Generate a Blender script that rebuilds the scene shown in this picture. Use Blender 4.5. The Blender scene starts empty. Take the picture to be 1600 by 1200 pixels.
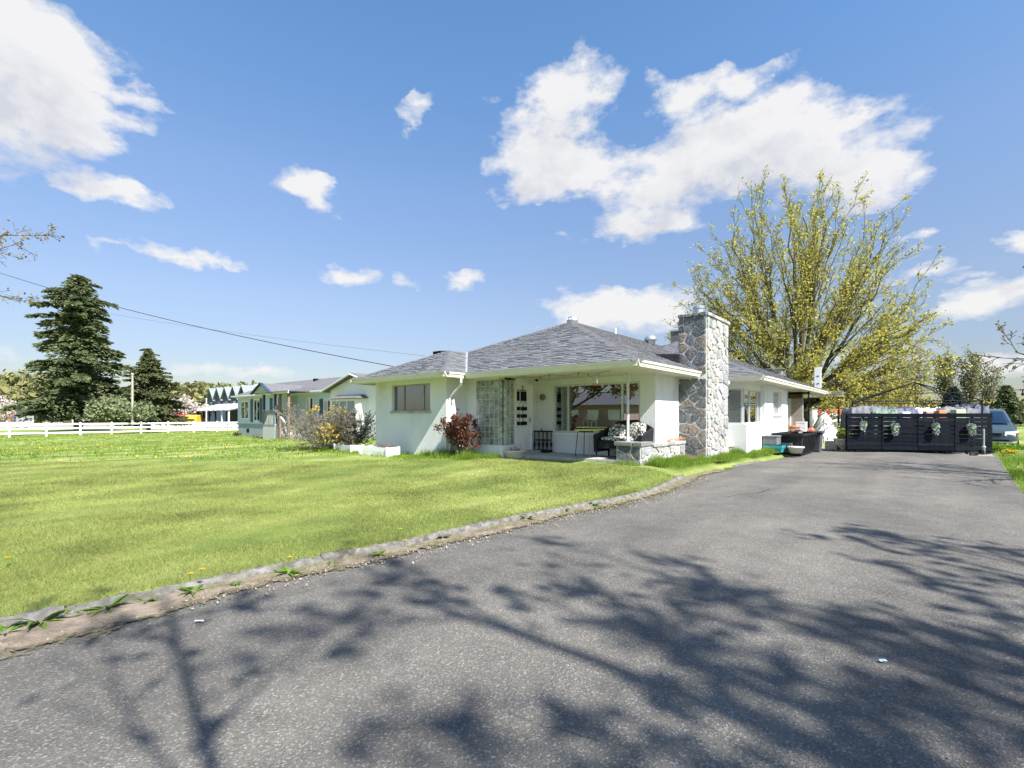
import bpy, math, random
import numpy as np
from mathutils import Vector, Matrix, noise

# ------------------------------------------------------------------ camera, sky, sun, exposure
SC = bpy.context.scene
COL = SC.collection
F, CAMH, HY = 760.0, 1.4, 650.0           # focal length in photo pixels, eye height, horizon row (photo is 1600 px wide)
PHI = math.radians(40.1)                  # the house is turned by this
SN, CS = math.sin(PHI), math.cos(PHI)
cam = bpy.data.cameras.new('camera'); camo = bpy.data.objects.new('camera', cam); COL.objects.link(camo)
cam.sensor_fit = 'HORIZONTAL'; cam.sensor_width = 36; cam.lens = 36*F/1600
cam.shift_y = 50/1600; cam.clip_start = .05; cam.clip_end = 9000
camo.location = (0, 0, CAMH); camo.rotation_euler = (math.pi/2, 0, 0)
SC.camera = camo
SC.view_settings.view_transform = 'Standard'; SC.view_settings.look = 'None'
SC.view_settings.gamma = 1; SC.view_settings.use_curve_mapping = False
SC.view_settings.exposure = 1.22
SUNB, SUNA, SUNZ = 1.0, .22, 1.12          # towards the sun in house axes (right, front, up)
sx, sy, sz = CS*SUNB-SN*SUNA, -SN*SUNB-CS*SUNA, SUNZ
ELEV = math.atan2(sz, math.hypot(sx, sy)); AZ = math.atan2(sx, sy)
sun = bpy.data.lights.new('sun', 'SUN'); sun.energy = 4.8; sun.angle = math.radians(.53); sun.color = (1, .955, .88)
suno = bpy.data.objects.new('sun', sun); COL.objects.link(suno)
suno.rotation_euler = Vector((sx, sy, sz)).to_track_quat('Z', 'Y').to_euler()
world = bpy.data.worlds.new('World'); SC.world = world; world.use_nodes = True

def build_sky():
    nt = world.node_tree; N = nt.nodes; L = nt.links
    for n in list(N): N.remove(n)
    def gmath(g, op, a, b=None, c=None, clamp=False):
        n = g.nodes.new('ShaderNodeMath'); n.operation = op; n.use_clamp = clamp
        for i, v in enumerate((a, b, c)):
            if v is None: continue
            if isinstance(v, (int, float)): n.inputs[i].default_value = v
            else: g.links.new(v, n.inputs[i])
        return n.outputs[0]
    def vmath(g, op, a, b=None):
        n = g.nodes.new('ShaderNodeVectorMath'); n.operation = op
        for i, v in enumerate((a, b)):
            if v is None: continue
            if isinstance(v, tuple): n.inputs[i].default_value = v
            else: g.links.new(v, n.inputs[i])
        return n.outputs['Value'] if op == 'LENGTH' else n.outputs[0]
    def azel(x, y):
        return math.degrees(math.atan2(x-800, F)), math.degrees(math.atan2(HY-y, math.hypot(F, x-800)))
    # clouds: centre and half sizes as read off the photograph, turned into azimuth and elevation
    blobs = [(50,120,200,80,1.5),(-80,170,200,90,1.5),(150,185,80,32,1.1),(215,150,52,20,.8),(120,215,85,30,1),(30,50,190,70,1.4),
      (150,288,66,30,1.1),(200,308,56,24,1.1),(470,290,48,28,1),(492,312,42,26,.95),(660,175,18,24,.8),(638,195,22,22,.8),(275,396,90,13,.9),(345,402,42,12,.9),(200,388,40,9,.55),
      (540,428,52,19,1.1),(720,435,38,17,1.1),(640,438,28,11,.5),(892,145,78,60,1.4),(845,235,85,85,1.3),(905,265,80,45,1.2),(830,303,60,24,.9),
      (1090,130,72,24,.75),(1140,122,38,22,.8),(1030,112,26,20,.7),(1060,165,45,40,.9),(1000,300,90,30,.9),(1170,220,130,85,1.6),(1080,262,130,62,1.35),(1280,240,140,66,1.6),(1365,280,90,42,1.5),
      (1200,165,75,38,1.0),(1345,188,55,12,.6),(1210,104,52,9,.45),(985,345,80,25,1.15),(1050,352,60,24,1),(930,475,90,30,1.2),(1020,478,90,36,1.2),(960,505,120,28,1),
      (1440,370,32,12,.9),(1600,376,48,25,1.2),(1430,432,60,14,.8),(1410,408,40,9,.5),(1560,468,88,28,1.1),(1620,440,60,26,1.1),(1500,440,40,8,.4),
      (400,582,50,9,.8),(15,562,60,20,.8),(310,572,70,13,.6),(160,562,60,9,.6),(1545,566,75,20,.9),(1350,560,110,24,.6),(1440,500,50,10,.4),(760,148,20,12,.25),(900,380,18,9,.4),(20,620,120,14,.5),(480,600,120,8,.4)]
    g = bpy.data.node_groups.new('cloud_density', 'ShaderNodeTree')
    g.interface.new_socket('P', in_out='INPUT', socket_type='NodeSocketVector')
    g.interface.new_socket('D', in_out='OUTPUT', socket_type='NodeSocketFloat')
    gi = g.nodes.new('NodeGroupInput'); go = g.nodes.new('NodeGroupOutput')
    P0 = gi.outputs[0]
    def cnoise(vec, scale, detail, rough, out='Fac'):
        n = g.nodes.new('ShaderNodeTexNoise'); n.inputs['Scale'].default_value = scale; n.inputs['Detail'].default_value = detail
        n.inputs['Roughness'].default_value = rough; g.links.new(vec, n.inputs['Vector']); return n.outputs[out]
    stretch = vmath(g, 'MULTIPLY', P0, (1, 1.7, 1))
    w = cnoise(stretch, .16, 5, .6, 'Color')
    w = vmath(g, 'SUBTRACT', w, (.5, .5, .5)); w = vmath(g, 'MULTIPLY', w, (9, 5.0, 0))
    P = vmath(g, 'ADD', P0, w)
    tot = None
    for (x, y, rx, ry, A) in blobs:
        az, el = azel(x, y)
        a1, a0 = azel(x+rx, y)[0], azel(x-rx, y)[0]; e1, e0 = azel(x, y-ry)[1], azel(x, y+ry)[1]
        d = vmath(g, 'SUBTRACT', P, (az, el, 0)); d = vmath(g, 'MULTIPLY', d, (2/(a1-a0)*.86, 2/(e1-e0)*.86, 0))
        d = vmath(g, 'LENGTH', d)
        f = gmath(g, 'MULTIPLY_ADD', d, -A, A); f = gmath(g, 'MAXIMUM', f, 0)
        tot = f if tot is None else gmath(g, 'MAXIMUM', tot, f) if False else gmath(g, 'ADD', tot, f)
    # elsewhere in the sky: scattered clouds of the same kind
    sp = g.nodes.new('ShaderNodeSeparateXYZ'); g.links.new(P0, sp.inputs[0])
    aa = gmath(g, 'ABSOLUTE', sp.outputs[0])
    out1 = gmath(g, 'MULTIPLY_ADD', aa, 1/12, -50/12, clamp=True)
    out2 = gmath(g, 'MULTIPLY_ADD', sp.outputs[1], 1/10, -42/10, clamp=True)
    outm = gmath(g, 'MAXIMUM', out1, out2)
    sc = cnoise(stretch, .035, 3, .5); sc = gmath(g, 'MULTIPLY_ADD', sc, 6, -3.3); sc = gmath(g, 'MAXIMUM', sc, 0)
    sc = gmath(g, 'MULTIPLY', sc, outm)
    tot = gmath(g, 'ADD', tot, sc)
    fb = cnoise(stretch, .20, 11, .63); fb = gmath(g, 'MULTIPLY_ADD', fb, 2.9, -1.62)
    dd = gmath(g, 'ADD', tot, fb)
    # keep wisps out of the clear parts
    gate = gmath(g, 'MULTIPLY', tot, 6, clamp=True)
    dd = gmath(g, 'ADD', dd, .09); dd = gmath(g, 'MULTIPLY', dd, gate)
    g.links.new(dd, go.inputs[0])
    tc = N.new('ShaderNodeTexCoord'); s = N.new('ShaderNodeSeparateXYZ'); L.new(tc.outputs['Generated'], s.inputs[0])
    az = gmath(nt, 'ARCTAN2', s.outputs[0], s.outputs[1]); az = gmath(nt, 'MULTIPLY', az, 57.2958)
    el = gmath(nt, 'ARCSINE', s.outputs[2]); el = gmath(nt, 'MULTIPLY', el, 57.2958)
    cb = N.new('ShaderNodeCombineXYZ'); L.new(az, cb.inputs[0]); L.new(el, cb.inputs[1])
    def dens(off):
        v = vmath(nt, 'ADD', cb.outputs[0], off)
        n = N.new('ShaderNodeGroup'); n.node_tree = g; L.new(v, n.inputs[0]); return n.outputs[0]
    d0 = dens((0, 0, 0)); d1 = dens((.8, 3.6, 0))
    cover = gmath(nt, 'MULTIPLY', d0, 1.15, clamp=True)
    cover = gmath(nt, 'SMOOTH_MIN', cover, .97, .25)
    up = gmath(nt, 'GREATER_THAN', el, -.5); cover = gmath(nt, 'MULTIPLY', cover, up)
    cover = gmath(nt, 'MAXIMUM', cover, 0)
    shade = gmath(nt, 'MULTIPLY_ADD', d1, .62, -.10, clamp=True)      # much cloud above and sunward: darker underside
    lowdark = gmath(nt, 'MULTIPLY_ADD', el, -.012, .95, clamp=True)
    shade = gmath(nt, 'MULTIPLY', shade, lowdark)
    sn = N.new('ShaderNodeTexNoise'); sn.inputs['Scale'].default_value = .33; sn.inputs['Detail'].default_value = 7; sn.inputs['Roughness'].default_value = .6; L.new(cb.outputs[0], sn.inputs['Vector'])
    sh2 = gmath(nt, 'MULTIPLY_ADD', sn.outputs['Fac'], 3.4, -.95, clamp=True); shade = gmath(nt, 'MULTIPLY', shade, sh2)
    mc = N.new('ShaderNodeMixRGB'); L.new(shade, mc.inputs[0]); CB = CLOUD
    mc.inputs[1].default_value = (CB*1.0, CB*.99, CB*.985, 1); mc.inputs[2].default_value = (CB*.56, CB*.60, CB*.70, 1)
    sky = N.new('ShaderNodeTexSky'); sky.sky_type = 'NISHITA'; sky.sun_disc = False
    sky.sun_elevation = ELEV; sky.sun_rotation = AZ; sky.altitude = 50; sky.air_density = 1.0; sky.dust_density = .6; sky.ozone_density = 2.2
    tint = N.new('ShaderNodeMixRGB'); tint.blend_type = 'MULTIPLY'; tint.inputs[0].default_value = 1
    L.new(sky.outputs[0], tint.inputs[1])
    er = N.new('ShaderNodeMapRange'); L.new(el, er.inputs[0]); er.inputs[1].default_value = 0; er.inputs[2].default_value = 90
    tr_ = N.new('ShaderNodeValToRGB'); te = tr_.color_ramp.elements; L.new(er.outputs[0], tr_.inputs[0]); L.new(tr_.outputs[0], tint.inputs[2])
    te[0].position = 0; te[0].color = (.42,.41,.38,1); te[1].position = 1; te[1].color = (.72,.94,1.06,1)
    for q, c in ((6.3,(.57,.515,.53)),(12.4,(.745,.665,.66)),(24,(.86,.865,.90)),(35,(.74,.945,1.05))):
        x_ = te.new(q/90); x_.color = (*c, 1)
    mx = N.new('ShaderNodeMixRGB'); L.new(cover, mx.inputs[0]); L.new(tint.outputs[0], mx.inputs[1]); L.new(mc.outputs[0], mx.inputs[2])
    bg = N.new('ShaderNodeBackground'); bg.inputs['Strength'].default_value = .102; L.new(mx.outputs[0], bg.inputs['Color'])
    o = N.new('ShaderNodeOutputWorld'); L.new(bg.outputs[0], o.inputs[0])
CLOUD = 3.95
SKYTINT = (1, 1, 1, 1)
build_sky()
world.cycles.sampling_method = 'MANUAL'; world.cycles.sample_map_resolution = 512

# ------------------------------------------------------------------ helpers
R = random.Random(7)
def H2W(b, a, z=0): return Vector((CS*b+SN*a, -SN*b+CS*a, z))
def W2H(X, Y): return (CS*X-SN*Y, SN*X+CS*Y)
def at(x, y, t): return Vector(((x-800)/F*t, t, CAMH+(HY-y)/F*t))     # a photo pixel at depth t, in world metres
def sstep(a, b, x):
    t = min(1, max(0, (x-a)/(b-a))); return t*t*(3-2*t)
def ground_z(X, Y):
    b, a = W2H(X, Y)
    z = .12 + .10*sstep(5, 11, a)*sstep(-2, -5, b)*1.0
    z -= .50*sstep(-17, -40, b)
    if b > 0: z = .05 - .25*sstep(8, 40, b)
    z -= .2*sstep(30, 60, a)
    return z

class MB:
    def __init__(s): s.v = []; s.f = []
    def add(s, vs, fs):
        n = len(s.v); s.v += [tuple(v) for v in vs]; s.f += [tuple(i+n for i in f) for f in fs]
    def box(s, x0, x1, y0, y1, z0, z1):
        if x0 > x1: x0, x1 = x1, x0
        if y0 > y1: y0, y1 = y1, y0
        s.add([(x0,y0,z0),(x1,y0,z0),(x1,y1,z0),(x0,y1,z0),(x0,y0,z1),(x1,y0,z1),(x1,y1,z1),(x0,y1,z1)],
              [(3,2,1,0),(4,5,6,7),(0,1,5,4),(1,2,6,5),(2,3,7,6),(3,0,4,7)]); return s
    def obox(s, c, sz_, rz=0, rx=0, ry=0):
        M = Matrix.Translation(c) @ Matrix.Rotation(rz,4,'Z') @ Matrix.Rotation(ry,4,'Y') @ Matrix.Rotation(rx,4,'X')
        h = [q/2 for q in sz_]
        vs = [M @ Vector((i*h[0], j*h[1], k*h[2])) for k in (-1,1) for i, j in ((-1,-1),(1,-1),(1,1),(-1,1))]
        s.add(vs, [(3,2,1,0),(4,5,6,7),(0,1,5,4),(1,2,6,5),(2,3,7,6),(3,0,4,7)]); return s
    def bar(s, p, q, w, h=None, up=(0,0,1)):
        p = Vector(p); q = Vector(q); h = h or w; d = (q-p).normalized(); u = Vector(up)
        x = d.cross(u)
        if x.length < 1e-4: x = d.cross(Vector((1,0,0)))
        x.normalize(); y = x.cross(d).normalized()
        vs = [r + x*(i*w/2) + y*(j*h/2) for r in (p, q) for i, j in ((-1,-1),(1,-1),(1,1),(-1,1))]
        s.add(vs, [(3,2,1,0),(4,5,6,7),(0,1,5,4),(1,2,6,5),(2,3,7,6),(3,0,4,7)]); return s
    def loft(s, rings, cap=True, closed=True):
        n = len(rings[0]); base = len(s.v)
        for r in rings: s.v += [tuple(v) for v in r]
        for i in range(len(rings)-1):
            for j in range(n if closed else n-1):
                k = (j+1) % n
                s.f.append((base+i*n+j, base+i*n+k, base+(i+1)*n+k, base+(i+1)*n+j))
        if cap and closed:
            s.f.append(tuple(base+j for j in reversed(range(n))))
            s.f.append(tuple(base+(len(rings)-1)*n+j for j in range(n)))
        return s
    def prism(s, bottom, top): return s.loft([bottom, top])
    def tube(s, pts, rad, n=6, cap=True):
        pts = [Vector(p) for p in pts]
        if isinstance(rad, (int, float)): rad = [rad]*len(pts)
        rings = []; prev = None
        for i, p in enumerate(pts):
            d = (pts[min(i+1, len(pts)-1)] - pts[max(i-1, 0)])
            if d.length < 1e-9: d = Vector((0,0,1))
            d.normalize()
            if prev is None:
                x = d.cross(Vector((0,0,1)))
                if x.length < .05: x = d.cross(Vector((1,0,0)))
            else: x = prev - d*prev.dot(d)
            x.normalize(); prev = x; y = d.cross(x)
            r = rad[i]
            rings.append([p + x*(r*math.cos(2*math.pi*k/n)) + y*(r*math.sin(2*math.pi*k/n)) for k in range(n)])
        return s.loft(rings, cap)
    def lathe(s, prof, c=(0,0,0), n=16, cap=True):
        s.loft([[(c[0]+r*math.cos(2*math.pi*k/n), c[1]+r*math.sin(2*math.pi*k/n), c[2]+z) for k in range(n)] for r, z in prof], cap); return s
    def sphere(s, c, r, n=12, m=8, sc=(1,1,1)):
        s.loft([[(c[0]+sc[0]*r*math.sin(math.pi*i/m)*math.cos(2*math.pi*k/n), c[1]+sc[1]*r*math.sin(math.pi*i/m)*math.sin(2*math.pi*k/n), c[2]-sc[2]*r*math.cos(math.pi*i/m)) for k in range(n)] for i in range(0, m+1)], False); return s
    def build(s, name, mat_, parent=None, local=False, smooth=False, bevel=0):
        off = Vector((0,0,0)) if (local or parent is None) else ORG.get(parent.name, Vector((0,0,0)))
        me = bpy.data.meshes.new(name)
        me.from_pydata([(v[0]-off[0], v[1]-off[1], v[2]-off[2]) for v in s.v], [], s.f)
        me.materials.append(mat_)
        if smooth: me.polygons.foreach_set('use_smooth', [True]*len(me.polygons))
        o = bpy.data.objects.new(name, me); COL.objects.link(o)
        if parent is not None:
            o.parent = parent; ORG[o.name] = off
        if bevel:
            b = o.modifiers.new('bevel', 'BEVEL'); b.width = bevel; b.segments = 2; b.limit_method = 'ANGLE'
        return o
ORG = {}
def tag(o, label=None, cat=None, group=None, kind=None):
    if label: o['label'] = label
    if cat: o['category'] = cat
    if group: o['group'] = group
    if kind: o['kind'] = kind
    return o
def thing(name, label, cat, o, frame='W', rz=0, group=None):
    e = bpy.data.objects.new(name, None); COL.objects.link(e); e.empty_display_size = .2
    o = Vector(o)
    if frame == 'H': e.location = H2W(*o); e.rotation_euler = (0, 0, -PHI+rz)
    else: e.location = o; e.rotation_euler = (0, 0, rz)
    ORG[e.name] = o
    return tag(e, label, cat, group)
def solo(m, name, mat_, label, cat, o, frame='W', group=None, rz=0, local=False, **kw):
    """one thing that is one mesh; m is in frame coordinates unless local"""
    o = Vector(o); ob = m.build(name, mat_, None, **kw)
    if not local: ob.data.transform(Matrix.Translation(-o))
    if frame == 'H': ob.location = H2W(*o); ob.rotation_euler = (0, 0, -PHI+rz)
    else: ob.location = o; ob.rotation_euler = (0, 0, rz)
    return tag(ob, label, cat, group)
def structure(m, name, mat_, frame='W', **kw):
    ob = m.build(name, mat_, None, **kw)
    if frame == 'H': ob.rotation_euler = (0, 0, -PHI)
    ob['kind'] = 'structure'; return ob
def npmesh(name, V, Fc, mat_, parent=None, smooth=False):
    me = bpy.data.meshes.new(name); V = np.asarray(V, dtype=np.float32); Fc = np.asarray(Fc, dtype=np.int32)
    k = Fc.shape[1]
    me.vertices.add(len(V)); me.vertices.foreach_set('co', V.ravel())
    me.loops.add(Fc.size); me.loops.foreach_set('vertex_index', Fc.ravel())
    me.polygons.add(len(Fc)); me.polygons.foreach_set('loop_start', np.arange(0, Fc.size, k, dtype=np.int32))
    me.update(calc_edges=True); me.validate(); me.materials.append(mat_)
    if smooth: me.polygons.foreach_set('use_smooth', [True]*len(me.polygons))
    o = bpy.data.objects.new(name, me); COL.objects.link(o)
    if parent is not None: o.parent = parent
    return o
def leaf_arrays(C, size, rs, flat=0.0, aspect=1.6):
    """one small quad per centre, random facing"""
    C = np.asarray(C, dtype=np.float64); n = len(C)
    u = rs.normal(size=(n,3)); u /= np.linalg.norm(u, axis=1)[:,None]
    w = rs.normal(size=(n,3)); w[:,2] += flat*3
    v = np.cross(u, w); v /= np.linalg.norm(v, axis=1)[:,None]+1e-9
    s_ = size*(.6+.8*rs.random(n))[:,None]
    a, b = u*s_*.5*aspect, v*s_*.5
    V = np.stack([C-a, C+b*.9, C+a, C-b*.9], axis=1).reshape(-1,3)
    return V, np.arange(4*n).reshape(n,4)
def blade_arrays(B, D, Lg, Wd, rs):
    """one upright pointed blade per base point: B base, D direction, Lg length, Wd width"""
    n = len(B); side = np.cross(D, rs.normal(size=(n,3))); side /= np.linalg.norm(side, axis=1)[:,None]+1e-9
    V = np.stack([B-side*Wd[:,None]/2, B+side*Wd[:,None]/2, B+D*Lg[:,None]], axis=1).reshape(-1,3)
    return V, np.arange(3*n).reshape(n,3)

# ------------------------------------------------------------------ materials
MATS = {}
def rgb(c): return (c[0], c[1], c[2], 1)
def mat(name, c1, c2=None, scale=8, rough=.8, bump=0, bscale=None, vary=0, metal=0, spec=.5, detail=5, c3=None, sc3=1.5, trans=0, stretch=None, ramp=(.35,.65), coord='Object'):
    m = bpy.data.materials.new(name); m.use_nodes = True; nt = m.node_tree; N = nt.nodes; L = nt.links
    p = N['Principled BSDF']; p.inputs['Roughness'].default_value = rough; p.inputs['Metallic'].default_value = metal
    p.inputs['Specular IOR Level'].default_value = spec
    tc = N.new('ShaderNodeTexCoord'); vec = tc.outputs[coord]
    if stretch:
        mp = N.new('ShaderNodeMapping'); mp.inputs['Scale'].default_value = stretch; L.new(vec, mp.inputs[0]); vec = mp.outputs[0]
    def nz(scale, detail=detail, rgh=.6):
        n = N.new('ShaderNodeTexNoise'); n.inputs['Scale'].default_value = scale; n.inputs['Detail'].default_value = detail; n.inputs['Roughness'].default_value = rgh
        L.new(vec, n.inputs['Vector']); return n.outputs['Fac']
    col = None
    if c2 is not None:
        r = N.new('ShaderNodeValToRGB'); r.color_ramp.elements[0].position = ramp[0]; r.color_ramp.elements[1].position = ramp[1]
        r.color_ramp.elements[0].color = rgb(c1); r.color_ramp.elements[1].color = rgb(c2); L.new(nz(scale), r.inputs[0]); col = r.outputs[0]
        if c3 is not None:
            r3 = N.new('ShaderNodeValToRGB'); r3.color_ramp.elements[0].position = .5; r3.color_ramp.elements[1].position = .68
            r3.color_ramp.elements[0].color = (0,0,0,1); r3.color_ramp.elements[1].color = (1,1,1,1); L.new(nz(sc3, 4), r3.inputs[0])
            mx = N.new('ShaderNodeMixRGB'); L.new(r3.outputs[0], mx.inputs[0]); L.new(col, mx.inputs[1]); mx.inputs[2].default_value = rgb(c3); col = mx.outputs[0]
    if vary:
        oi = N.new('ShaderNodeObjectInfo'); ge = N.new('ShaderNodeNewGeometry')
        ad = N.new('ShaderNodeMath'); ad.operation = 'ADD'; L.new(oi.outputs['Random'], ad.inputs[0]); L.new(ge.outputs['Random Per Island'], ad.inputs[1])
        fr = N.new('ShaderNodeMath'); fr.operation = 'FRACT'; L.new(ad.outputs[0], fr.inputs[0])
        ma = N.new('ShaderNodeMapRange'); L.new(fr.outputs[0], ma.inputs[0]); ma.inputs[3].default_value = 1-vary; ma.inputs[4].default_value = 1+vary
        hv = N.new('ShaderNodeHueSaturation'); L.new(ma.outputs[0], hv.inputs['Value'])
        if col is None: hv.inputs['Color'].default_value = rgb(c1)
        else: L.new(col, hv.inputs['Color'])
        col = hv.outputs[0]
    if col is None: p.inputs['Base Color'].default_value = rgb(c1)
    else: L.new(col, p.inputs['Base Color'])
    if bump:
        bm = N.new('ShaderNodeBump'); bm.inputs['Distance'].default_value = bump; bm.inputs['Strength'].default_value = 1
        L.new(nz(bscale or scale, 6), bm.inputs['Height']); L.new(bm.outputs[0], p.inputs['Normal'])
    if trans:
        tr = N.new('ShaderNodeBsdfTranslucent'); ms = N.new('ShaderNodeMixShader'); ms.inputs[0].default_value = trans
        if col is None: tr.inputs[0].default_value = rgb(c1)
        else: L.new(col, tr.inputs[0])
        L.new(p.outputs[0], ms.inputs[1]); L.new(tr.outputs[0], ms.inputs[2]); L.new(ms.outputs[0], N['Material Output'].inputs[0])
    MATS[name] = m; return m
def multi(name, cols, rough=.8, noise=.25, nscale=40, bump=.004, trans=0, spec=.4):
    """one of several colours for every piece (per object and per loose piece), with grain"""
    m = bpy.data.materials.new(name); m.use_nodes = True; nt = m.node_tree; N = nt.nodes; L = nt.links; p = N['Principled BSDF']
    p.inputs['Roughness'].default_value = rough; p.inputs['Specular IOR Level'].default_value = spec
    oi = N.new('ShaderNodeObjectInfo'); ge = N.new('ShaderNodeNewGeometry')
    ad = N.new('ShaderNodeMath'); ad.operation = 'ADD'; L.new(oi.outputs['Random'], ad.inputs[0]); L.new(ge.outputs['Random Per Island'], ad.inputs[1])
    fr = N.new('ShaderNodeMath'); fr.operation = 'FRACT'; L.new(ad.outputs[0], fr.inputs[0])
    r = N.new('ShaderNodeValToRGB'); L.new(fr.outputs[0], r.inputs[0]); r.color_ramp.interpolation = 'LINEAR'
    e = r.color_ramp.elements
    for i, c in enumerate(cols):
        q = (i+.0)/(len(cols)-1)
        if i == 0: e[0].position = 0; e[0].color = rgb(c)
        elif i == len(cols)-1: e[len(e)-1].position = 1; e[len(e)-1].color = rgb(c)
        else: x = e.new(q); x.color = rgb(c)
    tc = N.new('ShaderNodeTexCoord'); n = N.new('ShaderNodeTexNoise'); n.inputs['Scale'].default_value = nscale; n.inputs['Detail'].default_value = 5; L.new(tc.outputs['Object'], n.inputs['Vector'])
    ma = N.new('ShaderNodeMapRange'); L.new(n.outputs['Fac'], ma.inputs[0]); ma.inputs[1].default_value = .3; ma.inputs[2].default_value = .7; ma.inputs[3].default_value = 1-noise; ma.inputs[4].default_value = 1+noise
    hv = N.new('ShaderNodeHueSaturation'); L.new(ma.outputs[0], hv.inputs['Value']); L.new(r.outputs[0], hv.inputs['Color']); L.new(hv.outputs[0], p.inputs['Base Color'])
    if bump:
        bm = N.new('ShaderNodeBump'); bm.inputs['Distance'].default_value = bump; L.new(n.outputs['Fac'], bm.inputs['Height']); L.new(bm.outputs[0], p.inputs['Normal'])
    if trans:
        tr = N.new('ShaderNodeBsdfTranslucent'); ms = N.new('ShaderNodeMixShader'); ms.inputs[0].default_value = trans
        L.new(hv.outputs[0], tr.inputs[0]); L.new(p.outputs[0], ms.inputs[1]); L.new(tr.outputs[0], ms.inputs[2]); L.new(ms.outputs[0], N['Material Output'].inputs[0])
    MATS[name] = m; return m
def glass_mat(name, tint=(.75,.82,.8), base=.10, rough=.0):
    m = bpy.data.materials.new(name); m.use_nodes = True; nt = m.node_tree; N = nt.nodes; L = nt.links; N.remove(N['Principled BSDF'])
    t = N.new('ShaderNodeBsdfTransparent'); t.inputs[0].default_value = rgb(tint); g = N.new('ShaderNodeBsdfGlossy'); g.inputs['Roughness'].default_value = rough
    g.inputs[0].default_value = (.95,.97,1,1)
    f = N.new('ShaderNodeFresnel'); f.inputs[0].default_value = 1.5; a = N.new('ShaderNodeMath'); a.operation = 'MULTIPLY_ADD'; a.use_clamp = True
    L.new(f.outputs[0], a.inputs[0]); a.inputs[1].default_value = 1.7; a.inputs[2].default_value = base
    ms = N.new('ShaderNodeMixShader'); L.new(a.outputs[0], ms.inputs[0]); L.new(t.outputs[0], ms.inputs[1]); L.new(g.outputs[0], ms.inputs[2]); L.new(ms.outputs[0], N['Material Output'].inputs[0])
    MATS[name] = m; return m
STUCCO = mat('stucco', (.70,.72,.72), (.79,.805,.80), 2.2, .9, .016, 38, c3=(.62,.63,.61), sc3=1.1, stretch=(1,1,.45))
TRIM = mat('cream_paint', (.66,.645,.57), (.72,.705,.64), 4, .5, .001, 60)
SOFFIT = mat('soffit_paint', (.64,.62,.56), (.69,.67,.61), 3, .7, .001, 60)
WHITE = mat('white_paint', (.78,.79,.79), (.84,.84,.83), 5, .5, .001, 80)
VINYL = mat('white_vinyl', (.80,.81,.82), (.85,.85,.85), 2, .35)
ALU = mat('aluminium_frame', (.52,.54,.53), (.62,.63,.62), 6, .4, metal=.3)
DARKFR = mat('dark_window_frame', (.10,.12,.12), (.16,.18,.18), 6, .4)
GLASS = glass_mat('window_glass', base=.16)
GLASSD = glass_mat('car_glass', (.25,.32,.33), .12)
GREYSTEEL = mat('galvanised_steel', (.42,.44,.46), (.58,.6,.62), 12, .38, metal=.7)
DARK = mat('black_paint', (.008,.009,.012), (.018,.019,.023), 8, .6, spec=.08)
BLACKP = mat('black_plastic', (.014,.015,.018), (.03,.031,.036), 7, .55, .003, 30, spec=.12)
CONC = mat('concrete', (.34,.33,.30), (.47,.46,.43), 7, .9, .006, 50, c3=(.22,.22,.19), sc3=2.2)
KERB = mat('weathered_kerb_concrete', (.10,.095,.085), (.225,.215,.20), 12, .95, .02, 34, c3=(.075,.07,.05), sc3=7)
MORTAR = mat('pale_mortar', (.62,.62,.60), (.74,.74,.72), 25, .95, .008, 60)
SHINGLE = multi('shingles', [(.085,.088,.10),(.145,.148,.16),(.11,.113,.125),(.17,.173,.185),(.125,.126,.135)], .92, .3, 70, .003)
DECK = mat('roof_felt', (.05,.052,.058), (.075,.077,.085), 12, .95)
CAPS = multi('ridge_shingles', [(.10,.103,.115),(.145,.148,.16),(.12,.123,.133)], .92, .25, 60, .003)
STONE_LIT = multi('field_stone_lit', [(.19,.195,.20),(.41,.41,.395),(.28,.285,.29),(.44,.41,.37),(.22,.225,.24),(.42,.43,.43),(.34,.32,.285),(.31,.345,.33),(.42,.37,.33),(.27,.275,.285)], .85, .5, 22, .014)  # light copy of the stone, sunlight of the drive side put into its tones
STONE_SHADED = multi('field_stone_shaded', [(.065,.075,.085),(.16,.17,.18),(.09,.105,.12),(.22,.19,.16),(.12,.135,.145),(.26,.21,.17),(.18,.19,.20)], .7, .55, 20, .012)  # dark copy of the same stone, shade of the front faces put into its tones
BRICKG = multi('grey_brick', [(.12,.12,.125),(.17,.165,.165),(.14,.135,.135),(.20,.19,.185)], .9, .3, 40)
BRICKP = multi('pale_pink_brick', [(.45,.36,.34),(.52,.42,.40),(.40,.35,.35)], .9, .2, 40)
BARK = mat('bark', (.055,.045,.038), (.13,.11,.09), 9, .95, .02, 14, stretch=(1,1,.3))
BARKG = mat('mossy_bark', (.06,.052,.03), (.16,.145,.085), 5, .95, .02, 14, stretch=(1,1,.3))
TWIG = mat('twigs', (.075,.06,.05), (.14,.12,.10), 9, .9)
SOIL = mat('soil', (.06,.045,.03), (.12,.09,.065), 8, .97, .02, 30)
TERRA = mat('terracotta', (.42,.17,.09), (.5,.22,.12), 8, .8)
RUBBER = mat('rubber', (.015,.015,.016), (.03,.03,.03), 9, .8)
WOODL = mat('new_lumber', (.52,.36,.18), (.66,.49,.28), 14, .7, .002, 60, stretch=(8,1,1))
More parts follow.
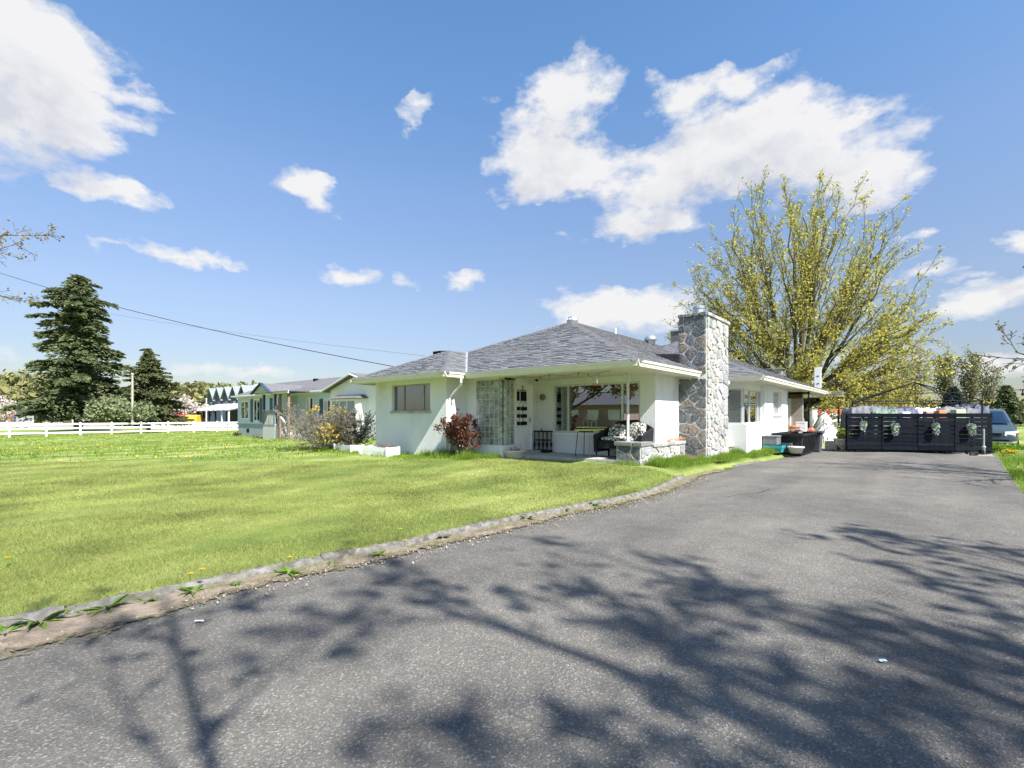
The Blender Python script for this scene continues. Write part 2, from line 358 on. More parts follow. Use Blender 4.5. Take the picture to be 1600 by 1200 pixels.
# ------------------------------------------------------------------ ground: lawn, drive, dirt strip, kerb
KB = [(-60,-4.7),(-6,-4.6),(-2,-4.55),(.27,-4.5),(1.1,-4.42),(2.3,-4.29),(3.2,-4.13),(4.8,-4.03),(6.1,-3.88),(7.0,-3.74),(8.2,-3.66),(9.5,-3.82),(10.7,-4.05),(12.3,-4.08),(14,-3.95),(15.8,-3.78),(19.6,-3.42),(22.5,-3.45),(23,-3.5),(60,-3.5)]
KR = [(-60,1.3),(0,1.28),(11.8,1.32),(15.9,1.52),(20.8,1.8),(24,2.0),(60,2.2)]
def interp(T, a):
    if a <= T[0][0]: return T[0][1]
    for (a0, b0), (a1, b1) in zip(T, T[1:]):
        if a <= a1: return b0+(b1-b0)*(a-a0)/(a1-a0)
    return T[-1][1]
KBS = lambda a: (interp(KB, a-.5)+interp(KB, a)+interp(KB, a+.5))/3
def asamples():
    s = []; a = -60.
    while a < 30:
        s.append(a); a += .12 if -3 < a < 13 else (.5 if -8 < a < 24 else 4)
    while a < 3500: s.append(a); a += max(3, (a-20)*.25)
    return s
def lawn_mesh(side, name, m_):
    A = asamples(); steps = ([-.09] if side < 0 else [])+[0,.15,.4,.8,1.5,2.5,4,6,8,10,13,16,20,25,30,36,44,55,70,90,120,160,220,320,500,900,1800,3500]
    V = []; Fc = []
    for a in [-3000,-800,-300,-120]+A:
        b0 = KBS(a)-.11 if side < 0 else interp(KR, a)
        for d in steps:
            b = b0+side*d; p = H2W(b, a)
            z = ground_z(p.x, p.y)
            if side < 0: z = z-(z-.07)*(1-sstep(.0, .7, d))
            if d < 0: z = -.03
            if side > 0 and d == 0: z = -.01
            elif side > 0 and d < .2: z = .03
            z += .012*math.sin(b*1.7+a*.6)*math.sin(a*1.1-b*.4) if d > .5 else 0
            V.append((p.x, p.y, z))
    n = len(steps); rows = len(V)//n
    for i in range(rows-1):
        for j in range(n-1):
            q = (i*n+j, i*n+j+1, (i+1)*n+j+1, (i+1)*n+j)
            Fc.append(q if side > 0 else q[::-1])
    # the drive ends some way behind the slatted screen; beyond it is field, closed below by the gravel yard
    me = bpy.data.meshes.new(name); me.from_pydata(V, [], Fc); me.materials.append(m_)
    me.polygons.foreach_set('use_smooth', [True]*len(Fc)); me.update()
    o = bpy.data.objects.new(name, me); COL.objects.link(o); o['kind'] = 'structure'; return o
def lawn_mat():
    m = bpy.data.materials.new('lawn'); m.use_nodes = True; nt = m.node_tree; N = nt.nodes; L = nt.links; p = N['Principled BSDF']
    p.inputs['Roughness'].default_value = .95; p.inputs['Specular IOR Level'].default_value = .15
    tc = N.new('ShaderNodeTexCoord'); mp = N.new('ShaderNodeMapping'); mp.inputs['Rotation'].default_value = (0,0,PHI); L.new(tc.outputs['Object'], mp.inputs[0])
    def nz(sc, det=4, r=.55, st=None, dist=0):
        n = N.new('ShaderNodeTexNoise'); n.inputs['Scale'].default_value = sc; n.inputs['Detail'].default_value = det; n.inputs['Roughness'].default_value = r; n.inputs['Distortion'].default_value = dist
        v = mp.outputs[0]
        if st: q = N.new('ShaderNodeMapping'); q.inputs['Scale'].default_value = st; L.new(v, q.inputs[0]); v = q.outputs[0]
        L.new(v, n.inputs['Vector']); return n.outputs['Fac']
    def ramp(f, els):
        r = N.new('ShaderNodeValToRGB'); e = r.color_ramp.elements; e[0].position, e[0].color = els[0][0], rgb(els[0][1]); e[1].position, e[1].color = els[-1][0], rgb(els[-1][1])
        for q, c in els[1:-1]: x = e.new(q); x.color = rgb(c)
        L.new(f, r.inputs[0]); return r.outputs[0]
    def mix(f, a, b, mode='MIX'):
        x = N.new('ShaderNodeMixRGB'); x.blend_type = mode
        if isinstance(f, float): x.inputs[0].default_value = f
        else: L.new(f, x.inputs[0])
        for s_, v in ((x.inputs[1], a), (x.inputs[2], b)):
            if isinstance(v, tuple): s_.default_value = rgb(v)
            else: L.new(v, s_)
        return x.outputs[0]
    base = ramp(nz(.55, 6, .62, (1, .55, 1), .4), [(.3, LG[0]), (.45, LG[1]), (.56, LG[2]), (.7, LG[3])])
    mow = ramp(nz(.35, 3, .5, (3.5, .22, 1)), [(.40, (.68,.76,.70)), (.60, (1.16,1.12,1.14))])
    base = mix(.8, base, mow, 'MULTIPLY')
    fine = ramp(nz(55, 4, .7), [(.32, (.55,.6,.55)), (.68, (1.4,1.35,1.35))])
    base = mix(.75, base, fine, 'MULTIPLY')
    mid = ramp(nz(5, 5, .7), [(.35, (.8,.86,.8)), (.65, (1.16,1.1,1.12))])
    base = mix(.8, base, mid, 'MULTIPLY')
    # the unmown paddock beyond is greener, with dandelions too far off to see one by one
    sp = N.new('ShaderNodeSeparateXYZ'); L.new(mp.outputs[0], sp.inputs[0])
    L.new(base, p.inputs['Base Color'])
    bm = N.new('ShaderNodeBump'); bm.inputs['Distance'].default_value = .03; L.new(nz(30, 6, .75), bm.inputs['Height']); L.new(bm.outputs[0], p.inputs['Normal'])
    return m
LG = [(.10,.165,.036), (.19,.25,.060), (.275,.315,.095), (.36,.375,.15)]
LAWN = lawn_mat()
lawn_mesh(-1, 'lawn', LAWN); lawn_mesh(1, 'verge', LAWN)
def asphalt_mat():
    m = bpy.data.materials.new('asphalt'); m.use_nodes = True; nt = m.node_tree; N = nt.nodes; L = nt.links; p = N['Principled BSDF']
    p.inputs['Roughness'].default_value = .9; p.inputs['Specular IOR Level'].default_value = .2
    tc = N.new('ShaderNodeTexCoord'); v = tc.outputs['Object']
    def nz(sc, det=4, r=.6):
        n = N.new('ShaderNodeTexNoise'); n.inputs['Scale'].default_value = sc; n.inputs['Detail'].default_value = det; n.inputs['Roughness'].default_value = r; L.new(v, n.inputs['Vector']); return n.outputs['Fac']
    def ramp(f, els):
        r = N.new('ShaderNodeValToRGB'); e = r.color_ramp.elements; e[0].position, e[0].color = els[0][0], rgb(els[0][1]); e[1].position, e[1].color = els[-1][0], rgb(els[-1][1])
        for q, c in els[1:-1]: x = e.new(q); x.color = rgb(c)
        L.new(f, r.inputs[0]); return r.outputs[0]
    def mix(f, a, b, mode='MIX'):
        x = N.new('ShaderNodeMixRGB'); x.blend_type = mode
        if isinstance(f, float): x.inputs[0].default_value = f
        else: L.new(f, x.inputs[0])
        for s_, q in ((x.inputs[1], a), (x.inputs[2], b)):
            if isinstance(q, tuple): s_.default_value = rgb(q)
            else: L.new(q, s_)
        return x.outputs[0]
    vo = N.new('ShaderNodeTexVoronoi'); vo.inputs['Scale'].default_value = 120; L.new(v, vo.inputs['Vector'])
    sepc = N.new('ShaderNodeSeparateColor'); L.new(vo.outputs['Color'], sepc.inputs[0])
    stones = ramp(sepc.outputs[0], [(0, (.088,.084,.079)), (.5, (.14,.135,.127)), (.84, (.16,.155,.148)), (.90, (.26,.253,.24)), (1, (.36,.35,.335))])
    vo2 = N.new('ShaderNodeTexVoronoi'); vo2.inputs['Scale'].default_value = 42; L.new(v, vo2.inputs['Vector'])
    s2 = N.new('ShaderNodeSeparateColor'); L.new(vo2.outputs['Color'], s2.inputs[0])
    big = ramp(s2.outputs[1], [(.93, (0,0,0)), (.95, (1,1,1))]); near = ramp(vo2.outputs['Distance'], [(.18, (1,1,1)), (.32, (0,0,0))])
    bm_ = mix(1.0, big, near, 'MULTIPLY'); base = mix(bm_, stones, (.40,.39,.38))
    matrix = ramp(nz(160, 3, .7), [(.35, (.085,.082,.078)), (.7, (.17,.165,.157))])
    base = mix(.45, base, matrix)
    pat = ramp(nz(.5, 6, .6), [(.32, (.78,.77,.76)), (.5, (1,.98,.95)), (.7, (1.25,1.21,1.15))])
    base = mix(1.0, base, pat, 'MULTIPLY')
    pat2 = ramp(nz(3.5, 5, .65), [(.3, (.88,.88,.88)), (.7, (1.12,1.12,1.11))]); base = mix(1.0, base, pat2, 'MULTIPLY')
    mpv = N.new('ShaderNodeMapping'); mpv.inputs['Rotation'].default_value = (0,0,PHI); L.new(v, mpv.inputs[0])
    mp2 = N.new('ShaderNodeMapping'); mp2.inputs['Scale'].default_value = (1.1,.10,1); L.new(mpv.outputs[0], mp2.inputs[0])
    nl = N.new('ShaderNodeTexNoise'); nl.inputs['Scale'].default_value = 1; nl.inputs['Detail'].default_value = 4; L.new(mp2.outputs[0], nl.inputs['Vector'])
    base = mix(1.0, base, ramp(nl.outputs['Fac'], [(.35, (.86,.86,.87)), (.65, (1.14,1.13,1.11))]), 'MULTIPLY')
    wv = N.new('ShaderNodeTexNoise'); wv.inputs['Scale'].default_value = 1.3; wv.inputs['Detail'].default_value = 6; L.new(v, wv.inputs['Vector'])
    vm = N.new('ShaderNodeVectorMath'); vm.operation = 'MULTIPLY_ADD'; L.new(wv.outputs['Color'], vm.inputs[0]); vm.inputs[1].default_value = (.8,.8,0); L.new(v, vm.inputs[2])
    cr = N.new('ShaderNodeTexVoronoi'); cr.feature = 'DISTANCE_TO_EDGE'; cr.inputs['Scale'].default_value = .28; L.new(vm.outputs[0], cr.inputs['Vector'])
    crk = ramp(cr.outputs['Distance'], [(.0, (1,1,1)), (.0035, (0,0,0))]); cmask = ramp(nz(.35, 3), [(.50, (0,0,0)), (.60, (1,1,1))]); ck = mix(1.0, crk, cmask, 'MULTIPLY')
    base = mix(ck, base, (.03,.028,.026))
    L.new(base, p.inputs['Base Color'])
    bmp = N.new('ShaderNodeBump'); bmp.inputs['Distance'].default_value = .004; L.new(vo.outputs['Distance'], bmp.inputs['Height'])
    b2 = N.new('ShaderNodeBump'); b2.inputs['Distance'].default_value = .008; L.new(nz(60, 5, .7), b2.inputs['Height']); L.new(bmp.outputs[0], b2.inputs['Normal']); L.new(b2.outputs[0], p.inputs['Normal'])
    return m
ASPH = asphalt_mat()
DIRT = mat('dry_dirt', (.13,.10,.075), (.27,.22,.17), 9, .97, .015, 60, c3=(.19,.15,.10), sc3=5)
GRAVEL = mat('gravel_yard', (.22,.20,.175), (.36,.34,.31), 14, .97, .015, 60, c3=(.15,.13,.10), sc3=1.2)
m = MB(); A = [a for a in asamples() if -50 < a < 23.6]
m.loft([[H2W(KBS(a)-.03, a, 0), H2W(KBS(a)+1.5, a, .012), H2W((KBS(a)+interp(KR, a))/2, a, .035), H2W(interp(KR, a)+.05, a, 0)] for a in A], closed=False)
structure(m, 'driveway', ASPH, smooth=True)
m = MB(); A = [a for a in asamples() if 23 < a < 700]
m.loft([[H2W(-60 if a > 40 else -4.5, a, -.02-.25*sstep(30, 60, a)), H2W(interp(KR, a)+(8 if a > 40 else .3), a, -.02-.25*sstep(30, 60, a))] for a in A if a < 62], closed=False)
for i in range(len(m.f)): m.f[i] = m.f[i]
structure(m, 'gravel_yard', GRAVEL)
m = MB(); m.add([H2W(-300,-14,.02), H2W(300,-14,.02), H2W(300,-7.5,.02), H2W(-300,-7.5,.02)], [(0,1,2,3)])
structure(m, 'street', ASPH)
# the far fields start level with the ground; one huge sheet under everything reaches the horizon
m = MB(); m.add([(-6000,-6000,-1.2),(6000,-6000,-1.2),(6000,6000,-1.2),(-6000,6000,-1.2)], [(0,1,2,3)])
structure(m, 'ground', mat('field', (.09,.14,.03), (.16,.19,.06), .02, .95))
# dirt strip: ragged outer edge
rs = np.random.RandomState(3)
def fade_mat(base):
    m = base.copy(); m.name = base.name+'_fading'; nt = m.node_tree; N = nt.nodes; L = nt.links; out = N['Material Output']; src = out.inputs[0].links[0].from_socket
    at_ = N.new('ShaderNodeAttribute'); at_.attribute_name = 'fade'; n = N.new('ShaderNodeTexNoise'); n.inputs['Scale'].default_value = 7; n.inputs['Detail'].default_value = 8; n.inputs['Roughness'].default_value = .75
    tc = N.new('ShaderNodeTexCoord'); L.new(tc.outputs['Object'], n.inputs['Vector'])
    a = N.new('ShaderNodeMath'); a.operation = 'MULTIPLY_ADD'; L.new(n.outputs['Fac'], a.inputs[0]); a.inputs[1].default_value = 1.5; a.inputs[2].default_value = -.25
    b = N.new('ShaderNodeMath'); b.operation = 'SUBTRACT'; L.new(a.outputs[0], b.inputs[0]); L.new(at_.outputs['Fac'], b.inputs[1])
    c = N.new('ShaderNodeMath'); c.operation = 'MULTIPLY_ADD'; c.use_clamp = True; L.new(b.outputs[0], c.inputs[0]); c.inputs[1].default_value = 9; c.inputs[2].default_value = .5
    tr = N.new('ShaderNodeBsdfTransparent'); ms = N.new('ShaderNodeMixShader'); L.new(c.outputs[0], ms.inputs[0]); L.new(tr.outputs[0], ms.inputs[1]); L.new(src, ms.inputs[2]); L.new(ms.outputs[0], out.inputs[0]); return m
MOSS = mat('mossy_grit', (.095,.09,.04), (.16,.145,.10), 12, .95, .006, 60)
def strip_sheet(name, m_, wf, z0, off):
    rows = []; fd = []
    for a in [q for q in asamples() if -6 < q < 13.2]:
        k = KBS(a); w = (.50*(1-.35*sstep(0, 2, a))*(1-.55*sstep(3, 6.5, a))+.16*sstep(8, 10, a))*(.9+.3*math.sin(a*2.3)*math.sin(a*.9+1))
        w = max(.12, w)*wf+off
        for f in (0, .15, .3, .45, .6, .75, .9, 1.05, 1.2, 1.4): rows.append(H2W(k-.02+w*f, a, z0+.020*max(0, 1-f)+.008*R.random()*max(0, 1-f))); fd.append(0 if f < .3 else (f-.3)/1.1*1.25)
    n = 10; r_ = len(rows)//n; Fc = [(i*n+j+1, (i+1)*n+j+1, (i+1)*n+j, i*n+j)[::-1] for i in range(r_-1) for j in range(n-1)]
    me = bpy.data.meshes.new(name); me.from_pydata(rows, [], Fc); me.materials.append(m_); at_ = me.attributes.new('fade', 'FLOAT', 'POINT'); at_.data.foreach_set('value', fd); me.polygons.foreach_set('use_smooth', [True]*len(Fc))
    o = bpy.data.objects.new(name, me); COL.objects.link(o); o['kind'] = 'structure'
strip_sheet('dirt_strip', fade_mat(DIRT), 1.0, .016, 0)
strip_sheet('moss_edge', fade_mat(MOSS), 1.08, .0115, .03)
# kerb: cast lengths, each a little out of line
kerb = thing('concrete_kerb', 'low crumbling concrete kerb curving between the front lawn and the asphalt drive', 'kerb', (-4.3, 3, 0), 'H')
a = -4.0; i = 0
def kseg(a0, a1, top=.088, lift=0):
    m = MB(); rings = []; n = max(3, int((a1-a0)/.06)); dz = R.uniform(-.012,.012); db = R.uniform(-.012,.012)
    for q in range(n+1):
        aa = a0+(a1-a0)*q/n; k = KBS(aa)+db; j = lambda s_: R.uniform(-s_, s_)
        z1 = top+dz+lift; ch = .035 if q in (0, n) else 0
        rings.append([(k+j(.012), aa, -.02), (k-.012+j(.014), aa, z1*.62), (k-.034+j(.014), aa, z1-.014+j(.010)-ch*.3), (k-.06, aa, z1+j(.008)), (k-.105+j(.014), aa, z1-.004+j(.012)), (k-.135, aa, z1*.75), (k-.14, aa, -.02)])
    m.loft(rings); m.build('kerb_length', KERB, kerb, smooth=True)
while a < 10.6:
    L_ = R.uniform(1.1, 1.9); kseg(a, min(a+L_, 10.9)-.018); a += L_
kseg(14.2, 16.4, .05); 

# ------------------------------------------------------------------ the white bungalow
P_ = .437; EZ = 2.62; SZ = 2.50
HO = (-9.5, 15, .15)
H = thing('white_bungalow', 'white stucco bungalow with grey shingle hip roof and a shaded front porch beside the drive', 'house', HO, 'H')
def wall(axis, pos, th, u0, u1, z0, z1, holes=()):
    """axis 'a': wall lies along b at a=pos (outer face), thickness th behind it; axis 'b': along a at b=pos"""
    us = sorted({u0, u1, *[h[0] for h in holes], *[h[1] for h in holes]}); zs = sorted({z0, z1, *[h[2] for h in holes], *[h[3] for h in holes]})
    m = MB()
    for ua, ub in zip(us, us[1:]):
        for za, zb in zip(zs, zs[1:]):
            cu, cz = (ua+ub)/2, (za+zb)/2
            if any(h[0] < cu < h[1] and h[2] < cz < h[3] for h in holes): continue
            if axis == 'a': m.box(ua, ub, pos, pos+th, za, zb)
            else: m.box(pos-th, pos, ua, ub, za, zb)
    # merge the seams
    bm = bmesh_from(m)
    return bm
import bmesh
def bmesh_from(m):
    b = bmesh.new(); vs = [b.verts.new(v) for v in m.v]
    for f in m.f: b.faces.new([vs[i] for i in f])
    bmesh.ops.remove_doubles(b, verts=b.verts, dist=1e-4)
    # drop the inner double faces
    seen = {}
    for f in b.faces: seen.setdefault(tuple(sorted(v.index for v in f.verts)), []).append(f)
    b.verts.index_update(); seen = {}
    for f in b.faces: seen.setdefault(tuple(sorted(v.index for v in f.verts)), []).append(f)
    kill = [f for fs in seen.values() if len(fs) > 1 for f in fs]
    bmesh.ops.delete(b, geom=kill, context='FACES_ONLY')
    b.faces.ensure_lookup_table(); b.verts.index_update()
    o = MB(); o.v = [tuple(v.co) for v in b.verts]; o.f = [tuple(v.index for v in f.verts) for f in b.faces]; b.free(); return o
g0 = .02
wall('a', 9.55, .2, -14.03, -10.53, g0, SZ, [(-13.14,-11.24,1.55,2.39)]).build('wall', STUCCO, H)
wall('b', -10.53, .2, 9.75, 10.55, g0, SZ).build('wall', STUCCO, H)
wall('a', 10.35, .15, -10.53, -9.12, g0, .565).build('wall', STUCCO, H)
wall('a', 10.35, .15, -10.53, -10.09, .565, SZ).build('wall', STUCCO, H)
wall('a', 10.35, .15, -10.09, -9.12, 2.44, SZ).build('wall', STUCCO, H)
wall('b', -9.12, .15, 10.95, 12.1, .30, SZ, [(10.98,11.80,.34,2.36)]).build('wall', STUCCO, H)
wall('a', 12.1, .2, -9.27, -5.3, .30, SZ, [(-8.56,-5.73,.90,2.34)]).build('wall', STUCCO, H)
wall('b', -5.3, .2, 12.3, 13.72, g0, SZ).build('wall', STUCCO, H)
wall('b', -5.3, .2, 15.55, 16.6, g0, SZ).build('wall', STUCCO, H)
# wing by the drive: lower wall stands proud, the corner window sits back on its ledge
wall('a', 16.4, .35, -5.35, -4.2, g0, 1.14).build('wall', STUCCO, H)
wall('b', -4.2, .35, 16.75, 22.6, g0, SZ, [(16.75,18.75,1.14,SZ),(20.0,21.45,1.45,2.35)]).build('wall', STUCCO, H)
m = MB(); m.box(-5.35,-4.33,16.53,16.7,2.28,SZ); m.box(-4.5,-4.33,16.7,18.75,2.28,SZ); m.box(-5.35,-5.0,16.53,16.7,1.14,2.28)
m.build('wall', STUCCO, H)
wall('a', 22.4, .2, -7.5, -4.2, g0, SZ).build('wall', STUCCO, H)
wall('b', -13.83, .2, 9.75, 29, g0, SZ).build('wall', STUCCO, H)
wall('a', 28.8, .2, -14.03, -8.2, g0, SZ).build('wall', STUCCO, H)
# rooms behind the glass, so that windows look into a place
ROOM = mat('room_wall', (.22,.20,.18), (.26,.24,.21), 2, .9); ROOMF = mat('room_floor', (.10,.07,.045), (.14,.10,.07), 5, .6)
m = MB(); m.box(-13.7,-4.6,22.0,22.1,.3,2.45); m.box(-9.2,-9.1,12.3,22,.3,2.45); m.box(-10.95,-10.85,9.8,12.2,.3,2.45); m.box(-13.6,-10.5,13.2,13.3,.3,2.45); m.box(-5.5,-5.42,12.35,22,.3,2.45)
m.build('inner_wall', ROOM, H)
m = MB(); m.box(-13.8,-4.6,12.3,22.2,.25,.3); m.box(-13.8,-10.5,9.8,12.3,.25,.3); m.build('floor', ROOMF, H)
# frames and panes: window(parent) > frame, pane
def hwindow(axis, pos, u0, u1, z0, z1, mulls=(), rails=(), fr=ALU, fw=.045, inset=.09, dep=.05, glass=GLASS, sill=None, name='window'):
    f = MB(); g = MB(); p = pos+inset if axis == 'a' else pos-inset
    def bx(ua, ub, za, zb, d0, d1, mm):
        if axis == 'a': mm.box(ua, ub, p+d0, p+d1, za, zb)
        else: mm.box(p-d1, p-d0, ua, ub, za, zb)
    bx(u0, u1, z0, z0+fw, 0, dep, f); bx(u0, u1, z1-fw, z1, 0, dep, f); bx(u0, u0+fw, z0+fw, z1-fw, 0, dep, f); bx(u1-fw, u1, z0+fw, z1-fw, 0, dep, f)
    for q in mulls: bx(q-fw*.45, q+fw*.45, z0+fw, z1-fw, -.004, dep-.004, f)
    for q in rails: bx(u0+fw, u1-fw, q-fw*.4, q+fw*.4, -.002, dep-.002, f)
    o = f.build(name, fr, H)
    edges = [u0+fw]+[q for q in mulls]+[u1-fw]
    for e0, e1 in zip(edges, edges[1:]):
        g = MB(); bx(e0, e1, z0+fw, z1-fw, dep*.5, dep*.5+.006, g); g.build('pane', glass, o)
    if sill:
        s_ = MB()
        if axis == 'a': s_.box(u0-.05, u1+.05, pos-.05, pos+inset, z0-.06, z0-.002)
        else: s_.box(pos-inset, pos+.05, u0-.05, u1+.05, z0-.06, z0-.002)
        s_.build('sill', sill, o)
    return o
hwindow('a', 9.55, -13.14, -11.24, 1.55, 2.39, [-12.62,-11.66], fr=mat('grey_window_frame',(.24,.26,.26),(.32,.34,.33),6,.4), sill=CONC)
hwindow('a', 12.1, -8.56, -5.73, .90, 2.34, [-8.05,-6.28], sill=WHITE, inset=.05, fw=.06)
hwindow('b', -4.2, 20.0, 21.45, 1.45, 2.35, [20.72], inset=.12, sill=STUCCO, rails=[2.1])
# corner window: two glazed sides meeting at a slim post
hwindow('a', 16.53, -5.0, -4.35, 1.14, 2.28, [], fr=ALU, inset=0, fw=.05)
hwindow('b', -4.33, 16.6, 18.75, 1.14, 2.28, [17.3, 18.3], fr=ALU, inset=0, fw=.05)
# blinds and curtains
def blind(axis, pos, u0, u1, z0, z1, pitch=.05):
    m = MB(); z = z0
    while z < z1:
        if axis == 'a': m.obox(((u0+u1)/2, pos, z), (u1-u0, .045, .003), rx=math.radians(35))
        else: m.obox((pos, (u0+u1)/2, z), (.045, u1-u0, .003), ry=math.radians(-35))
        z += pitch
    o = m.build('blind', WHITE, H); o['kind'] = 'stuff'
blind('a', 16.72, -4.95, -4.5, 1.2, 2.24); blind('b', -4.52, 16.8, 18.6, 1.2, 2.24)
CURT = mat('cream_curtain', (.55,.52,.42), (.66,.63,.53), 3, .9, trans=.4)
def curtain(a, b0, b1, z0, z1):
    m = MB(); n = int((b1-b0)/.02); m.loft([[(b0+(b1-b0)*i/n, a+.025*math.sin(i*.9), z) for z in (z0, z1)] for i in range(n+1)], closed=False); m.build('curtain', CURT, H, smooth=True)
curtain(9.85, -12.5, -11.3, 1.45, 2.4); curtain(9.87, -13.1, -12.95, 1.45, 2.4)
curtain(12.45, -8.5, -8.25, .6, 2.4)
# glass block wall: rows of single blocks, five wide to the front, one on the rounded corner, two round the side
def glassblock_mat():
    m = bpy.data.materials.new('glass_block'); m.use_nodes = True; nt = m.node_tree; N = nt.nodes; L = nt.links; p = N['Principled BSDF']
    p.inputs['Roughness'].default_value = .12; p.inputs['Specular IOR Level'].default_value = .9
    oi = N.new('ShaderNodeObjectInfo'); tc = N.new('ShaderNodeTexCoord'); ad = N.new('ShaderNodeVectorMath'); ad.operation = 'ADD'
    L.new(tc.outputs['Object'], ad.inputs[0]); L.new(oi.outputs['Location'], ad.inputs[1])
    n = N.new('ShaderNodeTexNoise'); n.inputs['Scale'].default_value = 4; n.inputs['Detail'].default_value = 2; n.inputs['Distortion'].default_value = .8; L.new(ad.outputs[0], n.inputs['Vector'])
    r = N.new('ShaderNodeValToRGB'); e = r.color_ramp.elements; e[0].position = .35; e[0].color = (.12,.145,.125,1); e[1].position = .72; e[1].color = (.40,.44,.39,1); L.new(n.outputs['Fac'], r.inputs[0]); L.new(r.outputs[0], p.inputs['Base Color'])
    b = N.new('ShaderNodeBump'); b.inputs['Distance'].default_value = .008; L.new(n.outputs['Fac'], b.inputs['Height']); L.new(b.outputs[0], p.inputs['Normal']); return m
GB = glassblock_mat()
def block(w, h, bow=0):
    m = MB(); hw, hh = w/2-.010, h/2-.008
    rings = []
    for y, s_ in ((.05, 1), (-.030, 1), (-.040, .90), (-.044, .78)):
        rings.append([(-hw*s_ if s_ < 1 else -hw, y, -hh*s_), (hw*s_, y, -hh*s_), (hw*s_, y, hh*s_), (-hw*s_, y, hh*s_)])
    m.loft(rings); return m
gbw = thing  # keep name short
bwall = MB(); bwall.box(-10.09,-9.20,10.345,10.47,.565,2.44); bwall.box(-9.25,-9.095,10.47,10.95,.565,2.44); bwm = bwall.build('glass_block_wall', mat('block_mortar',(.60,.62,.60),(.68,.70,.68),9,.9), H)
rows = 10; bh = (2.44-.565)/rows
slots = [(-10.09+.178*(i+.5), 10.37, 0, .178) for i in range(5)]
slots += [(-9.165, 10.405, math.radians(32), .10), (-9.125, 10.49, math.radians(68), .10), (-9.12, 10.62, math.radians(90), .17), (-9.12, 10.80, math.radians(90), .17)]
meshes = {}
for r_ in range(rows):
    for (b_, a_, rz, w) in slots:
        if w not in meshes:
            ob = block(w, bh).build('glass_block', GB, None); meshes[w] = ob
        else:
            ob = meshes[w].copy(); COL.objects.link(ob)
        ob.parent = bwm; ob.location = (b_-HO[0], a_-HO[1], .565+bh*(r_+.5)-HO[2]); ob.rotation_euler = (0, 0, rz)
m = MB(); m.box(-10.15,-9.02,10.25,10.349,.12,.565); m.box(-9.119,-9.02,10.349,10.94,.12,.565); m.build('ledge', STUCCO, H)
# front door in the side wall of the entry
d = MB(); d.box(-9.22,-9.17,11.02,11.76,.36,2.32); door = d.build('door', WHITE, H)
m = MB()
for z0, z1 in ((.5,1.1),(1.2,2.2)):
    for a0, a1 in ((11.1,11.36),(11.42,11.68)): m.box(-9.17,-9.16,a0,a1,z0,z1)
m.build('door_panel', WHITE, door)
m = MB(); m.sphere((-9.12,11.69,1.28),.03); m.box(-9.17,-9.13,11.67,11.71,1.2,1.36); m.build('handle', GREYSTEEL, door)
m = MB(); m.box(-9.25,-9.10,10.96,11.02,.34,2.36); m.box(-9.25,-9.10,11.76,11.82,.34,2.36); m.box(-9.25,-9.10,10.96,11.82,2.322,2.39); m.build('door_frame', WHITE, H)
m = MB(); m.box(-9.2,-8.75,10.98,11.84,.301,.37); m.build('doorstep', CONC, H)
# porch slab
m = MB(); m.prism([(-9.05,10.7,.0),(-5.86,10.9,.0),(-5.2,10.9,.0),(-5.2,12.1,.0),(-9.1,12.1,.0)], [(-9.05,10.7,.30),(-5.86,10.88,.30),(-5.2,10.9,.30),(-5.2,12.1,.30),(-9.1,12.1,.30)])
m.build('porch_slab', CONC, H)
# soffits
m = MB(); m.box(-14.4,-10.03,9.07,9.55,SZ,SZ+.03); m.box(-14.4,-14.03,9.55,29,SZ,SZ+.03); m.box(-10.53,-10.03,9.55,10.35,SZ+.001,SZ+.031)
m.box(-10.03,-4.76,9.84,10.35,SZ,SZ+.03); m.box(-9.12,-4.76,10.35,12.1,SZ,SZ+.03); m.box(-5.3,-4.76,12.1,15.9,SZ,SZ+.03)
m.box(-5.4,-3.7,16.0,16.53,SZ,SZ+.03); m.box(-4.33,-3.7,16.53,18.75,SZ,SZ+.03); m.box(-4.2,-3.7,18.75,29,SZ,SZ+.03); m.box(-8.3,-4.2,22.6,29,SZ,SZ+.03)
bmesh_from(m).build('soffit', SOFFIT, H)
m = MB()
for i in range(48): m.box(-4.2,-3.72,16.2+i*.26,16.205+i*.26,SZ-.004,SZ-.0005)
m.build('soffit_groove', mat('groove',(.35,.34,.29)), H)['kind'] = 'stuff'
# gutters: an ogee section swept along each eave
def gutter(p, q, out):
    p = Vector(p); q = Vector(q); o = Vector(out)
    prof = [(0,2.485),(.062,2.485),(.070,2.515),(.080,2.525),(.085,2.555),(.108,2.575),(.112,2.605),(.118,2.625),(.104,2.625),(.098,2.60),(.03,2.51),(0,2.51)]
    m = MB(); m.loft([[(pt.x+o.x*(d-.118), pt.y+o.y*(d-.118), z) for d, z in prof] for pt in (p, q)]); return m
def addg(p, q, out): gutter(p, q, out).build('gutter', TRIM, H)
addg((-14.62,8.95),(-9.93,8.95),(0,-1)); addg((-9.93,8.95),(-9.93,9.72),(1,0)); addg((-9.95,9.72),(-4.64,9.72),(0,-1)); addg((-4.64,9.72),(-4.64,13.66),(1,0))
addg((-4.64,15.6),(-4.64,15.8),(1,0)); addg((-4.75,15.85),(-3.58,15.85),(0,-1)); addg((-3.58,15.85),(-3.58,29),(1,0)); addg((-14.62,8.95),(-14.62,29),(-1,0))
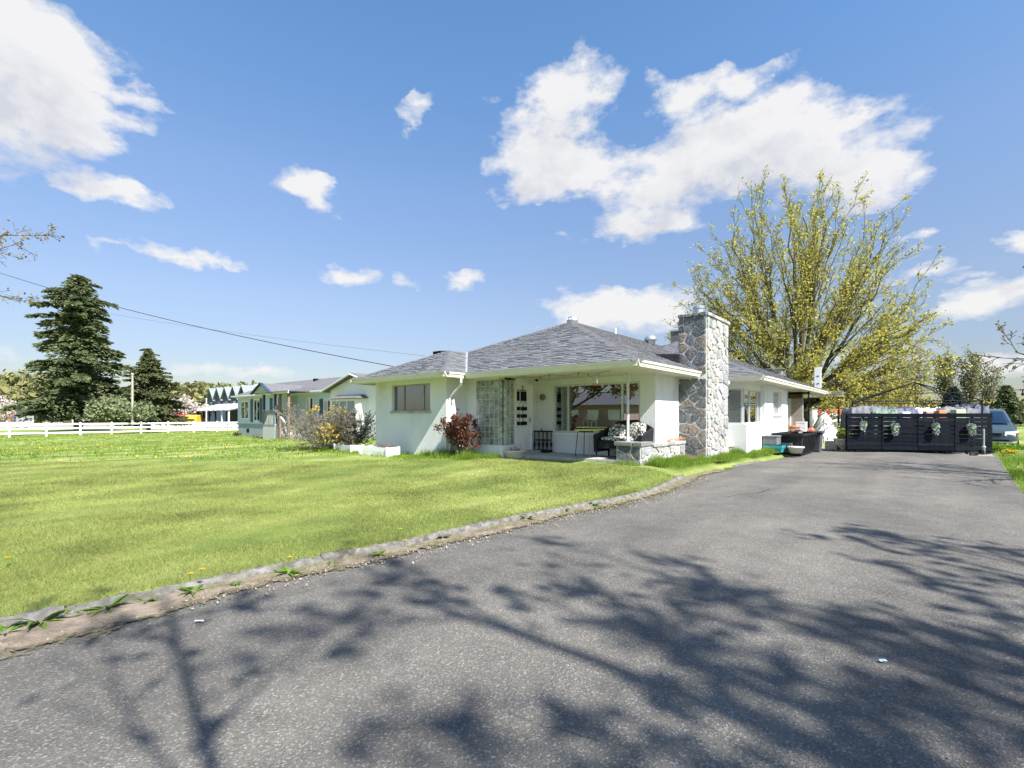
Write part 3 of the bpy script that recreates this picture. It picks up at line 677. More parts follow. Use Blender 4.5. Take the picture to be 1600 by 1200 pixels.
m = MB(); m.box(-14.5,-10.03,9.06,9.09,2.46,2.60); m.box(-10.06,-10.03,9.09,9.84,2.46,2.60); m.box(-10.03,-4.78,9.83,9.86,2.46,2.6); m.box(-4.79,-4.76,9.86,15.9,2.46,2.6); m.box(-4.79,-3.7,15.97,16.0,2.46,2.6); m.box(-3.73,-3.7,16.0,29,2.46,2.6); m.box(-14.5,-14.47,9.09,29,2.46,2.6); m.box(-8.5,-3.73,28.9,28.93,2.46,2.6)
m.build('fascia', TRIM, H)
# downspouts
m = MB(); m.tube([(-9.99,9.62,2.49),(-9.99,9.62,2.36),(-10.05,9.66,2.28),(-10.42,9.66,2.00),(-10.50,9.66,1.92),(-10.50,9.66,.3)], .033, 8)
m.build('downspout', WHITE, H)
m = MB(); m.tube([(-4.55,15.78,2.48),(-4.55,15.78,2.40),(-4.62,15.78,2.32),(-4.95,15.75,2.18),(-5.25,15.72,2.10)], .035, 8); m.build('downspout', WHITE, H)

# ---- roof: felt planes, shingle tabs laid in courses on each slope, caps on hips and ridges
def zf(b, a, plane):
    if plane == 'F': return EZ+P_*(a-9.74)
    if plane == 'R': return EZ+P_*(-4.66-b)
    if plane == 'L': return EZ+P_*(b+14.5)
    if plane == 'WF': return EZ+P_*(a-8.97)
    if plane == 'WR': return EZ+P_*(-9.95-b)
    if plane == 'DF': return EZ+P_*(a-15.9)
    if plane == 'DR': return EZ+P_*(-3.6-b)
    if plane == 'DL': return EZ+P_*4.4-P_*(-8-b)
planes = [('F', [(-9.95,9.74),(-4.66,9.74),(-9.58,14.66),(-12.225,12.015)]), ('R', [(-4.66,9.74),(-4.66,15.9),(-8.53,19.77),(-9.58,19.77),(-9.58,14.66)]),
  ('WF', [(-14.5,8.97),(-9.95,8.97),(-12.225,11.245)]), ('WR', [(-9.95,8.97),(-9.95,9.74),(-12.225,12.015),(-12.225,11.245)]),
  ('DF', [(-4.66,15.9),(-3.6,15.9),(-8,20.3),(-8.53,19.77)]), ('DR', [(-3.6,15.9),(-3.6,29),(-8,29),(-8,20.3)]),
  ('R', [(-8.53,19.77),(-8.53,32),(-9.58,32),(-9.58,19.77)]), ('DL', [(-8,20.3),(-8,32),(-8.53,32),(-8.53,19.77)]), ('DR', [(-5.4,29),(-5.4,34),(-8,34),(-8,29)]),
  ('L', [(-14.5,8.97),(-12.225,11.245),(-12.225,12.015),(-14.5,14)]), ('L', [(-14.5,14),(-12.225,12.015),(-9.58,14.66),(-9.58,32),(-14.5,32)])]
m = MB()
for pl, poly in planes:
    m.add([(b, a, zf(b, a, pl)-.01) for b, a in poly], [tuple(range(len(poly)))])
roof = m.build('roof', DECK, H)
nrm = {'F': (0,-1), 'WF': (0,-1), 'DF': (0,-1), 'R': (1,0), 'WR': (1,0), 'DR': (1,0), 'L': (-1,0), 'DL': (-1,0)}
def clip(poly, ax, lim, keep_less):
    out = []
    for i in range(len(poly)):
        p, q = poly[i], poly[(i+1) % len(poly)]
        ip = (p[ax] <= lim) if keep_less else (p[ax] >= lim); iq = (q[ax] <= lim) if keep_less else (q[ax] >= lim)
        if ip: out.append(p)
        if ip != iq:
            t = (lim-p[ax])/(q[ax]-p[ax]); out.append((p[0]+t*(q[0]-p[0]), p[1]+t*(q[1]-p[1])))
    return out
tabs = []
for pl, poly in planes:
    if pl in ('L', 'DL'): continue
    nb, na = nrm[pl]; up = (-nb, -na); along = (na*-1 if na else 0, nb) if True else None
    ax_s = 1 if na else 0      # coordinate running up the slope in plan
    ax_u = 1-ax_s
    sgn = 1 if up[ax_s] > 0 else -1
    e0 = {'F': 9.74, 'WF': 8.97, 'DF': 15.9, 'R': -4.66, 'WR': -9.95, 'DR': -3.6}[pl]
    s_max = max(sgn*(p[ax_s]-e0) for p in poly); u_min = min(p[ax_u] for p in poly); u_max = max(p[ax_u] for p in poly)
    ex = .135; k = 0; s_ = 0.0
    s_min = min(sgn*(p[ax_s]-e0) for p in poly); k = int(s_min/ex)
    while k*ex < s_max:
        u = u_min-(.165 if k % 2 else 0)-R.random()*.1
        while u < u_max:
            w = R.choice((.16,.22,.30,.36)); lo = k*ex-R.choice((0,0,.03,.045)); hi = (k+1)*ex+.01
            lo = max(lo, -.02 if k == 0 else lo)
            q = [(e0+sgn*lo, u+.004), (e0+sgn*lo, u+w-.004), (e0+sgn*hi, u+w-.004), (e0+sgn*hi, u+.004)]
            rect = poly
            c0, c1 = sorted((e0+sgn*lo, e0+sgn*hi))
            rect = clip(rect, ax_s, c1, True); rect = clip(rect, ax_s, c0, False) if rect else rect
            rect = clip(rect, ax_u, u+w-.003, True) if rect else rect; rect = clip(rect, ax_u, u+.003, False) if rect else rect
            if len(rect) >= 3:
                thick = R.choice((.012,.015,.022)); bot = []; top = []
                for (b, a) in rect:
                    z = zf(b, a, pl); v = sgn*((b, a)[ax_s]-e0); f = (v-lo)/(hi-lo)
                    h = thick*(1-f)+.003
                    bot.append((b, a, z-.008)); top.append((b+nb*h*.4, a+na*h*.4, z+h*.92))
                area = abs(sum(rect[i][0]*rect[(i+1)%len(rect)][1]-rect[(i+1)%len(rect)][0]*rect[i][1] for i in range(len(rect))))/2
                ce = H2W(sum(p[0] for p in rect)/len(rect), sum(p[1] for p in rect)/len(rect))
                if area > .0012:
                    # orientation
                    sg = sum((rect[(i+1)%len(rect)][0]-rect[i][0])*(rect[(i+1)%len(rect)][1]+rect[i][1]) for i in range(len(rect)))
                    if sg > 0: bot.reverse(); top.reverse()
                    face = max(.05, -(nb*(CS*ce.x-SN*ce.y)+na*(SN*ce.x+CS*ce.y))/ce.length)
                    tabs.append((area*face/ce.length_squared, bot, top))
            u += w
        k += 1
tabs.sort(key=lambda t: -t[0])
for t in tabs[:300]:
    c = Vector(t[1][0]); mm = MB(); mm.prism([Vector(v)-c for v in t[1]], [Vector(v)-c for v in t[2]])
    o = mm.build('shingle', SHINGLE, roof, local=True); o.location = c-Vector(HO)
m = MB()
for t in tabs[300:]: m.prism(t[1], t[2])
m.build('shingle_courses', SHINGLE, roof)['kind'] = 'stuff'
def caps(p, q, nm='ridge_cap'):
    p = Vector(p); q = Vector(q); n = int((q-p).length/.14); m = MB(); d = (q-p)/n; side = Vector((-d.y, d.x, 0)).normalized()*.13
    for i in range(n):
        a0 = p+d*i; a1 = a0+d*1.15; dz0 = .034; dz1 = .018
        m.loft([[c+side-Vector((0,0,.055-dz)), c+Vector((0,0,dz)), c-side-Vector((0,0,.055-dz)), c-side-Vector((0,0,.07-dz)), c+side-Vector((0,0,.07-dz))] for c, dz in ((a0, dz0), (a1, dz1))])
    m.build(nm, CAPS, roof)
rz_ = EZ+P_*4.92
caps((-4.66,9.74,EZ),(-9.58,14.66,rz_)); caps((-9.58,32,rz_),(-9.58,14.66,rz_)); caps((-12.3,11.94,EZ+P_*2.2),(-9.58,14.66,rz_)); caps((-9.95,8.97,EZ),(-12.225,11.245,EZ+P_*2.275)); caps((-14.5,8.97,EZ),(-12.225,11.245,EZ+P_*2.275))
caps((-3.6,15.9,EZ),(-8,20.3,EZ+P_*4.4)); caps((-8,32,EZ+P_*4.4),(-8,20.3,EZ+P_*4.4))
m = MB(); m.loft([[(-9.95+.09-k*2.275,9.74+.0+k*2.275,EZ+k*P_*2.275+.03),(-9.95+k*-2.275,9.74+k*2.275,EZ+k*P_*2.275+.012),(-9.95-.09-k*2.275,9.74+k*2.275,EZ+k*P_*2.275+.03)] for k in (0,1)], closed=False)
m.build('valley_flashing', ALU, roof)
# roof fittings
def dome_vent(b, a, z, r, nm='roof_vent'):
    m = MB(); m.lathe([(r*.75,-.15),(r*.75,.02),(r*1.02,.05),(r,.12),(r*.8,.2),(r*.45,.26),(.01,.28)], (b,a,z), 14); m.build(nm, GREYSTEEL, H, smooth=True)
m = MB(); m.lathe([(.12,-.1),(.12,.02),(.17,.04),(.20,.12),(.19,.2),(.13,.27),(.05,.30),(.005,.305)], (-9.75,15.0,rz_-.02), 20)
for k in range(14):
    t = 2*math.pi*k/14; m.bar((-9.75+.165*math.cos(t),15+.165*math.sin(t),rz_+.02),(-9.75+.20*math.cos(t+.3),15+.20*math.sin(t+.3),rz_+.17),.012,.05)
m.build('turbine_vent', GREYSTEEL, H, smooth=True)
m = MB(); m.lathe([(.04,-.2),(.04,.14),(.055,.14),(.055,.19),(.0,.2)], (-9.4,17.6,4.72), 10); m.build('vent_pipe', WHITE, H)
dome_vent(-8.9, 19.8, 4.6, .26)
m = MB(); m.prism([(-12.75,11.0,3.30),(-12.45,11.0,3.34),(-12.45,11.3,3.48),(-12.75,11.3,3.42)],[(-12.78,10.97,3.60),(-12.42,10.97,3.60),(-12.42,11.33,3.64),(-12.78,11.33,3.64)]); m.build('roof_vent', DARK, H)

# ---- field stone work: stones are cells of a random mosaic, each its own piece standing proud of the mortar
def cells(w, h, n, seed, relax=1):
    rr = random.Random(seed); P = [(rr.uniform(0, w), rr.uniform(0, h)) for _ in range(n)]
    for it in range(relax+1):
        out = []
        for i, p in enumerate(P):
            poly = [(0,0),(w,0),(w,h),(0,h)]
            for j, q in enumerate(P):
                if i == j: continue
                mx_, my_ = (p[0]+q[0])/2, (p[1]+q[1])/2; nx, ny = q[0]-p[0], q[1]-p[1]
                if nx*nx+ny*ny > 4*max(w, h)**2/n*6: continue
                new = []
                for k in range(len(poly)):
                    A_, B_ = poly[k], poly[(k+1) % len(poly)]
                    da = (A_[0]-mx_)*nx+(A_[1]-my_)*ny; db = (B_[0]-mx_)*nx+(B_[1]-my_)*ny
                    if da <= 0: new.append(A_)
                    if (da < 0) != (db < 0) and da != db:
                        t = da/(da-db); new.append((A_[0]+t*(B_[0]-A_[0]), A_[1]+t*(B_[1]-A_[1])))
                poly = new
                if len(poly) < 3: break
            if len(poly) >= 3: out.append(poly)
        if it < relax: P = [(sum(v[0] for v in c)/len(c), sum(v[1] for v in c)/len(c)) for c in out]
    return out
def stones(w, h, n, seed, to3, parent, mat_, gap=.018, proud=.03, base=0):
    """to3(u, v, d) gives the frame point, d out of the face"""
    rr = random.Random(seed+50)
    for c in cells(w, h, n, seed):
        cx, cy = sum(v[0] for v in c)/len(c), sum(v[1] for v in c)/len(c)
        # inset and knock the corners off
        pts = []
        for k in range(len(c)):
            p, q = c[k], c[(k+1) % len(c)]
            for t in (.13, .87):
                x, y = p[0]+t*(q[0]-p[0]), p[1]+t*(q[1]-p[1]); d = math.hypot(x-cx, y-cy); f = max(.25, (d-gap*rr.uniform(.7,1.5))/d) if d > 0 else 1
                pts.append((cx+(x-cx)*f, cy+(y-cy)*f))
        pr = proud*rr.uniform(.5, 1.2); rings = [[to3(x, y, -.01) for x, y in pts], [to3(x, y, pr*.65) for x, y in pts],
            [to3(cx+(x-cx)*.86, cy+(y-cy)*.86, pr*rr.uniform(.85,1.15)) for x, y in pts], [to3(cx+(x-cx)*.4, cy+(y-cy)*.4, pr*rr.uniform(.95,1.2)) for x, y in pts]]
        m = MB(); m.loft(rings, True)
        o3 = Vector(rings[0][0]); m.v = [tuple(Vector(v)-o3) for v in m.v]
        o = m.build('stone', mat_, parent, local=True); off = ORG[parent.name] if parent.name in ORG else Vector(HO)
        o.location = o3-off
CH = None
ch = MB(); ch.box(-5.3,-4.53,13.69,15.58,0,4.17); ch.box(-5.27,-4.56,13.72,15.55,4.17,4.20)
chim = ch.build('chimney', MORTAR, H)
ORG[chim.name] = Vector(HO)
ROOFATCH = EZ+P_*(5.3-4.66)
stones(.77, 2.45, 26, 11, lambda u, v, d: (-5.3+u, 13.69-d, v), chim, STONE_SHADED, gap=.013)
stones(.77, 1.62, 15, 12, lambda u, v, d: (-5.3+u, 13.69-d, 2.55+v), chim, STONE_SHADED, gap=.016)
stones(1.89, 4.17, 104, 13, lambda u, v, d: (-4.53+d, 13.69+u, v), chim, STONE_LIT, gap=.018, proud=.045)
stones(1.89, .9, 14, 14, lambda u, v, d: (-5.3-d, 15.58-u, 3.25+v), chim, STONE_LIT)
for k in range(7):
    w = 1.97/7; m = MB(); m.obox((-4.54, 13.66+w*(k+.5), 4.215), (.17, w*.9, .095), rz=R.uniform(-.05,.05)); m.build('coping_stone', STONE_LIT, chim, bevel=.015)
for k in range(4):
    w = .8/4; m = MB(); m.obox((-5.27+w*(k+.5)-.05, 13.72, 4.225), (w*.9, .19, .10), rz=R.uniform(-.08,.08)); m.build('coping_stone', STONE_SHADED, chim, bevel=.015)
m = MB(); m.box(-5.25,-4.6,13.8,15.5,4.2,4.24); m.build('chimney_cap', CONC, chim)
m = MB(); m.lathe([(.135,0),(.135,.24),(.16,.25),(.16,.31),(.12,.33),(.0,.335)], (-4.87,14.05,4.21), 16); m.build('flue', GREYSTEEL, chim, smooth=False)
# cricket and stepped dark flashing where the chimney meets the roof
m = MB(); m.prism([(-5.9,13.35,3.13),(-5.28,13.45,2.86),(-5.28,14.2,2.88),(-5.9,14.0,3.14)], [(-5.9,13.5,3.20),(-5.29,13.55,3.16),(-5.29,14.1,3.16),(-5.9,13.9,3.20)]); m.build('chimney_flashing', DARK, H)
# brick chimney behind the ridge
c2o = (-9.2, 23.5, 4.3)
m = MB(); m.box(-9.35,-8.75,23.1,23.7,4.2,5.50); c2 = m.build('brick_chimney', mat('dark_mortar',(.16,.16,.16),(.2,.2,.2),20,.9), H); ORG[c2.name] = Vector(HO)
def bricks(x0, x1, z0, z1, to3, parent, mat_, bw=.2, bh_=.075, proud=.008):
    z = z0; r_ = 0; base = None
    while z < z1-.01:
        x = x0-(bw/2 if r_ % 2 else 0)
        while x < x1:
            a0, a1 = max(x, x0), min(x+bw-.01, x1)
            if a1-a0 > .03:
                pts = [to3(a0, z), to3(a1, z), to3(a1, z+bh_-.01), to3(a0, z+bh_-.01)]; n = (Vector(pts[1])-Vector(pts[0])).cross(Vector(pts[3])-Vector(pts[0])).normalized()
                m = MB(); c = Vector(pts[0]); m.prism([Vector(p)-c-n*.005 for p in pts], [Vector(p)-c+n*proud for p in pts]); o = m.build('brick', mat_, parent, local=True); o.location = c-ORG[parent.name]
            x += bw
        z += bh_; r_ += 1
bricks(-9.35,-8.75,4.5,5.48,lambda u,v:(u,23.1,v),c2,BRICKG); bricks(23.1,23.7,4.5,5.48,lambda u,v:(-8.75,u,v),c2,BRICKG)
m = MB(); m.box(-9.4,-8.7,23.05,23.75,5.50,5.57); m.build('chimney_cap', CONC, c2); m = MB(); m.lathe([(.13,0),(.13,.2),(.17,.22),(.0,.27)],(-8.95,23.4,5.57),12); m.build('flue', GREYSTEEL, c2)

# porch post on its pier and the low wall
pier = thing('stone_pier', 'squat granite pier with shaded front and stone cap at the porch corner, carrying the metal post', 'pier', (-5.5,11.2,.1), 'H')
m = MB(); m.box(-5.80,-5.16,10.93,11.50,.0,.66); m.build('core', MORTAR, pier)
stones(.64,.62,8,21,lambda u,v,d:(-5.80+u,10.93-d,.04+v),pier,STONE_SHADED,gap=.016); stones(.57,.62,7,22,lambda u,v,d:(-5.16+d,10.93+u,.04+v),pier,STONE_LIT,gap=.018); stones(.57,.62,6,23,lambda u,v,d:(-5.80-d,11.5-u,.04+v),pier,STONE_SHADED,gap=.016)  # front and left stones carry the shade in their colour
for k in range(3):
    m = MB(); m.obox((-5.86+.25*(k+.5), 11.2, .715), (.236, .66, .10), rz=R.uniform(-.02,.02)); m.build('coping_stone', multi('cap_granite%d'%k, [(.16,.165,.17),(.25,.25,.25)], .8, .4, 30), pier, bevel=.014)
m = MB(); m.tube([(-5.66,11.25,.76),(-5.66,11.25,2.5)], .036, 12); m.lathe([(.07,0),(.07,.02),(.0,.02)],(-5.66,11.25,.762),12); m.tube([(-5.66,11.25,2.2),(-5.72,11.12,2.42),(-5.74,11.05,2.5)],.012,6)
m.build('porch_post', mat('chalky_post', (.42,.44,.46), (.66,.68,.69), 25, .6, .002, 60), H)
lw = thing('low_stone_wall', 'knee-high sunlit field stone wall running from the porch pier to the tall chimney', 'wall', (-5.2,12.3,.1), 'H')
m = MB(); m.box(-5.298,-5.12,11.5,13.66,.0,.62); m.build('core', MORTAR, lw)
stones(2.16,.56,17,24,lambda u,v,d:(-5.12+d,11.5+u,.06+v),lw,STONE_LIT,gap=.02)
x = 11.5
while x < 13.5:
    w = R.uniform(.34,.5); w = min(w, 13.64-x); m = MB(); m.obox((-5.19, x+w/2, .665), (.25, w-.014, .085), rz=R.uniform(-.02,.02)); m.build('coping_stone', STONE_LIT, lw, bevel=.014); x += w
lw2 = thing('low_stone_ledge', 'short low field stone plinth with pale concrete slab between chimney and corner window', 'ledge', (-5,16,.1), 'H')
m = MB(); m.box(-5.3,-4.62,15.62,16.39,.0,.42); m.build('core', MORTAR, lw2); stones(.68,.4,6,25,lambda u,v,d:(-5.3+u,15.62-d,.02+v),lw2,STONE_LIT); stones(.77,.4,6,26,lambda u,v,d:(-4.62+d,15.62+u,.02+v),lw2,STONE_LIT)
m = MB(); m.box(-5.3,-4.56,15.60,16.395,.425,.51); m.build('slab', CONC, lw2, bevel=.01)
# recess at the back of the wing: brick wall, steel door, black post
m = MB(); m.box(-7.4,-4.15,25.5,25.7,0,SZ); bw_ = m.build('back_wall', mat('grey_board', (.25,.27,.29),(.32,.34,.36),5,.7), H); ORG[bw_.name] = Vector(HO)
bricks(-4.62,-4.16,.1,2.2,lambda u,v:(u,25.5,v),bw_,BRICKP,.22,.09)
m = MB(); m.box(-5.45,-4.72,25.44,25.5,.1,2.12); bd = m.build('back_door', mat('grey_door',(.22,.26,.30),(.26,.30,.34),4,.4), H); m = MB(); m.sphere((-4.8,25.40,1.1),.035); m.build('handle', GREYSTEEL, bd)
m = MB(); m.box(-4.71,-4.62,25.42,25.5,.1,2.2); m.box(-5.6,-5.46,25.42,25.5,.1,2.2); m.build('door_jamb', WHITE, H)
m = MB(); m.box(-5.6,-4.16,25.40,25.5,2.21,2.48); m.build('lintel', mat('brown_stain',(.09,.05,.035),(.14,.08,.055),6,.6), H)
m = MB(); m.tube([(-3.75,24.5,0),(-3.75,24.5,2.5)], .03, 8); m.box(-5.2,-3.72,24.46,24.54,2.36,2.44); m.build('steel_post', DARK, H)
flue = MB(); flue.box(-4.12,-3.84,28.5,28.62,2.78,3.84); fo = solo(flue, 'flue_casing', WHITE, 'tall white metal flue casing standing above the far end of the eave', 'flue', (-4,28.6,2.78), 'H')
for z in (3.0,3.38):
    q = MB(); q.box(-4.02,-3.92,28.49,28.5,z,z+.04); q.build('vent_slot', DARK, fo).data.transform(Matrix.Translation((4,-28.6,-2.78)))
# ------------------------------------------------------------------ trees and shrubs
def rot_about(v, axis, ang): return Matrix.Rotation(ang, 3, axis) @ v
class Grower:
    def __init__(s, seed, n, lf, seg, sides, grav, wob, spread, start, tipd, tail=.25, minr=.004, maxd=3):
        s.r = random.Random(seed); s.n = n; s.lf = lf; s.seg = seg; s.sides = sides; s.grav = grav; s.wob = wob; s.spread = spread; s.start = start; s.tipd = tipd; s.tail = tail; s.minr = minr; s.maxd = maxd
        s.m = MB(); s.tips = []
    def grow(s, p, d, L_, r0, dep):
        r = s.r; d = Vector(d).normalized(); pts = [Vector(p)]; rad = [r0]; n = s.seg[dep]
        for i in range(n):
            d = (d+Vector((r.gauss(0,1),r.gauss(0,1),r.gauss(0,1)))*s.wob[dep]+Vector((0,0,s.grav[dep]/n))).normalized()
            pts.append(pts[-1]+d*(L_/n)); rad.append(max(s.minr, r0*(1-(1-s.tail)*(i+1)/n)))
        s.m.tube(pts, rad, s.sides[dep], cap=False)
        if dep >= s.tipd:
            for i in range(1, len(pts)): s.tips.append((pts[i], dep))
        if dep < s.maxd:
            k = s.n[dep]; k = int(k) if k >= 1 else 1
            az = r.uniform(0, 6.28)
            for j in range(k):
                t = s.start[dep]+(1-s.start[dep])*(j+r.random())/k; x = t*n; i = min(int(x), n-1); q = pts[i].lerp(pts[i+1], x-i); dd = (pts[i+1]-pts[i]).normalized()
                az += 2.4+r.uniform(-.5,.5); per = dd.orthogonal().normalized(); per = rot_about(per, dd, az)
                sp = s.spread[dep]*r.uniform(.7,1.3); nd = dd*math.cos(sp)+per*math.sin(sp)
                s.grow(q, nd, L_*s.lf[dep]*(1-.55*t)*r.uniform(.7,1.25), max(s.minr, rad[i]*.55), dep+1)
def foliage_cloud(tips, per, spread, size, seed, keep=1.0, flat=0, weight=None):
    rs = np.random.RandomState(seed); P = np.array([tuple(p) for p, d in tips])
    if keep < 1: P = P[rs.random(len(P)) < keep]
    C = np.repeat(P, per, axis=0); C = C+rs.normal(size=C.shape)*spread
    return leaf_arrays(C, size, rs, flat)
YLEAF = multi('young_maple_leaves', [(.30,.32,.07),(.44,.43,.08),(.54,.46,.07),(.40,.42,.10),(.60,.48,.08)], .7, .2, 20, 0, trans=.45)
# big leafing maple behind the house: many stems fanned from one base
o = Vector(at(1243,690,30)); o.z = -.1
T = thing('maple_tree', 'huge many-stemmed maple with yellow-green spring leaves rising behind the far end of the bungalow', 'tree', o)
rr = random.Random(9); MT = MB(); TIPS = []
MT.tube([(0,0,-.2),(.05,0,1.2),(0,.05,2.7)], [.85,.70,.60], 12)
def dome_r(th):
    K = [(0,13.9),(.25,13.4),(.5,12.0),(.8,10.4),(1.05,9.3),(1.35,8.5),(1.6,8.0),(2.2,6.5)]
    for (a0,r0),(a1,r1) in zip(K,K[1:]):
        if th <= a1: return r0+(r1-r0)*(th-a0)/(a1-a0)
    return 6.5
def dome_pt(th, az, f): r_ = dome_r(th)*f; return Vector((r_*.93*math.sin(th)*math.cos(az), r_*math.sin(th)*math.sin(az)*.72, 2.5+r_*math.cos(th)))
def bez(p0, p1, p2, n): return [p0*(1-t)**2+p1*2*t*(1-t)+p2*t*t for t in [i/n for i in range(n+1)]]
def jitter(pts, s_): return [pts[0]]+[p+Vector((rr.gauss(0,s_),rr.gauss(0,s_),rr.gauss(0,s_)))*(i/len(pts)) for i, p in enumerate(pts[1:], 1)]
def twig(p, d, L_, r0, dep):
    n = 4; pts = [p]; d = d.normalized()
    for i in range(n): d = (d+Vector((rr.gauss(0,.12),rr.gauss(0,.12),rr.gauss(0,.10)+.07))).normalized(); pts.append(pts[-1]+d*L_/n)
    MT.tube(pts, [max(.007, r0*(1-.2*i)) for i in range(n+1)], 3, cap=False)
    for i in range(1, n+1): TIPS.append((pts[i], dep))
    if dep > 0:
        for k in range(3):
            i = rr.randint(1, n-1); per = d.orthogonal().normalized(); per = rot_about(per, d, rr.uniform(0,6.28)); twig(pts[i], d+per*rr.uniform(.35,.8), L_*rr.uniform(.4,.65), r0*.6, dep-1)
def twigs_along(pts, r_at, s0, step, base):
    tot = len(pts)-1; L_ = sum((pts[i+1]-pts[i]).length for i in range(tot)); n = int(L_*(1-s0)/step)
    for k in range(n):
        s_ = s0+(1-s0)*(k+rr.random())/n; x = s_*tot; i = min(int(x), tot-1); p = pts[i].lerp(pts[i+1], x-i); d = (pts[i+1]-pts[i]).normalized(); per = rot_about(d.orthogonal().normalized(), d, rr.uniform(0,6.28))
        twig(p, d*1.1+per*rr.uniform(.35,.75), base*rr.uniform(.6,1.2)*(1.15-.45*s_), .014, 1)
prim = []; NP = 38
for i in range(NP):
    th = 1.62*((i+.5)/NP)**.62; az = i*2.39996; p2 = dome_pt(th, az, rr.uniform(.9,1.02)); p0 = Vector((.45*math.sin(th)*math.cos(az), .45*math.sin(th)*math.sin(az), 1.9+rr.uniform(0,.9)))
    ln = (p2-p0).length; p1 = p0+Vector((math.sin(th*.95)*math.cos(az),math.sin(th*.95)*math.sin(az),math.cos(th*.8)))*ln*.48; p1.z += .35*math.sin(th)*1.0-(.5 if th > 1.3 else 0)
    pts = jitter(bez(p0,p1,p2,12), .16); r0 = rr.uniform(.13,.20)*(1.1-.3*th/1.6); MT.tube(pts, [max(.014, r0*(1-.92*(k/12)**.8)) for k in range(13)], 7, cap=False); prim.append((th,az,pts,r0)); twigs_along(pts, None, .28, .42, 1.15)
    for q in pts[-2:]: TIPS.append((q, 1))
NS = 330
for i in range(NS):
    th = 1.75*((i+.5)/NS)**.6; az = i*2.39996+.7; p2 = dome_pt(th, az, rr.uniform(.80,1.03)); best = max(prim, key=lambda q: math.cos(q[0])*math.cos(th)+math.sin(q[0])*math.sin(th)*math.cos(q[1]-az)+rr.uniform(0,.03))
    s_ = rr.uniform(.12,.55); x = s_*12; j = min(int(x), 11); p0 = best[2][j].lerp(best[2][j+1], x-j); d = (best[2][j+1]-best[2][j]).normalized(); ln = (p2-p0).length
    pts = jitter(bez(p0, p0+d*ln*.42, p2, 8), .14); r0 = best[3]*(1-.92*s_**.8)*.55; MT.tube(pts, [max(.010, r0*(1-.9*(k/8)**.8)) for k in range(9)], 5, cap=False); twigs_along(pts, None, .25, .36, .95)
MT.build('trunk', BARKG, T, local=True, smooth=True); print('tips', len(TIPS), len(MT.f))
rsm = np.random.RandomState(3)
V, Fc = foliage_cloud(TIPS, 2, .10, .092, 5, keep=.42)
npmesh('crown', V, Fc, YLEAF, T)
print('leaves', len(Fc))
# clusters of older gold flowers along the main limbs
# the two trees out of sight on the right of the drive, whose shade and branch ends reach into view
BUD = multi('bud_leaves', [(.16,.15,.05),(.22,.17,.07),(.25,.15,.09),(.14,.17,.04)], .8, .2, 20, 0, trans=.3)
def park_tree(seed, loc, label, height, spread=1.0, per=3, leaf=.085, name='broadleaf_tree', first=1.3, wmat=BARK, lmat=None, n0=9, keep=.8, grp=None, tmax=.95):
    T = thing(name, label, 'tree', loc, group=grp)
    G = Grower(seed, [7,5,4], [.52,.5,.5], [8,5,4,3], [8,5,4,3], [.35,.15,.0,-.05], [.07,.11,.14,.14], [.65,.6,.6], [.25,.2,.15], 2, tail=.2, minr=.006)
    G.m.tube([(0,0,-.2),(0,0,.5),(.05,.02,first*1.0)], [height*.042,height*.034,height*.03], 10)
    rr = random.Random(seed)
    for i in range(n0):
        az = i*2.39996+seed; tilt = .12+tmax*(i/(n0-1)); L_ = height*.85*(1-.25*i/n0)*rr.uniform(.85,1.1)*spread
        G.grow((.05,.02,first*rr.uniform(.85,1.25)), (math.sin(tilt)*math.cos(az), math.sin(tilt)*math.sin(az), math.cos(tilt)), L_, height*.0115, 0)
    G.m.build('trunk', wmat, T, local=True, smooth=True)
    V, Fc = foliage_cloud(G.tips, per, leaf*1.1, leaf, seed, keep=keep); npmesh('crown', V, Fc, lmat or BUD, T); return T
park_tree(21, (8.3,-5.9,0), 'budding tree beside the drive just behind the viewer, only its shade on the asphalt shows', 13, per=5, leaf=.12, first=5.0, keep=.17, n0=13, spread=.62, tmax=1.25)
park_tree(33, (13.6,9.4,0), 'bare budding tree whose drooping branch ends enter at the right edge beside the drive', 4.9, per=1, leaf=.045, first=1.7, keep=.3, n0=12, tmax=1.45)
park_tree(47, (-17.9,9.9,.1), 'spring tree at the left edge with tan and pink young leaves on its branch ends', 9.6, per=2, leaf=.055, first=1.6, keep=.55, lmat=multi('tan_leaves', [(.30,.22,.10),(.22,.20,.07),(.34,.20,.13),(.20,.22,.08)], .8, .2, 20, 0, trans=.35))

T = thing('shadow_tree', 'unseen slim straight tree added behind the viewer, its trunk shade crossing the asphalt', 'tree', (2.45,-2.5,0))  # out of view, added to cast the straight limb shadow on the drive
G = Grower(5, [5,4], [.3,.5], [10,5,3], [8,4,3], [.1,.1,.0], [.012,.12,.14], [.6,.6], [.62,.2], 1, tail=.35, minr=.006, maxd=2)
G.grow((0,0,-.1),(0,0,1), 8.6, .062, 0); G.m.build('trunk', BARK, T, local=True, smooth=True); V, Fc = foliage_cloud(G.tips, 2, .08, .09, 6, keep=.5); npmesh('crown', V, Fc, BUD, T)
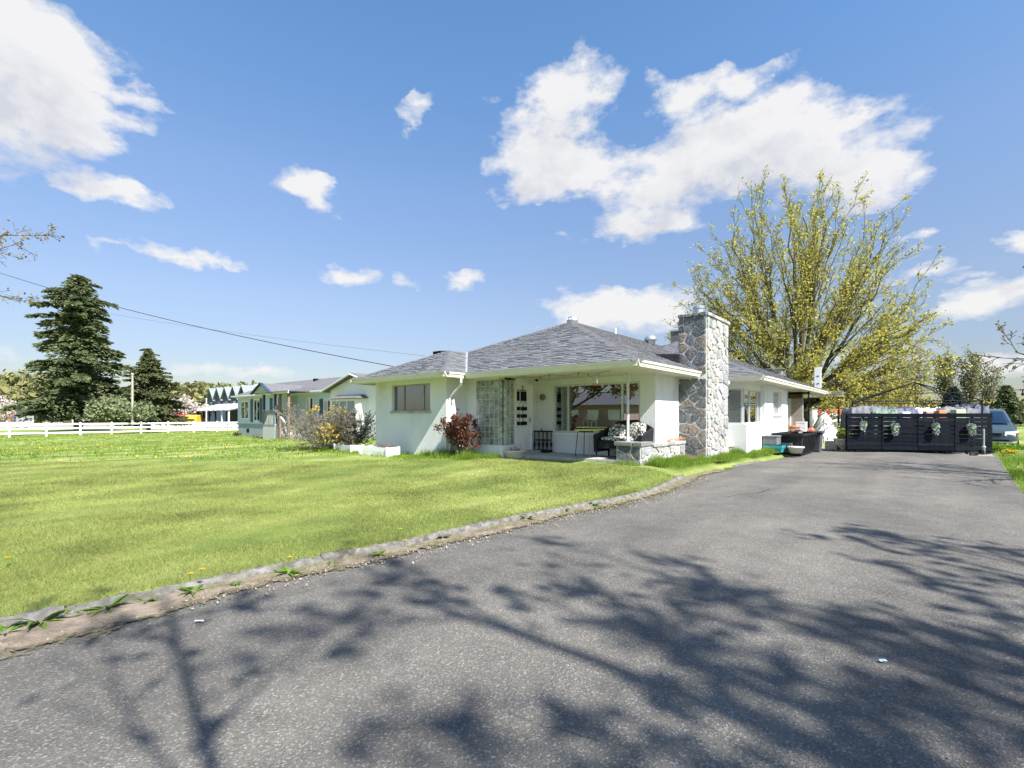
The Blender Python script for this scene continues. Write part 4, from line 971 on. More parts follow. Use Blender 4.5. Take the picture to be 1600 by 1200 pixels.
# conifers
NEED = multi('spruce_needles', [(.10,.13,.065),(.18,.215,.10),(.13,.17,.08),(.24,.26,.13)], .85, .3, 6, 0, trans=.15)
NEED2 = multi('fir_needles', [(.085,.105,.052),(.145,.17,.07),(.115,.135,.06),(.19,.20,.09)], .85, .3, 6, 0, trans=.15)
NEEDB = multi('blue_needles', [(.035,.062,.050),(.055,.085,.070)], .85, .3, 6, 0)
def conifer(name, label, loc, h, w, seed, m_, levels=22, per=6, droop=.25, irregular=.3, dens=1.0, base=.06, power=.9, sprig=.42, sw=.13, bias=None):
    T = thing(name, label, 'tree', loc); rr = random.Random(seed); rs = np.random.RandomState(seed); t = MB()
    t.tube([(0,0,-.6),(0,0,h*.4),(0,0,h*.97)], [h*.024,h*.016,.02], 8)
    B, D, Lg, Wd = [], [], [], []
    for i in range(levels):
        f = base+(1-base)*(i+.5)/levels; z = h*f
        jz = 1
        for j in range(per if f < .85 else 4):
            az = i*1.3+j*2*math.pi/per+rr.uniform(-.35,.35); L_ = w/2*((1-f)**power)*rr.uniform(1-irregular,1+irregular*.6)+.12*w/6; z = h*min(.985, f+rr.uniform(-.6,.6)*(1-base)/levels*3.4)
            if bias: L_ *= bias(f, az)
            if rr.random() < .10*irregular*3: continue
            dz0 = rr.uniform(-.05,.55); n = max(4, int(L_/.22)); pts = []; zz = z
            for k in range(n+1):
                s_ = k/n; zz = z+L_*(dz0*s_-(droop+dz0*.6)*s_*s_*1.3+.12*s_**4); pts.append(Vector((L_*s_*math.cos(az), L_*s_*math.sin(az), zz)))
            t.tube([pts[0], pts[n//2], pts[-1]], [.035*h/12,.022*h/12,.008], 4, cap=False)
            out = Vector((math.cos(az), math.sin(az), 0)); sd = Vector((-math.sin(az), math.cos(az), 0))
            for k in range(1, n+1):
                s_ = k/n; nn = int((3+5*dens)*(1.0))
                for q in range(nn):
                    side = 1 if q % 2 else -1; wid = sprig*(.5+1.0*(1-abs(s_-.55)))*rr.uniform(.6,1.2)*min(1.15, max(.5, L_/2.2))
                    d = out*rr.uniform(.3,.9)+sd*side*rr.uniform(.2,1.1)+Vector((0,0,rr.uniform(-.55,.22)))
                    p = pts[k-1].lerp(pts[k], rr.random()); B.append(p); D.append(d.normalized()); Lg.append(wid); Wd.append(sw*rr.uniform(.7,1.5))
    for q in range(int(2600*dens)):
        f = base+(1-base)*rr.random()**1.25; az = rr.uniform(0,6.283); rm = w/2*((1-f)**power)*(bias(f, az) if bias else 1)*rr.uniform(.15,.92); lump = .75+.35*noise.noise(Vector((math.cos(az)*2, math.sin(az)*2, f*9+seed)))
        rm *= lump; B.append(Vector((rm*math.cos(az), rm*math.sin(az), h*f-rm*.12))); D.append(Vector((math.cos(az+rr.gauss(0,.6)), math.sin(az+rr.gauss(0,.6)), rr.uniform(-.5,.35))).normalized()); Lg.append(sprig*rr.uniform(.5,1.1)); Wd.append(sw*rr.uniform(.7,1.4))
    B = np.array([tuple(v) for v in B]); D = np.array([tuple(v) for v in D]); Lg = np.array(Lg); Wd = np.array(Wd)
    side = np.cross(D, rs.normal(size=D.shape)*.5+np.array([0,0,1.])); side /= np.linalg.norm(side, axis=1)[:,None]+1e-9
    Vv = []; # each sprig: three overlapping needle fans
    C = B+D*(Lg*.5)[:,None]; V = np.stack([B-side*(Wd*.2)[:,None], C-side*(Wd*.75)[:,None], B+D*Lg[:,None]+np.array([0,0,-.04]), C+side*(Wd*.75)[:,None]], axis=1).reshape(-1,3)
    up = np.cross(D, side); V2 = np.stack([B-up*(Wd*.2)[:,None], C-up*(Wd*.55)[:,None], B+D*(Lg*.9)[:,None], C+up*(Wd*.55)[:,None]], axis=1).reshape(-1,3)
    V = np.concatenate([V, V2]); Fc = np.arange(len(V)).reshape(-1,4)
    t.build('trunk', BARK, T, local=True, smooth=True); npmesh('crown', V, Fc, m_, T); return T
def bias1(f, az): return .95+.18*(f > .82)+.55*(math.cos(az-.2) > .6)*(.42 < f < .5)+.35*math.sin(f*31)*math.sin(az*2+f*9)
conifer('spruce_tree', 'tall ragged dark spruce with uneven gappy boughs behind the white rail fence', tuple(at(122,662,50)), 15.2, 9.2, 5, NEED, levels=30, per=6, droop=.20, irregular=.5, dens=3.6, base=.05, power=.50, sprig=.46, sw=.13, bias=bias1)
conifer('fir_tree', 'shorter broad fir tree standing right of the tall spruce behind the rail fence', tuple(at(232,663,51)), 7.9, 7.6, 6, NEED2, levels=24, per=7, droop=.12, irregular=.35, dens=2.4, base=.03, power=.8, sprig=.34, sw=.10)
conifer('blue_conifer', 'small blue-green conifer showing above the black slatted screen', tuple(at(1489,650,46)), 2.7, 2.6, 8, NEEDB, levels=12, per=6, base=.02, power=.7, sprig=.4, sw=.12)
conifer('dark_conifer', 'small dark cone-shaped conifer beyond the parked minivan', tuple(at(1573,652,60)), 3.9, 4.2, 9, NEED, levels=13, per=6, base=.02, power=.75, sprig=.45, sw=.16)
# clipped low evergreen between the two conifers
def bushball(name, label, loc, rx, rz_, n, m_, size, seed, cat='bush', group=None, lumps=7, stem=True, ry=None):
    T = thing(name, label, cat, loc, group=group); rs = np.random.RandomState(seed); ry = ry or rx
    cs = rs.normal(size=(lumps,3))*np.array([rx*.38,ry*.38,rz_*.28])+np.array([0,0,rz_*.9]); C = []
    for c in cs:
        v = rs.normal(size=(n//lumps,3)); v /= np.linalg.norm(v, axis=1)[:,None]; r_ = (.6+.45*rs.random(len(v)))[:,None]
        C.append(c+v*r_*np.array([rx*.5,ry*.5,rz_*.55])*rs.uniform(.7,1.15))
    C = np.concatenate(C); C = C[C[:,2] > .02]; V, Fc = leaf_arrays(C, size, rs); npmesh('crown', V, Fc, m_, T)
    if stem:
        m = MB()
        for k in range(5): t = k*1.26; m.tube([(0,0,-.1),(.2*rx*math.cos(t),.2*ry*math.sin(t),rz_*.5),(.45*rx*math.cos(t),.45*ry*math.sin(t),rz_*1.1)],[.03*rz_,.02*rz_,.01*rz_],4)
        m.build('trunk', BARK, T, local=True)
    return T
bushball('evergreen_bush', 'rounded dark green bush between the spruce and the fir behind the fence', tuple(at(188,664,48)), 3.2, 1.45, 5000, NEED, .20, 1, lumps=16)

# distant woods, poplars, hedge
WOODG = multi('distant_leaves', [(.14,.16,.06),(.21,.22,.08),(.18,.17,.08),(.25,.24,.09),(.11,.13,.06)], .9, .2, 3, 0, trans=.2)
WOODB = multi('distant_brush', [(.16,.13,.09),(.20,.17,.11),(.14,.13,.075),(.18,.17,.07)], .9, .2, 3, 0)
def hill(name, pts, m_, depth=60):
    """a ridge: (photo x, photo y of the top, distance)"""
    m = MB(); m.loft([[at(x, 668, t), at(x, y, t+depth*.5), at(x, 668, t+depth*1.6)] for x, y, t in pts], closed=False); return structure(m, name, m_, smooth=True)
hill('hill', [(-700,610,260),(-300,596,260),(-60,590,260),(60,592,260),(150,606,270),(240,622,300),(330,622,320),(420,622,340),(600,628,360),(900,634,380),(1250,640,400)], mat('wooded_hillside', (.09,.11,.035),(.16,.16,.055), .15, .95))
def woods(name, spec, m_, seed, size, kind='stuff', label=None):
    """many rounded crowns along a line, one mass: (x0,x1,ytop,yspread,ybase,t0,t1,count)"""
    rs = np.random.RandomState(seed); C = []
    for x0, x1, yt, ys, yb, t0, t1, n, r_ in spec:
        for k in range(n):
            x = rs.uniform(x0, x1); t = rs.uniform(t0, t1); top = at(x, yt+rs.uniform(-1,1)*ys, t); bz = at(x, yb, t).z; hh = max(1.0, top.z-bz); rad = r_*rs.uniform(.7,1.2)
            nn = 260; v = rs.normal(size=(nn,3)); v /= np.linalg.norm(v, axis=1)[:,None]; v *= (.55+.5*rs.random(nn))[:,None]
            C.append(np.array([top.x, top.y, bz+hh*.52])+v*np.array([rad,rad,hh*.5]))
    V, Fc = leaf_arrays(np.concatenate(C), size, rs); o = npmesh(name, V, Fc, m_); o['kind'] = 'stuff'; o['label'] = label; o['category'] = 'woods'; return o
woods('distant_woods', [(-500,60,586,8,650,180,235,60,7),(40,110,590,8,650,190,235,16,7),(270,420,602,5,650,215,280,44,6),(-200,60,610,10,655,140,170,24,6),(270,330,612,8,652,160,190,14,6),(560,1260,640,4,655,240,300,40,8)], WOODG, 3, 1.5, label='light green spring woods covering the low hill behind the rail fence and houses')
woods('brush_hedge', [(1240,1330,652,3,675,48,62,26,1.6),(1580,1760,634,6,664,62,80,18,3.0),(1130,1235,645,5,668,70,80,10,3.0),(1520,1600,640,6,662,75,90,14,3)], WOODB, 4, .32, label='brown leafless brush and tangled hedge along the back of the yard')
woods('thicket', [(1258,1420,618,12,668,85,110,34,3.6),(1400,1620,628,9,664,90,120,36,3.4)], multi('yellow_thicket', [(.20,.18,.05),(.27,.25,.06),(.18,.16,.07),(.14,.15,.05)], .9, .2, 3, 0), 5, .5, label='mixed yellow-green thicket behind the yard and the black screen')
for i, (x, yb, yt, t, ww, lab, kp) in enumerate([(1429,655,563,95,7.5,'thin grey leafless poplar, leftmost of the poplars beyond the black screen',.35),(1478,655,560,92,5.2,'narrow upright poplar in fresh green leaf behind the blue-green conifer',1.0),(1515,655,556,92,6.0,'tallest poplar with dense light green leaf, right of the narrow upright poplar',1.0),(1545,656,572,96,5.5,'sparse half-leafed poplar leaning right beside the tallest poplar',.55),(1404,656,588,100,4.6,'short faint poplar half hidden by the gold maple boughs',.4)]):
    b_ = at(x, yb, t); h = at(x, yt, t).z-b_.z; T = thing('poplar_tree', lab, 'tree', b_, group='poplars beyond the black screen'); G = Grower(60+i, [16,5], [.30,.5], [8,4,3], [6,4,3], [.0,.35,.3], [.02,.07,.1], [.55,.5], [.18,.2], 1, tail=.12, minr=.02, maxd=2)
    G.grow((0,0,0),(0,0,1), h, .22, 0)
    for q in range(3): G.grow((0,0,h*.12),(.18*math.cos(q*2.1),.18*math.sin(q*2.1),1), h*.8, .12, 0)
    G.m.build('trunk', TWIG, T, local=True); V, Fc = foliage_cloud(G.tips, 3, .30, .24, i, keep=kp*.62); npmesh('crown', V, Fc, WOODG if kp > .5 else WOODB, T)
BLOS = multi('blossom', [(.55,.45,.45),(.62,.54,.52),(.42,.36,.30)], .8, .15, 5, 0, trans=.2)
bushball('blossom_tree', 'small pale pink flowering tree at the left end of the far verandah', tuple(at(292,664,72)), 3.6, 2.5, 1500, BLOS, .22, 11, 'tree')
bushball('blossom_tree', 'pale flowering tree at the far left edge behind both rail fences', tuple(at(4,664,80)), 3.6, 2.6, 1500, BLOS, .22, 12, 'tree')
# shrubs by the house
def shrub(name, label, loc, seed, h, w, twigm, lmat, nst, per, leaf, keep, flower=None, frac=0, n=(6,5,3), grav=.0):
    T = thing(name, label, 'shrub', loc); G = Grower(seed, n, [.5,.5,.5], [7,5,4,3], [5,4,3,3], [grav,.05,0,0], [.10,.14,.16,.16], [.5,.55,.6], [.2,.15,.1], 2, tail=.22, minr=.0035)
    rr = random.Random(seed)
    for i in range(nst):
        az = i*2.39996; tilt = math.atan(w/2/h)*1.15*math.sqrt((i+.5)/nst)
        G.grow((.10*w*.3*math.cos(az)*(i/nst),.10*w*.3*math.sin(az),0),(math.sin(tilt)*math.cos(az),math.sin(tilt)*math.sin(az),math.cos(tilt)), h/math.cos(tilt*.75)*rr.uniform(.72,1.0), .016*h/1.2, 0)
    G.m.build('branches', twigm, T, local=True); V, Fc = foliage_cloud(G.tips, per, leaf*.9, leaf, seed, keep=keep); npmesh('leaves', V, Fc, lmat, T)
    if flower:
        tp = [t for t in G.tips if flower(t[0])]
        V, Fc = foliage_cloud(tp, 4, .035, .05, seed+1, keep=frac); npmesh('flowers', V, Fc, FLOWY, T)
    return T
FLOWY = multi('yellow_petals', [(.62,.42,.02),(.75,.55,.03),(.55,.36,.02)], .6, .1, 20, 0, trans=.3)
GREYBUD = multi('grey_green_buds', [(.19,.19,.12),(.26,.25,.16),(.22,.20,.15),(.16,.17,.07)], .85, .2, 20, 0, trans=.2)
GRTW = mat('grey_twigs', (.13,.115,.105), (.24,.22,.20), 9, .9)
p = at(508,704,17.6); shrub('forsythia_shrub', 'large twiggy grey-brown shrub with a few yellow flowers, left of the white planter boxes', (p.x,p.y,.14), 71, 1.55, 3.9, GRTW, GREYBUD, 38, 1, .030, .5, lambda v: (.25 < v.x < .8 and .35 < v.z < .95 and v.y < .1) or (v.z > 1.35 and abs(v.x+.1) < .6), .055, n=(7,6,4))
p = at(549,708,17.2); shrub('bare_shrub', 'smaller dark leafless shrub leaning between the twiggy shrub and the bungalow wall', (p.x,p.y,.14), 72, 1.45, 2.6, mat('dark_twigs',(.035,.028,.026),(.075,.06,.055),9,.9), GREYBUD, 18, 1, .03, .12, n=(7,6,4))
REDL = multi('red_leaves', [(.07,.022,.02),(.15,.05,.03),(.05,.018,.02),(.22,.10,.05),(.10,.03,.022)], .55, .2, 20, 0, trans=.25)
p = H2W(-10.02, 9.66); shrub('red_leaf_shrub', 'loose shrub with bronze-red young leaves growing before the glass block entry', (p.x,p.y,.20), 73, 1.22, .95, TWIG, REDL, 12, 3, .045, .5, n=(5,4,3))

# ------------------------------------------------------------------ neighbours on the left
SID = mat('pale_blue_siding', (.50,.60,.72), (.55,.64,.75), 3, .6, .001, 60)
def frame_thing(name, label, cat, o): return thing(name, label, cat, o, 'H')
B0, A0 = -45.2, 16.9; FZ = -.25
BH = frame_thing('manufactured_house', 'long low pale blue house with dark shutters, porch steps and white gabled addition', 'house', (B0+8, A0+4, FZ))
def hb(name, m_, boxes, parent=None, **k):
    m = MB()
    for b in boxes: m.box(*b)
    return m.build(name, m_, parent or BH, **k)
Bend = -24.0
def lap_wall(b0, b1, a, z0, z1, nm='wall', m_=SID, holes=(), thick=.15):
    bm_ = wall('a', a, thick, b0, b1, z0, z1, holes); o = bm_.build(nm, m_, BH); ORG[o.name] = ORG[BH.name]; return o
win1 = [(B0+1.2,B0+3.0,.95,2.5), (B0+4.3+1.1,B0+4.3+2.2,.75,2.55)]
WN = [(-44.6,-43.0,1.15,2.65),(-42.0,-40.8,.95,2.75),(-38.4,-37.5,1.15,2.75),(-33.2,-32.2,1.15,2.7),(-30.8,-29.9,1.3,2.5)]
mw = lap_wall(B0, Bend, A0, .75, 3.0, holes=WN)
z = .8; k = 0
while z < 2.95:      # clapboards, cut round the windows
    segs = [(B0, Bend)]
    for (w0, w1, wz0, wz1) in WN:
        if wz0-.1 < z < wz1+.02: segs = [s for q in segs for s in ([(q[0], max(q[0], w0-.08)), (min(q[1], w1+.08), q[1])] if q[0] < w0 < q[1] else [q])]
    for s0, s1 in segs:
        if s1-s0 < .1: continue
        m = MB(); m.prism([(s0,A0-.028,z),(s1,A0-.028,z),(s1,A0,z),(s0,A0,z)], [(s0,A0-.006,z+.145),(s1,A0-.006,z+.145),(s1,A0,z+.145),(s0,A0,z+.145)]); o = m.build('clapboard', SID, mw)
    z += .15
hb('skirting', mat('grey_skirting',(.26,.31,.34),(.31,.36,.38),5,.8), [(B0,Bend,A0+.02,A0+.1,FZ-.2,.75)])
hb('side_wall', SID, [(B0,B0+.15,A0+.15,A0+4.4,FZ-.1,3.0),(Bend-.15,Bend,A0+.15,A0+4.4,FZ-.1,3.0),(B0+.15,Bend-.15,A0+4.25,A0+4.4,FZ-.1,3.0)])
hb('eave', WHITE, [(B0-.35,Bend+.3,A0-.45,A0-.41,2.98,3.12),(B0-.35,Bend+.3,A0-.41,A0,2.985,3.0)])
GROOF = mat('grey_roof', (.10,.098,.11), (.16,.157,.17), 6, .9, .006, 30, stretch=(1,1,4))
m = MB(); m.prism([(B0-.4,A0-.5,3.02),(Bend+.3,A0-.5,3.02),(Bend+.3,A0+4.9,3.02),(B0-.4,A0+4.9,3.02)], [(B0+2.2,A0+2.15,4.25),(Bend+.3,A0+2.15,4.25),(Bend+.3,A0+2.25,4.25),(B0+2.2,A0+2.25,4.25)]); m.build('roof', GROOF, BH)
for bb in (-35.5, -31): hb('roof_vent', DARK, [(bb,bb+.3,A0+1.7,A0+2.0,4.0,4.25)])
NAVY = mat('navy_paint', (.03,.05,.10), (.05,.075,.14), 5, .5)
WHS = glass_mat('house_glass', (.4,.45,.48), .25)
for i, (w0, w1, z0, z1) in enumerate(WN):
    f = hb('window', WHITE, [(w0,w1,A0-.02,A0+.06,z1-.07,z1),(w0,w1,A0-.02,A0+.06,z0,z0+.07),(w0,w0+.06,A0-.02,A0+.06,z0+.07,z1-.07),(w1-.06,w1,A0-.02,A0+.06,z0+.07,z1-.07),((w0+w1)/2-.03,(w0+w1)/2+.03,A0-.01,A0+.05,z0+.07,z1-.07)])
    hb('pane', WHS, [(w0+.06,w1-.06,A0+.02,A0+.03,z0+.07,z1-.07)], f)
    if i in (1, 2, 4):
        for s0 in (w0-.5, w1+.06): hb('shutter', NAVY, [(s0,s0+.42,A0-.06,A0-.03,z0-.05,z1+.05)])
hb('inner_wall', mat('dim_room',(.14,.14,.14),(.18,.18,.18),2,.9), [(B0+.3,Bend-.3,A0+2.5,A0+2.6,FZ,2.9)])
# porch
PZ = .85; pb0, pb1, pa0 = -36.0, -34.1, 15.1
GRW = mat('weathered_boards', (.28,.29,.28), (.40,.41,.40), 6, .85, .004, 40, stretch=(1,1,.2))
hb('porch_deck', GRW, [(pb0,pb1,pa0,A0,PZ-.1,PZ)])
for i in range(11):
    b = pb0+(pb1-pb0)*i/10; hb('baluster', GRW, [(b-.03,b+.03,pa0,pa0+.04,PZ,PZ+.9)])
for i in range(9):
    a = pa0+(A0-pa0)*i/9; hb('baluster', GRW, [(pb0,pb0+.04,a-.03,a+.03,PZ,PZ+.9)])
hb('porch_rail', GRW, [(pb0-.02,pb1,pa0-.03,pa0+.06,PZ+.9,PZ+.97),(pb0-.03,pb0+.06,pa0+.06,A0,PZ+.9,PZ+.97)])
hb('porch_skirt', mat('pale_planks',(.42,.43,.41),(.52,.53,.51),5,.85,.004,40,stretch=(6,1,1)), [(pb0+.03*i*4,pb0+.03*i*4+.105,pa0+.02,pa0+.05,FZ-.1,PZ-.1) for i in range(16)])
for b, c in ((pb0+.06,NAVY),(pb1-.06,NAVY),(-33.4,mat('brown_post',(.22,.13,.09),(.28,.17,.12),5,.7)),(-32.2,MATS['brown_post'])): hb('porch_post', c, [(b-.07,b+.07,pa0+.0,pa0+.14,FZ if b > -34 else PZ,2.95)])
hb('porch_beam', TRIM, [(-36.9,-34.0,pa0-.15,pa0-.1,2.9,3.02),(-34.0,-31.8,pa0-.15,pa0-.1,2.9,3.12)])
m = MB(); m.prism([(-37.0,pa0-.3,3.0),(-33.9,pa0-.3,3.0),(-33.9,A0+1.0,3.0),(-37.0,A0+1.0,3.0)], [(-35.5,pa0-.3,3.7),(-35.4,pa0-.3,3.7),(-35.4,A0+1.5,3.7),(-35.5,A0+1.5,3.7)]); m.build('porch_roof', GROOF, BH)
m = MB()
for s_ in (-1, 1): m.bar((-35.45,pa0-.36,3.72),(-35.45+s_*1.6,pa0-.36,2.97),.06,.2,up=(0,1,0))
m.build('gable_trim', NAVY, BH); m = MB(); m.prism([(-36.7,pa0-.32,3.02),(-34.2,pa0-.32,3.02),(-34.2,pa0-.31,3.02),(-36.7,pa0-.31,3.02)],[(-35.5,pa0-.32,3.6),(-35.4,pa0-.32,3.6),(-35.4,pa0-.31,3.6),(-35.5,pa0-.31,3.6)]); m.build('gable_panel', mat('green_gable',(.36,.44,.33),(.42,.5,.38),5,.7), BH)
m = MB(); m.prism([(-33.89,pa0-.3,3.05),(-31.8,pa0-.3,3.05),(-31.8,A0,3.05),(-33.89,A0,3.05)],[(-33.89,pa0-.2,3.1),(-31.8,pa0-.2,3.1),(-31.8,A0+1,3.5),(-33.89,A0+1,3.5)]); m.build('porch_roof', GROOF, BH)
for i in range(6): hb('step', GRW, [(pb1+.0+i*.28,pb1+.28+i*.28,pa0+.1,pa0+1.3,FZ,PZ-.16*(i+1))])
m = MB(); m.bar((pb1,pa0+.08,PZ+.95),(pb1+1.7,pa0+.08,.75),.07,.09); m.bar((pb1+1.7,pa0+.08,FZ),(pb1+1.7,pa0+.08,.75),.07); m.build('stair_rail', WHITE, BH)
# white gabled addition
gb0, gb1, ga = -28.0, -22.4, 15.8
m = MB(); pk = (gb0+gb1)/2
m.loft([[(gb0,a,FZ-.1),(gb1,a,FZ-.1),(gb1,a,3.0),(pk,a,3.75),(gb0,a,3.0)] for a in (ga,A0+.1)]); m.build('gable_wall', WHITE, BH)
for s_ in (-1, 1):
    e = gb0-.4 if s_ < 0 else gb1+.4; ze = 2.86
    m = MB(); m.prism([(pk,ga-.35,3.78),(e,ga-.35,ze),(e,A0+2,ze),(pk,A0+2,3.78)][::s_], [(pk,ga-.35,3.9),(e,ga-.35,ze+.12),(e,A0+2,ze+.12),(pk,A0+2,3.9)][::s_]); m.build('gable_roof', GROOF, BH)
    m = MB(); m.bar((pk,ga-.38,3.82),(e,ga-.38,ze+.04),.05,.2,up=(0,1,0)); m.build('gable_trim', WHITE, BH)
m = MB(); m.prism([(-27.0,ga-.5,.4),(-24.4,ga-.5,.4),(-24.1,ga,.4),(-27.3,ga,.4)],[(-27.0,ga-.5,2.4),(-24.4,ga-.5,2.4),(-24.1,ga,2.4),(-27.3,ga,2.4)]); bay = m.build('bay', WHITE, BH)
m = MB(); m.prism([(-27.3,ga-.7,2.42),(-24.1,ga-.7,2.42),(-23.9,ga,2.42),(-27.5,ga,2.42)],[(-26.8,ga-.15,2.62),(-24.6,ga-.15,2.62),(-24.3,ga,2.64),(-27.1,ga,2.64)]); m.build('bay_roof', GROOF, BH)
for w0 in (-26.9,-26.08,-25.26): hb('bay_window', mat('shaded_glass',(.20,.24,.27),(.30,.34,.36),2,.1) if w0 == -26.9 else MATS['shaded_glass'], [(w0,w0+.72,ga-.515,ga-.5,1.1,2.25)])
hb('front_door', mat('grey_green_door',(.30,.36,.33),(.36,.42,.38),4,.6), [(-35.4,-34.5,A0-.05,A0,PZ,PZ+2.0)])
hb('crawl_vent', DARK, [(-43.4,-42.9,A0-.0,A0+.03,.05,.35),(-39.2,-38.8,A0-.0,A0+.03,.0,.3)])
# little dark plants at the foot of the pale blue house
for x, y, w in ((372,679,.5),(398,685,.9),(412,684,.7)):
    p = at(x, y, 40); bushball('foundation_plant', {372:'small dark shrub at the left foot of the pale blue house',398:'low dark ground-hugging plant under the shuttered window',412:'low dark plant just left of the porch skirting'}[x], (p.x,p.y,p.z-.1), w, .22, 400, NEED, .09, x, 'shrub', stem=False)

# far navy row house with five gables, verandah with ribbed metal roof
tL, tR = 92.0, 82.5; pL = at(327,611,tL); b5, a5 = W2H(pL.x, pL.y)
NH = frame_thing('navy_row_house', 'distant navy blue two-storey building with five steep gables and a white chimney', 'house', (b5+9, a5+3, -.7))
NAVW = mat('navy_siding', (.060,.080,.15), (.085,.105,.19), 5, .7)
MROOF = mat('pale_metal_roof', (.17,.20,.20), (.24,.27,.27), 3, .5)
def nb(name, m_, boxes, parent=None):
    m = MB()
    for b in boxes: m.box(*b)
    return m.build(name, m_, parent or NH)
nb('wall', NAVW, [(b5-1.8,b5+20,a5,a5+8,-1,4.3)])
for i in range(5):
    c = b5+i*3.7+1.0
    m = MB(); m.prism([(c-1.75,a5-.02,4.28),(c+1.75,a5-.02,4.28),(c+1.75,a5+6,4.28),(c-1.75,a5+6,4.28)], [(c-.02,a5-.02,6.35),(c+.02,a5-.02,6.35),(c+.02,a5+6,6.35),(c-.02,a5+6,6.35)]); m.build('gable', NAVW, NH)
    for s_ in (-1, 1):
        m = MB(); q = [(c,a5-.4,6.5),(c+s_*2.0,a5-.4,4.15),(c+s_*2.0,a5+6,4.15),(c,a5+6,6.5)]; m.prism(q[::-s_], [(x,y,z+.12) for x,y,z in q][::-s_]); m.build('gable_roof', MROOF, NH)
    w = nb('window', WHITE, [(c-.55,c+.55,a5-.06,a5,2.6,4.0)]); nb('pane', WHS, [(c-.45,c-.04,a5-.08,a5-.06,2.7,3.9),(c+.04,c+.45,a5-.08,a5-.06,2.7,3.9)], w)
m = MB(); m.prism([(b5+6,a5+5.5,5.0),(b5+34,a5+5.5,5.0),(b5+34,a5+16,5.0),(b5+6,a5+16,5.0)], [(b5+16,a5+10,7.4),(b5+32,a5+10,7.4),(b5+32,a5+11,7.4),(b5+16,a5+11,7.4)]); m.build('rear_roof', MROOF, NH)
nb('chimney', WHITE, [(b5+7.2,b5+8.4,a5+5,a5+6,5.5,7.35)]); 
p0 = at(300,660,72); bv, av = W2H(p0.x, p0.y)
VR = frame_thing('verandah', 'long open verandah with ribbed grey metal roof and dark posts before the navy building', 'verandah', (bv+8, av+1, -.7))
vb0, vb1 = bv-3, bv+13.6
m = MB(); m.prism([(vb0,av,2.05),(vb1,av,2.05),(vb1,av+4.5,3.15),(vb0,av+4.5,3.15)],[(vb0,av,2.15),(vb1,av,2.15),(vb1,av+4.5,3.25),(vb0,av+4.5,3.25)]); m.build('roof', mat('grey_metal_roof',(.12,.12,.135),(.17,.17,.19),3,.7), VR)
for i in range(9):
    b = vb0+1+(vb1-vb0-2)*i/8; m = MB(); m.bar((b,av,2.18),(b,av+4.5,3.28),.14,.06); m.build('roof_rib', WHITE, VR)
for i in range(8):
    b = vb0+.2+(vb1-vb0-.4)*i/7; m = MB(); m.box(b-.09,b+.09,av+.1,av+.28,-1,2.06); m.build('post', DARK if i < 6 else SID, VR)
m = MB(); m.box(vb0+4,vb1,av+4.2,av+4.4,-1,2.4); m.build('back_wall', mat('shed_wall',(.10,.12,.13),(.2,.2,.2),1.5,.7), VR)
m = MB(); m.box(vb0+7,vb1,av+1.5,av+1.6,-1,.2); m.build('low_wall', SID, VR)

# house glimpsed between the conifers, red truck, picket fence, poles
p = at(175,662,66); G1 = thing('grey_house', 'grey house with pale eave line glimpsed between the spruce and the fir', 'house', (p.x,p.y,-.8))
m = MB(); m.box(-13,5,0,7,0,3.4); m.build('wall', mat('dull_grey_wall',(.28,.28,.29),(.36,.36,.37),2,.8), G1, local=True)
m = MB(); m.prism([(-13.6,-.6,3.4),(5.6,-.6,3.4),(5.6,7.6,3.4),(-13.6,7.6,3.4)],[(-10,3.4,5.2),(2,3.4,5.2),(2,3.6,5.2),(-10,3.6,5.2)]); m.build('roof', GROOF, G1, local=True)
m = MB(); m.box(-13.6,5.6,-.66,-.6,3.3,3.5); m.build('eave', WHITE, G1, local=True)
for x in (-10,-6,-1,3): m = MB(); m.box(x-.7,x+.7,-.03,0,1.0,2.4); w = m.build('window', WHITE, G1, local=True); m = MB(); m.box(x-.6,x+.6,-.05,-.03,1.1,2.3); m.build('pane', WHS, w, local=True)
REDP = mat('red_paint', (.42,.045,.03), (.5,.07,.045), 3, .5); YELP = mat('yellow_paint', (.6,.42,.05), (.65,.47,.07), 3, .5)
p = at(276,661,70); RT = thing('red_truck', 'red tank truck parked between the fir and the far verandah', 'truck', (p.x,p.y,-.75))
m = MB(); m.loft([[(x, .9*math.cos(t)*s_, 1.6+.75*math.sin(t)*s_) for t in [k*math.pi/6 for k in range(12)]] for x, s_ in ((-2.2,.7),(-2.1,1),(1.6,1),(1.7,.7))]); m.build('tank', REDP, RT, local=True, smooth=True)
m = MB(); m.box(1.85,3.4,-.95,.95,.5,2.3); m.build('cab', YELP, RT, local=True, bevel=.12); m = MB(); m.box(-2.4,3.2,-.5,.5,.55,.8); m.build('chassis', DARK, RT, local=True)
for x in (-1.6,-.6,2.6):
    for y in (-.85,.85): m = MB(); m.tube([(x,y-.12,.45),(x,y+.12,.45)],.45,12); m.build('wheel', RUBBER, RT, local=True)
p = at(8,664,95); OB = thing('orange_truck', 'orange box truck and dark trailer far behind the fences at the left edge', 'truck', (p.x,p.y,-.9))
m = MB(); m.box(-4,2.2,-1.1,1.1,1.0,2.7); m.build('box', mat('orange_paint',(.5,.14,.05),(.55,.18,.07),3,.5), OB, local=True); m = MB(); m.box(2.4,4,-1,1,.6,2.3); m.build('cab', NAVY, OB, local=True, bevel=.1); m = MB(); m.box(4.2,9,-1,1,.9,2.1); m.build('trailer', NAVY, OB, local=True)
for x in (-3,-1.8,3.2,6,7.2): m = MB(); m.tube([(x,-1.15,.5),(x,1.15,.5)],.5,10); m.build('wheel', RUBBER, OB, local=True)
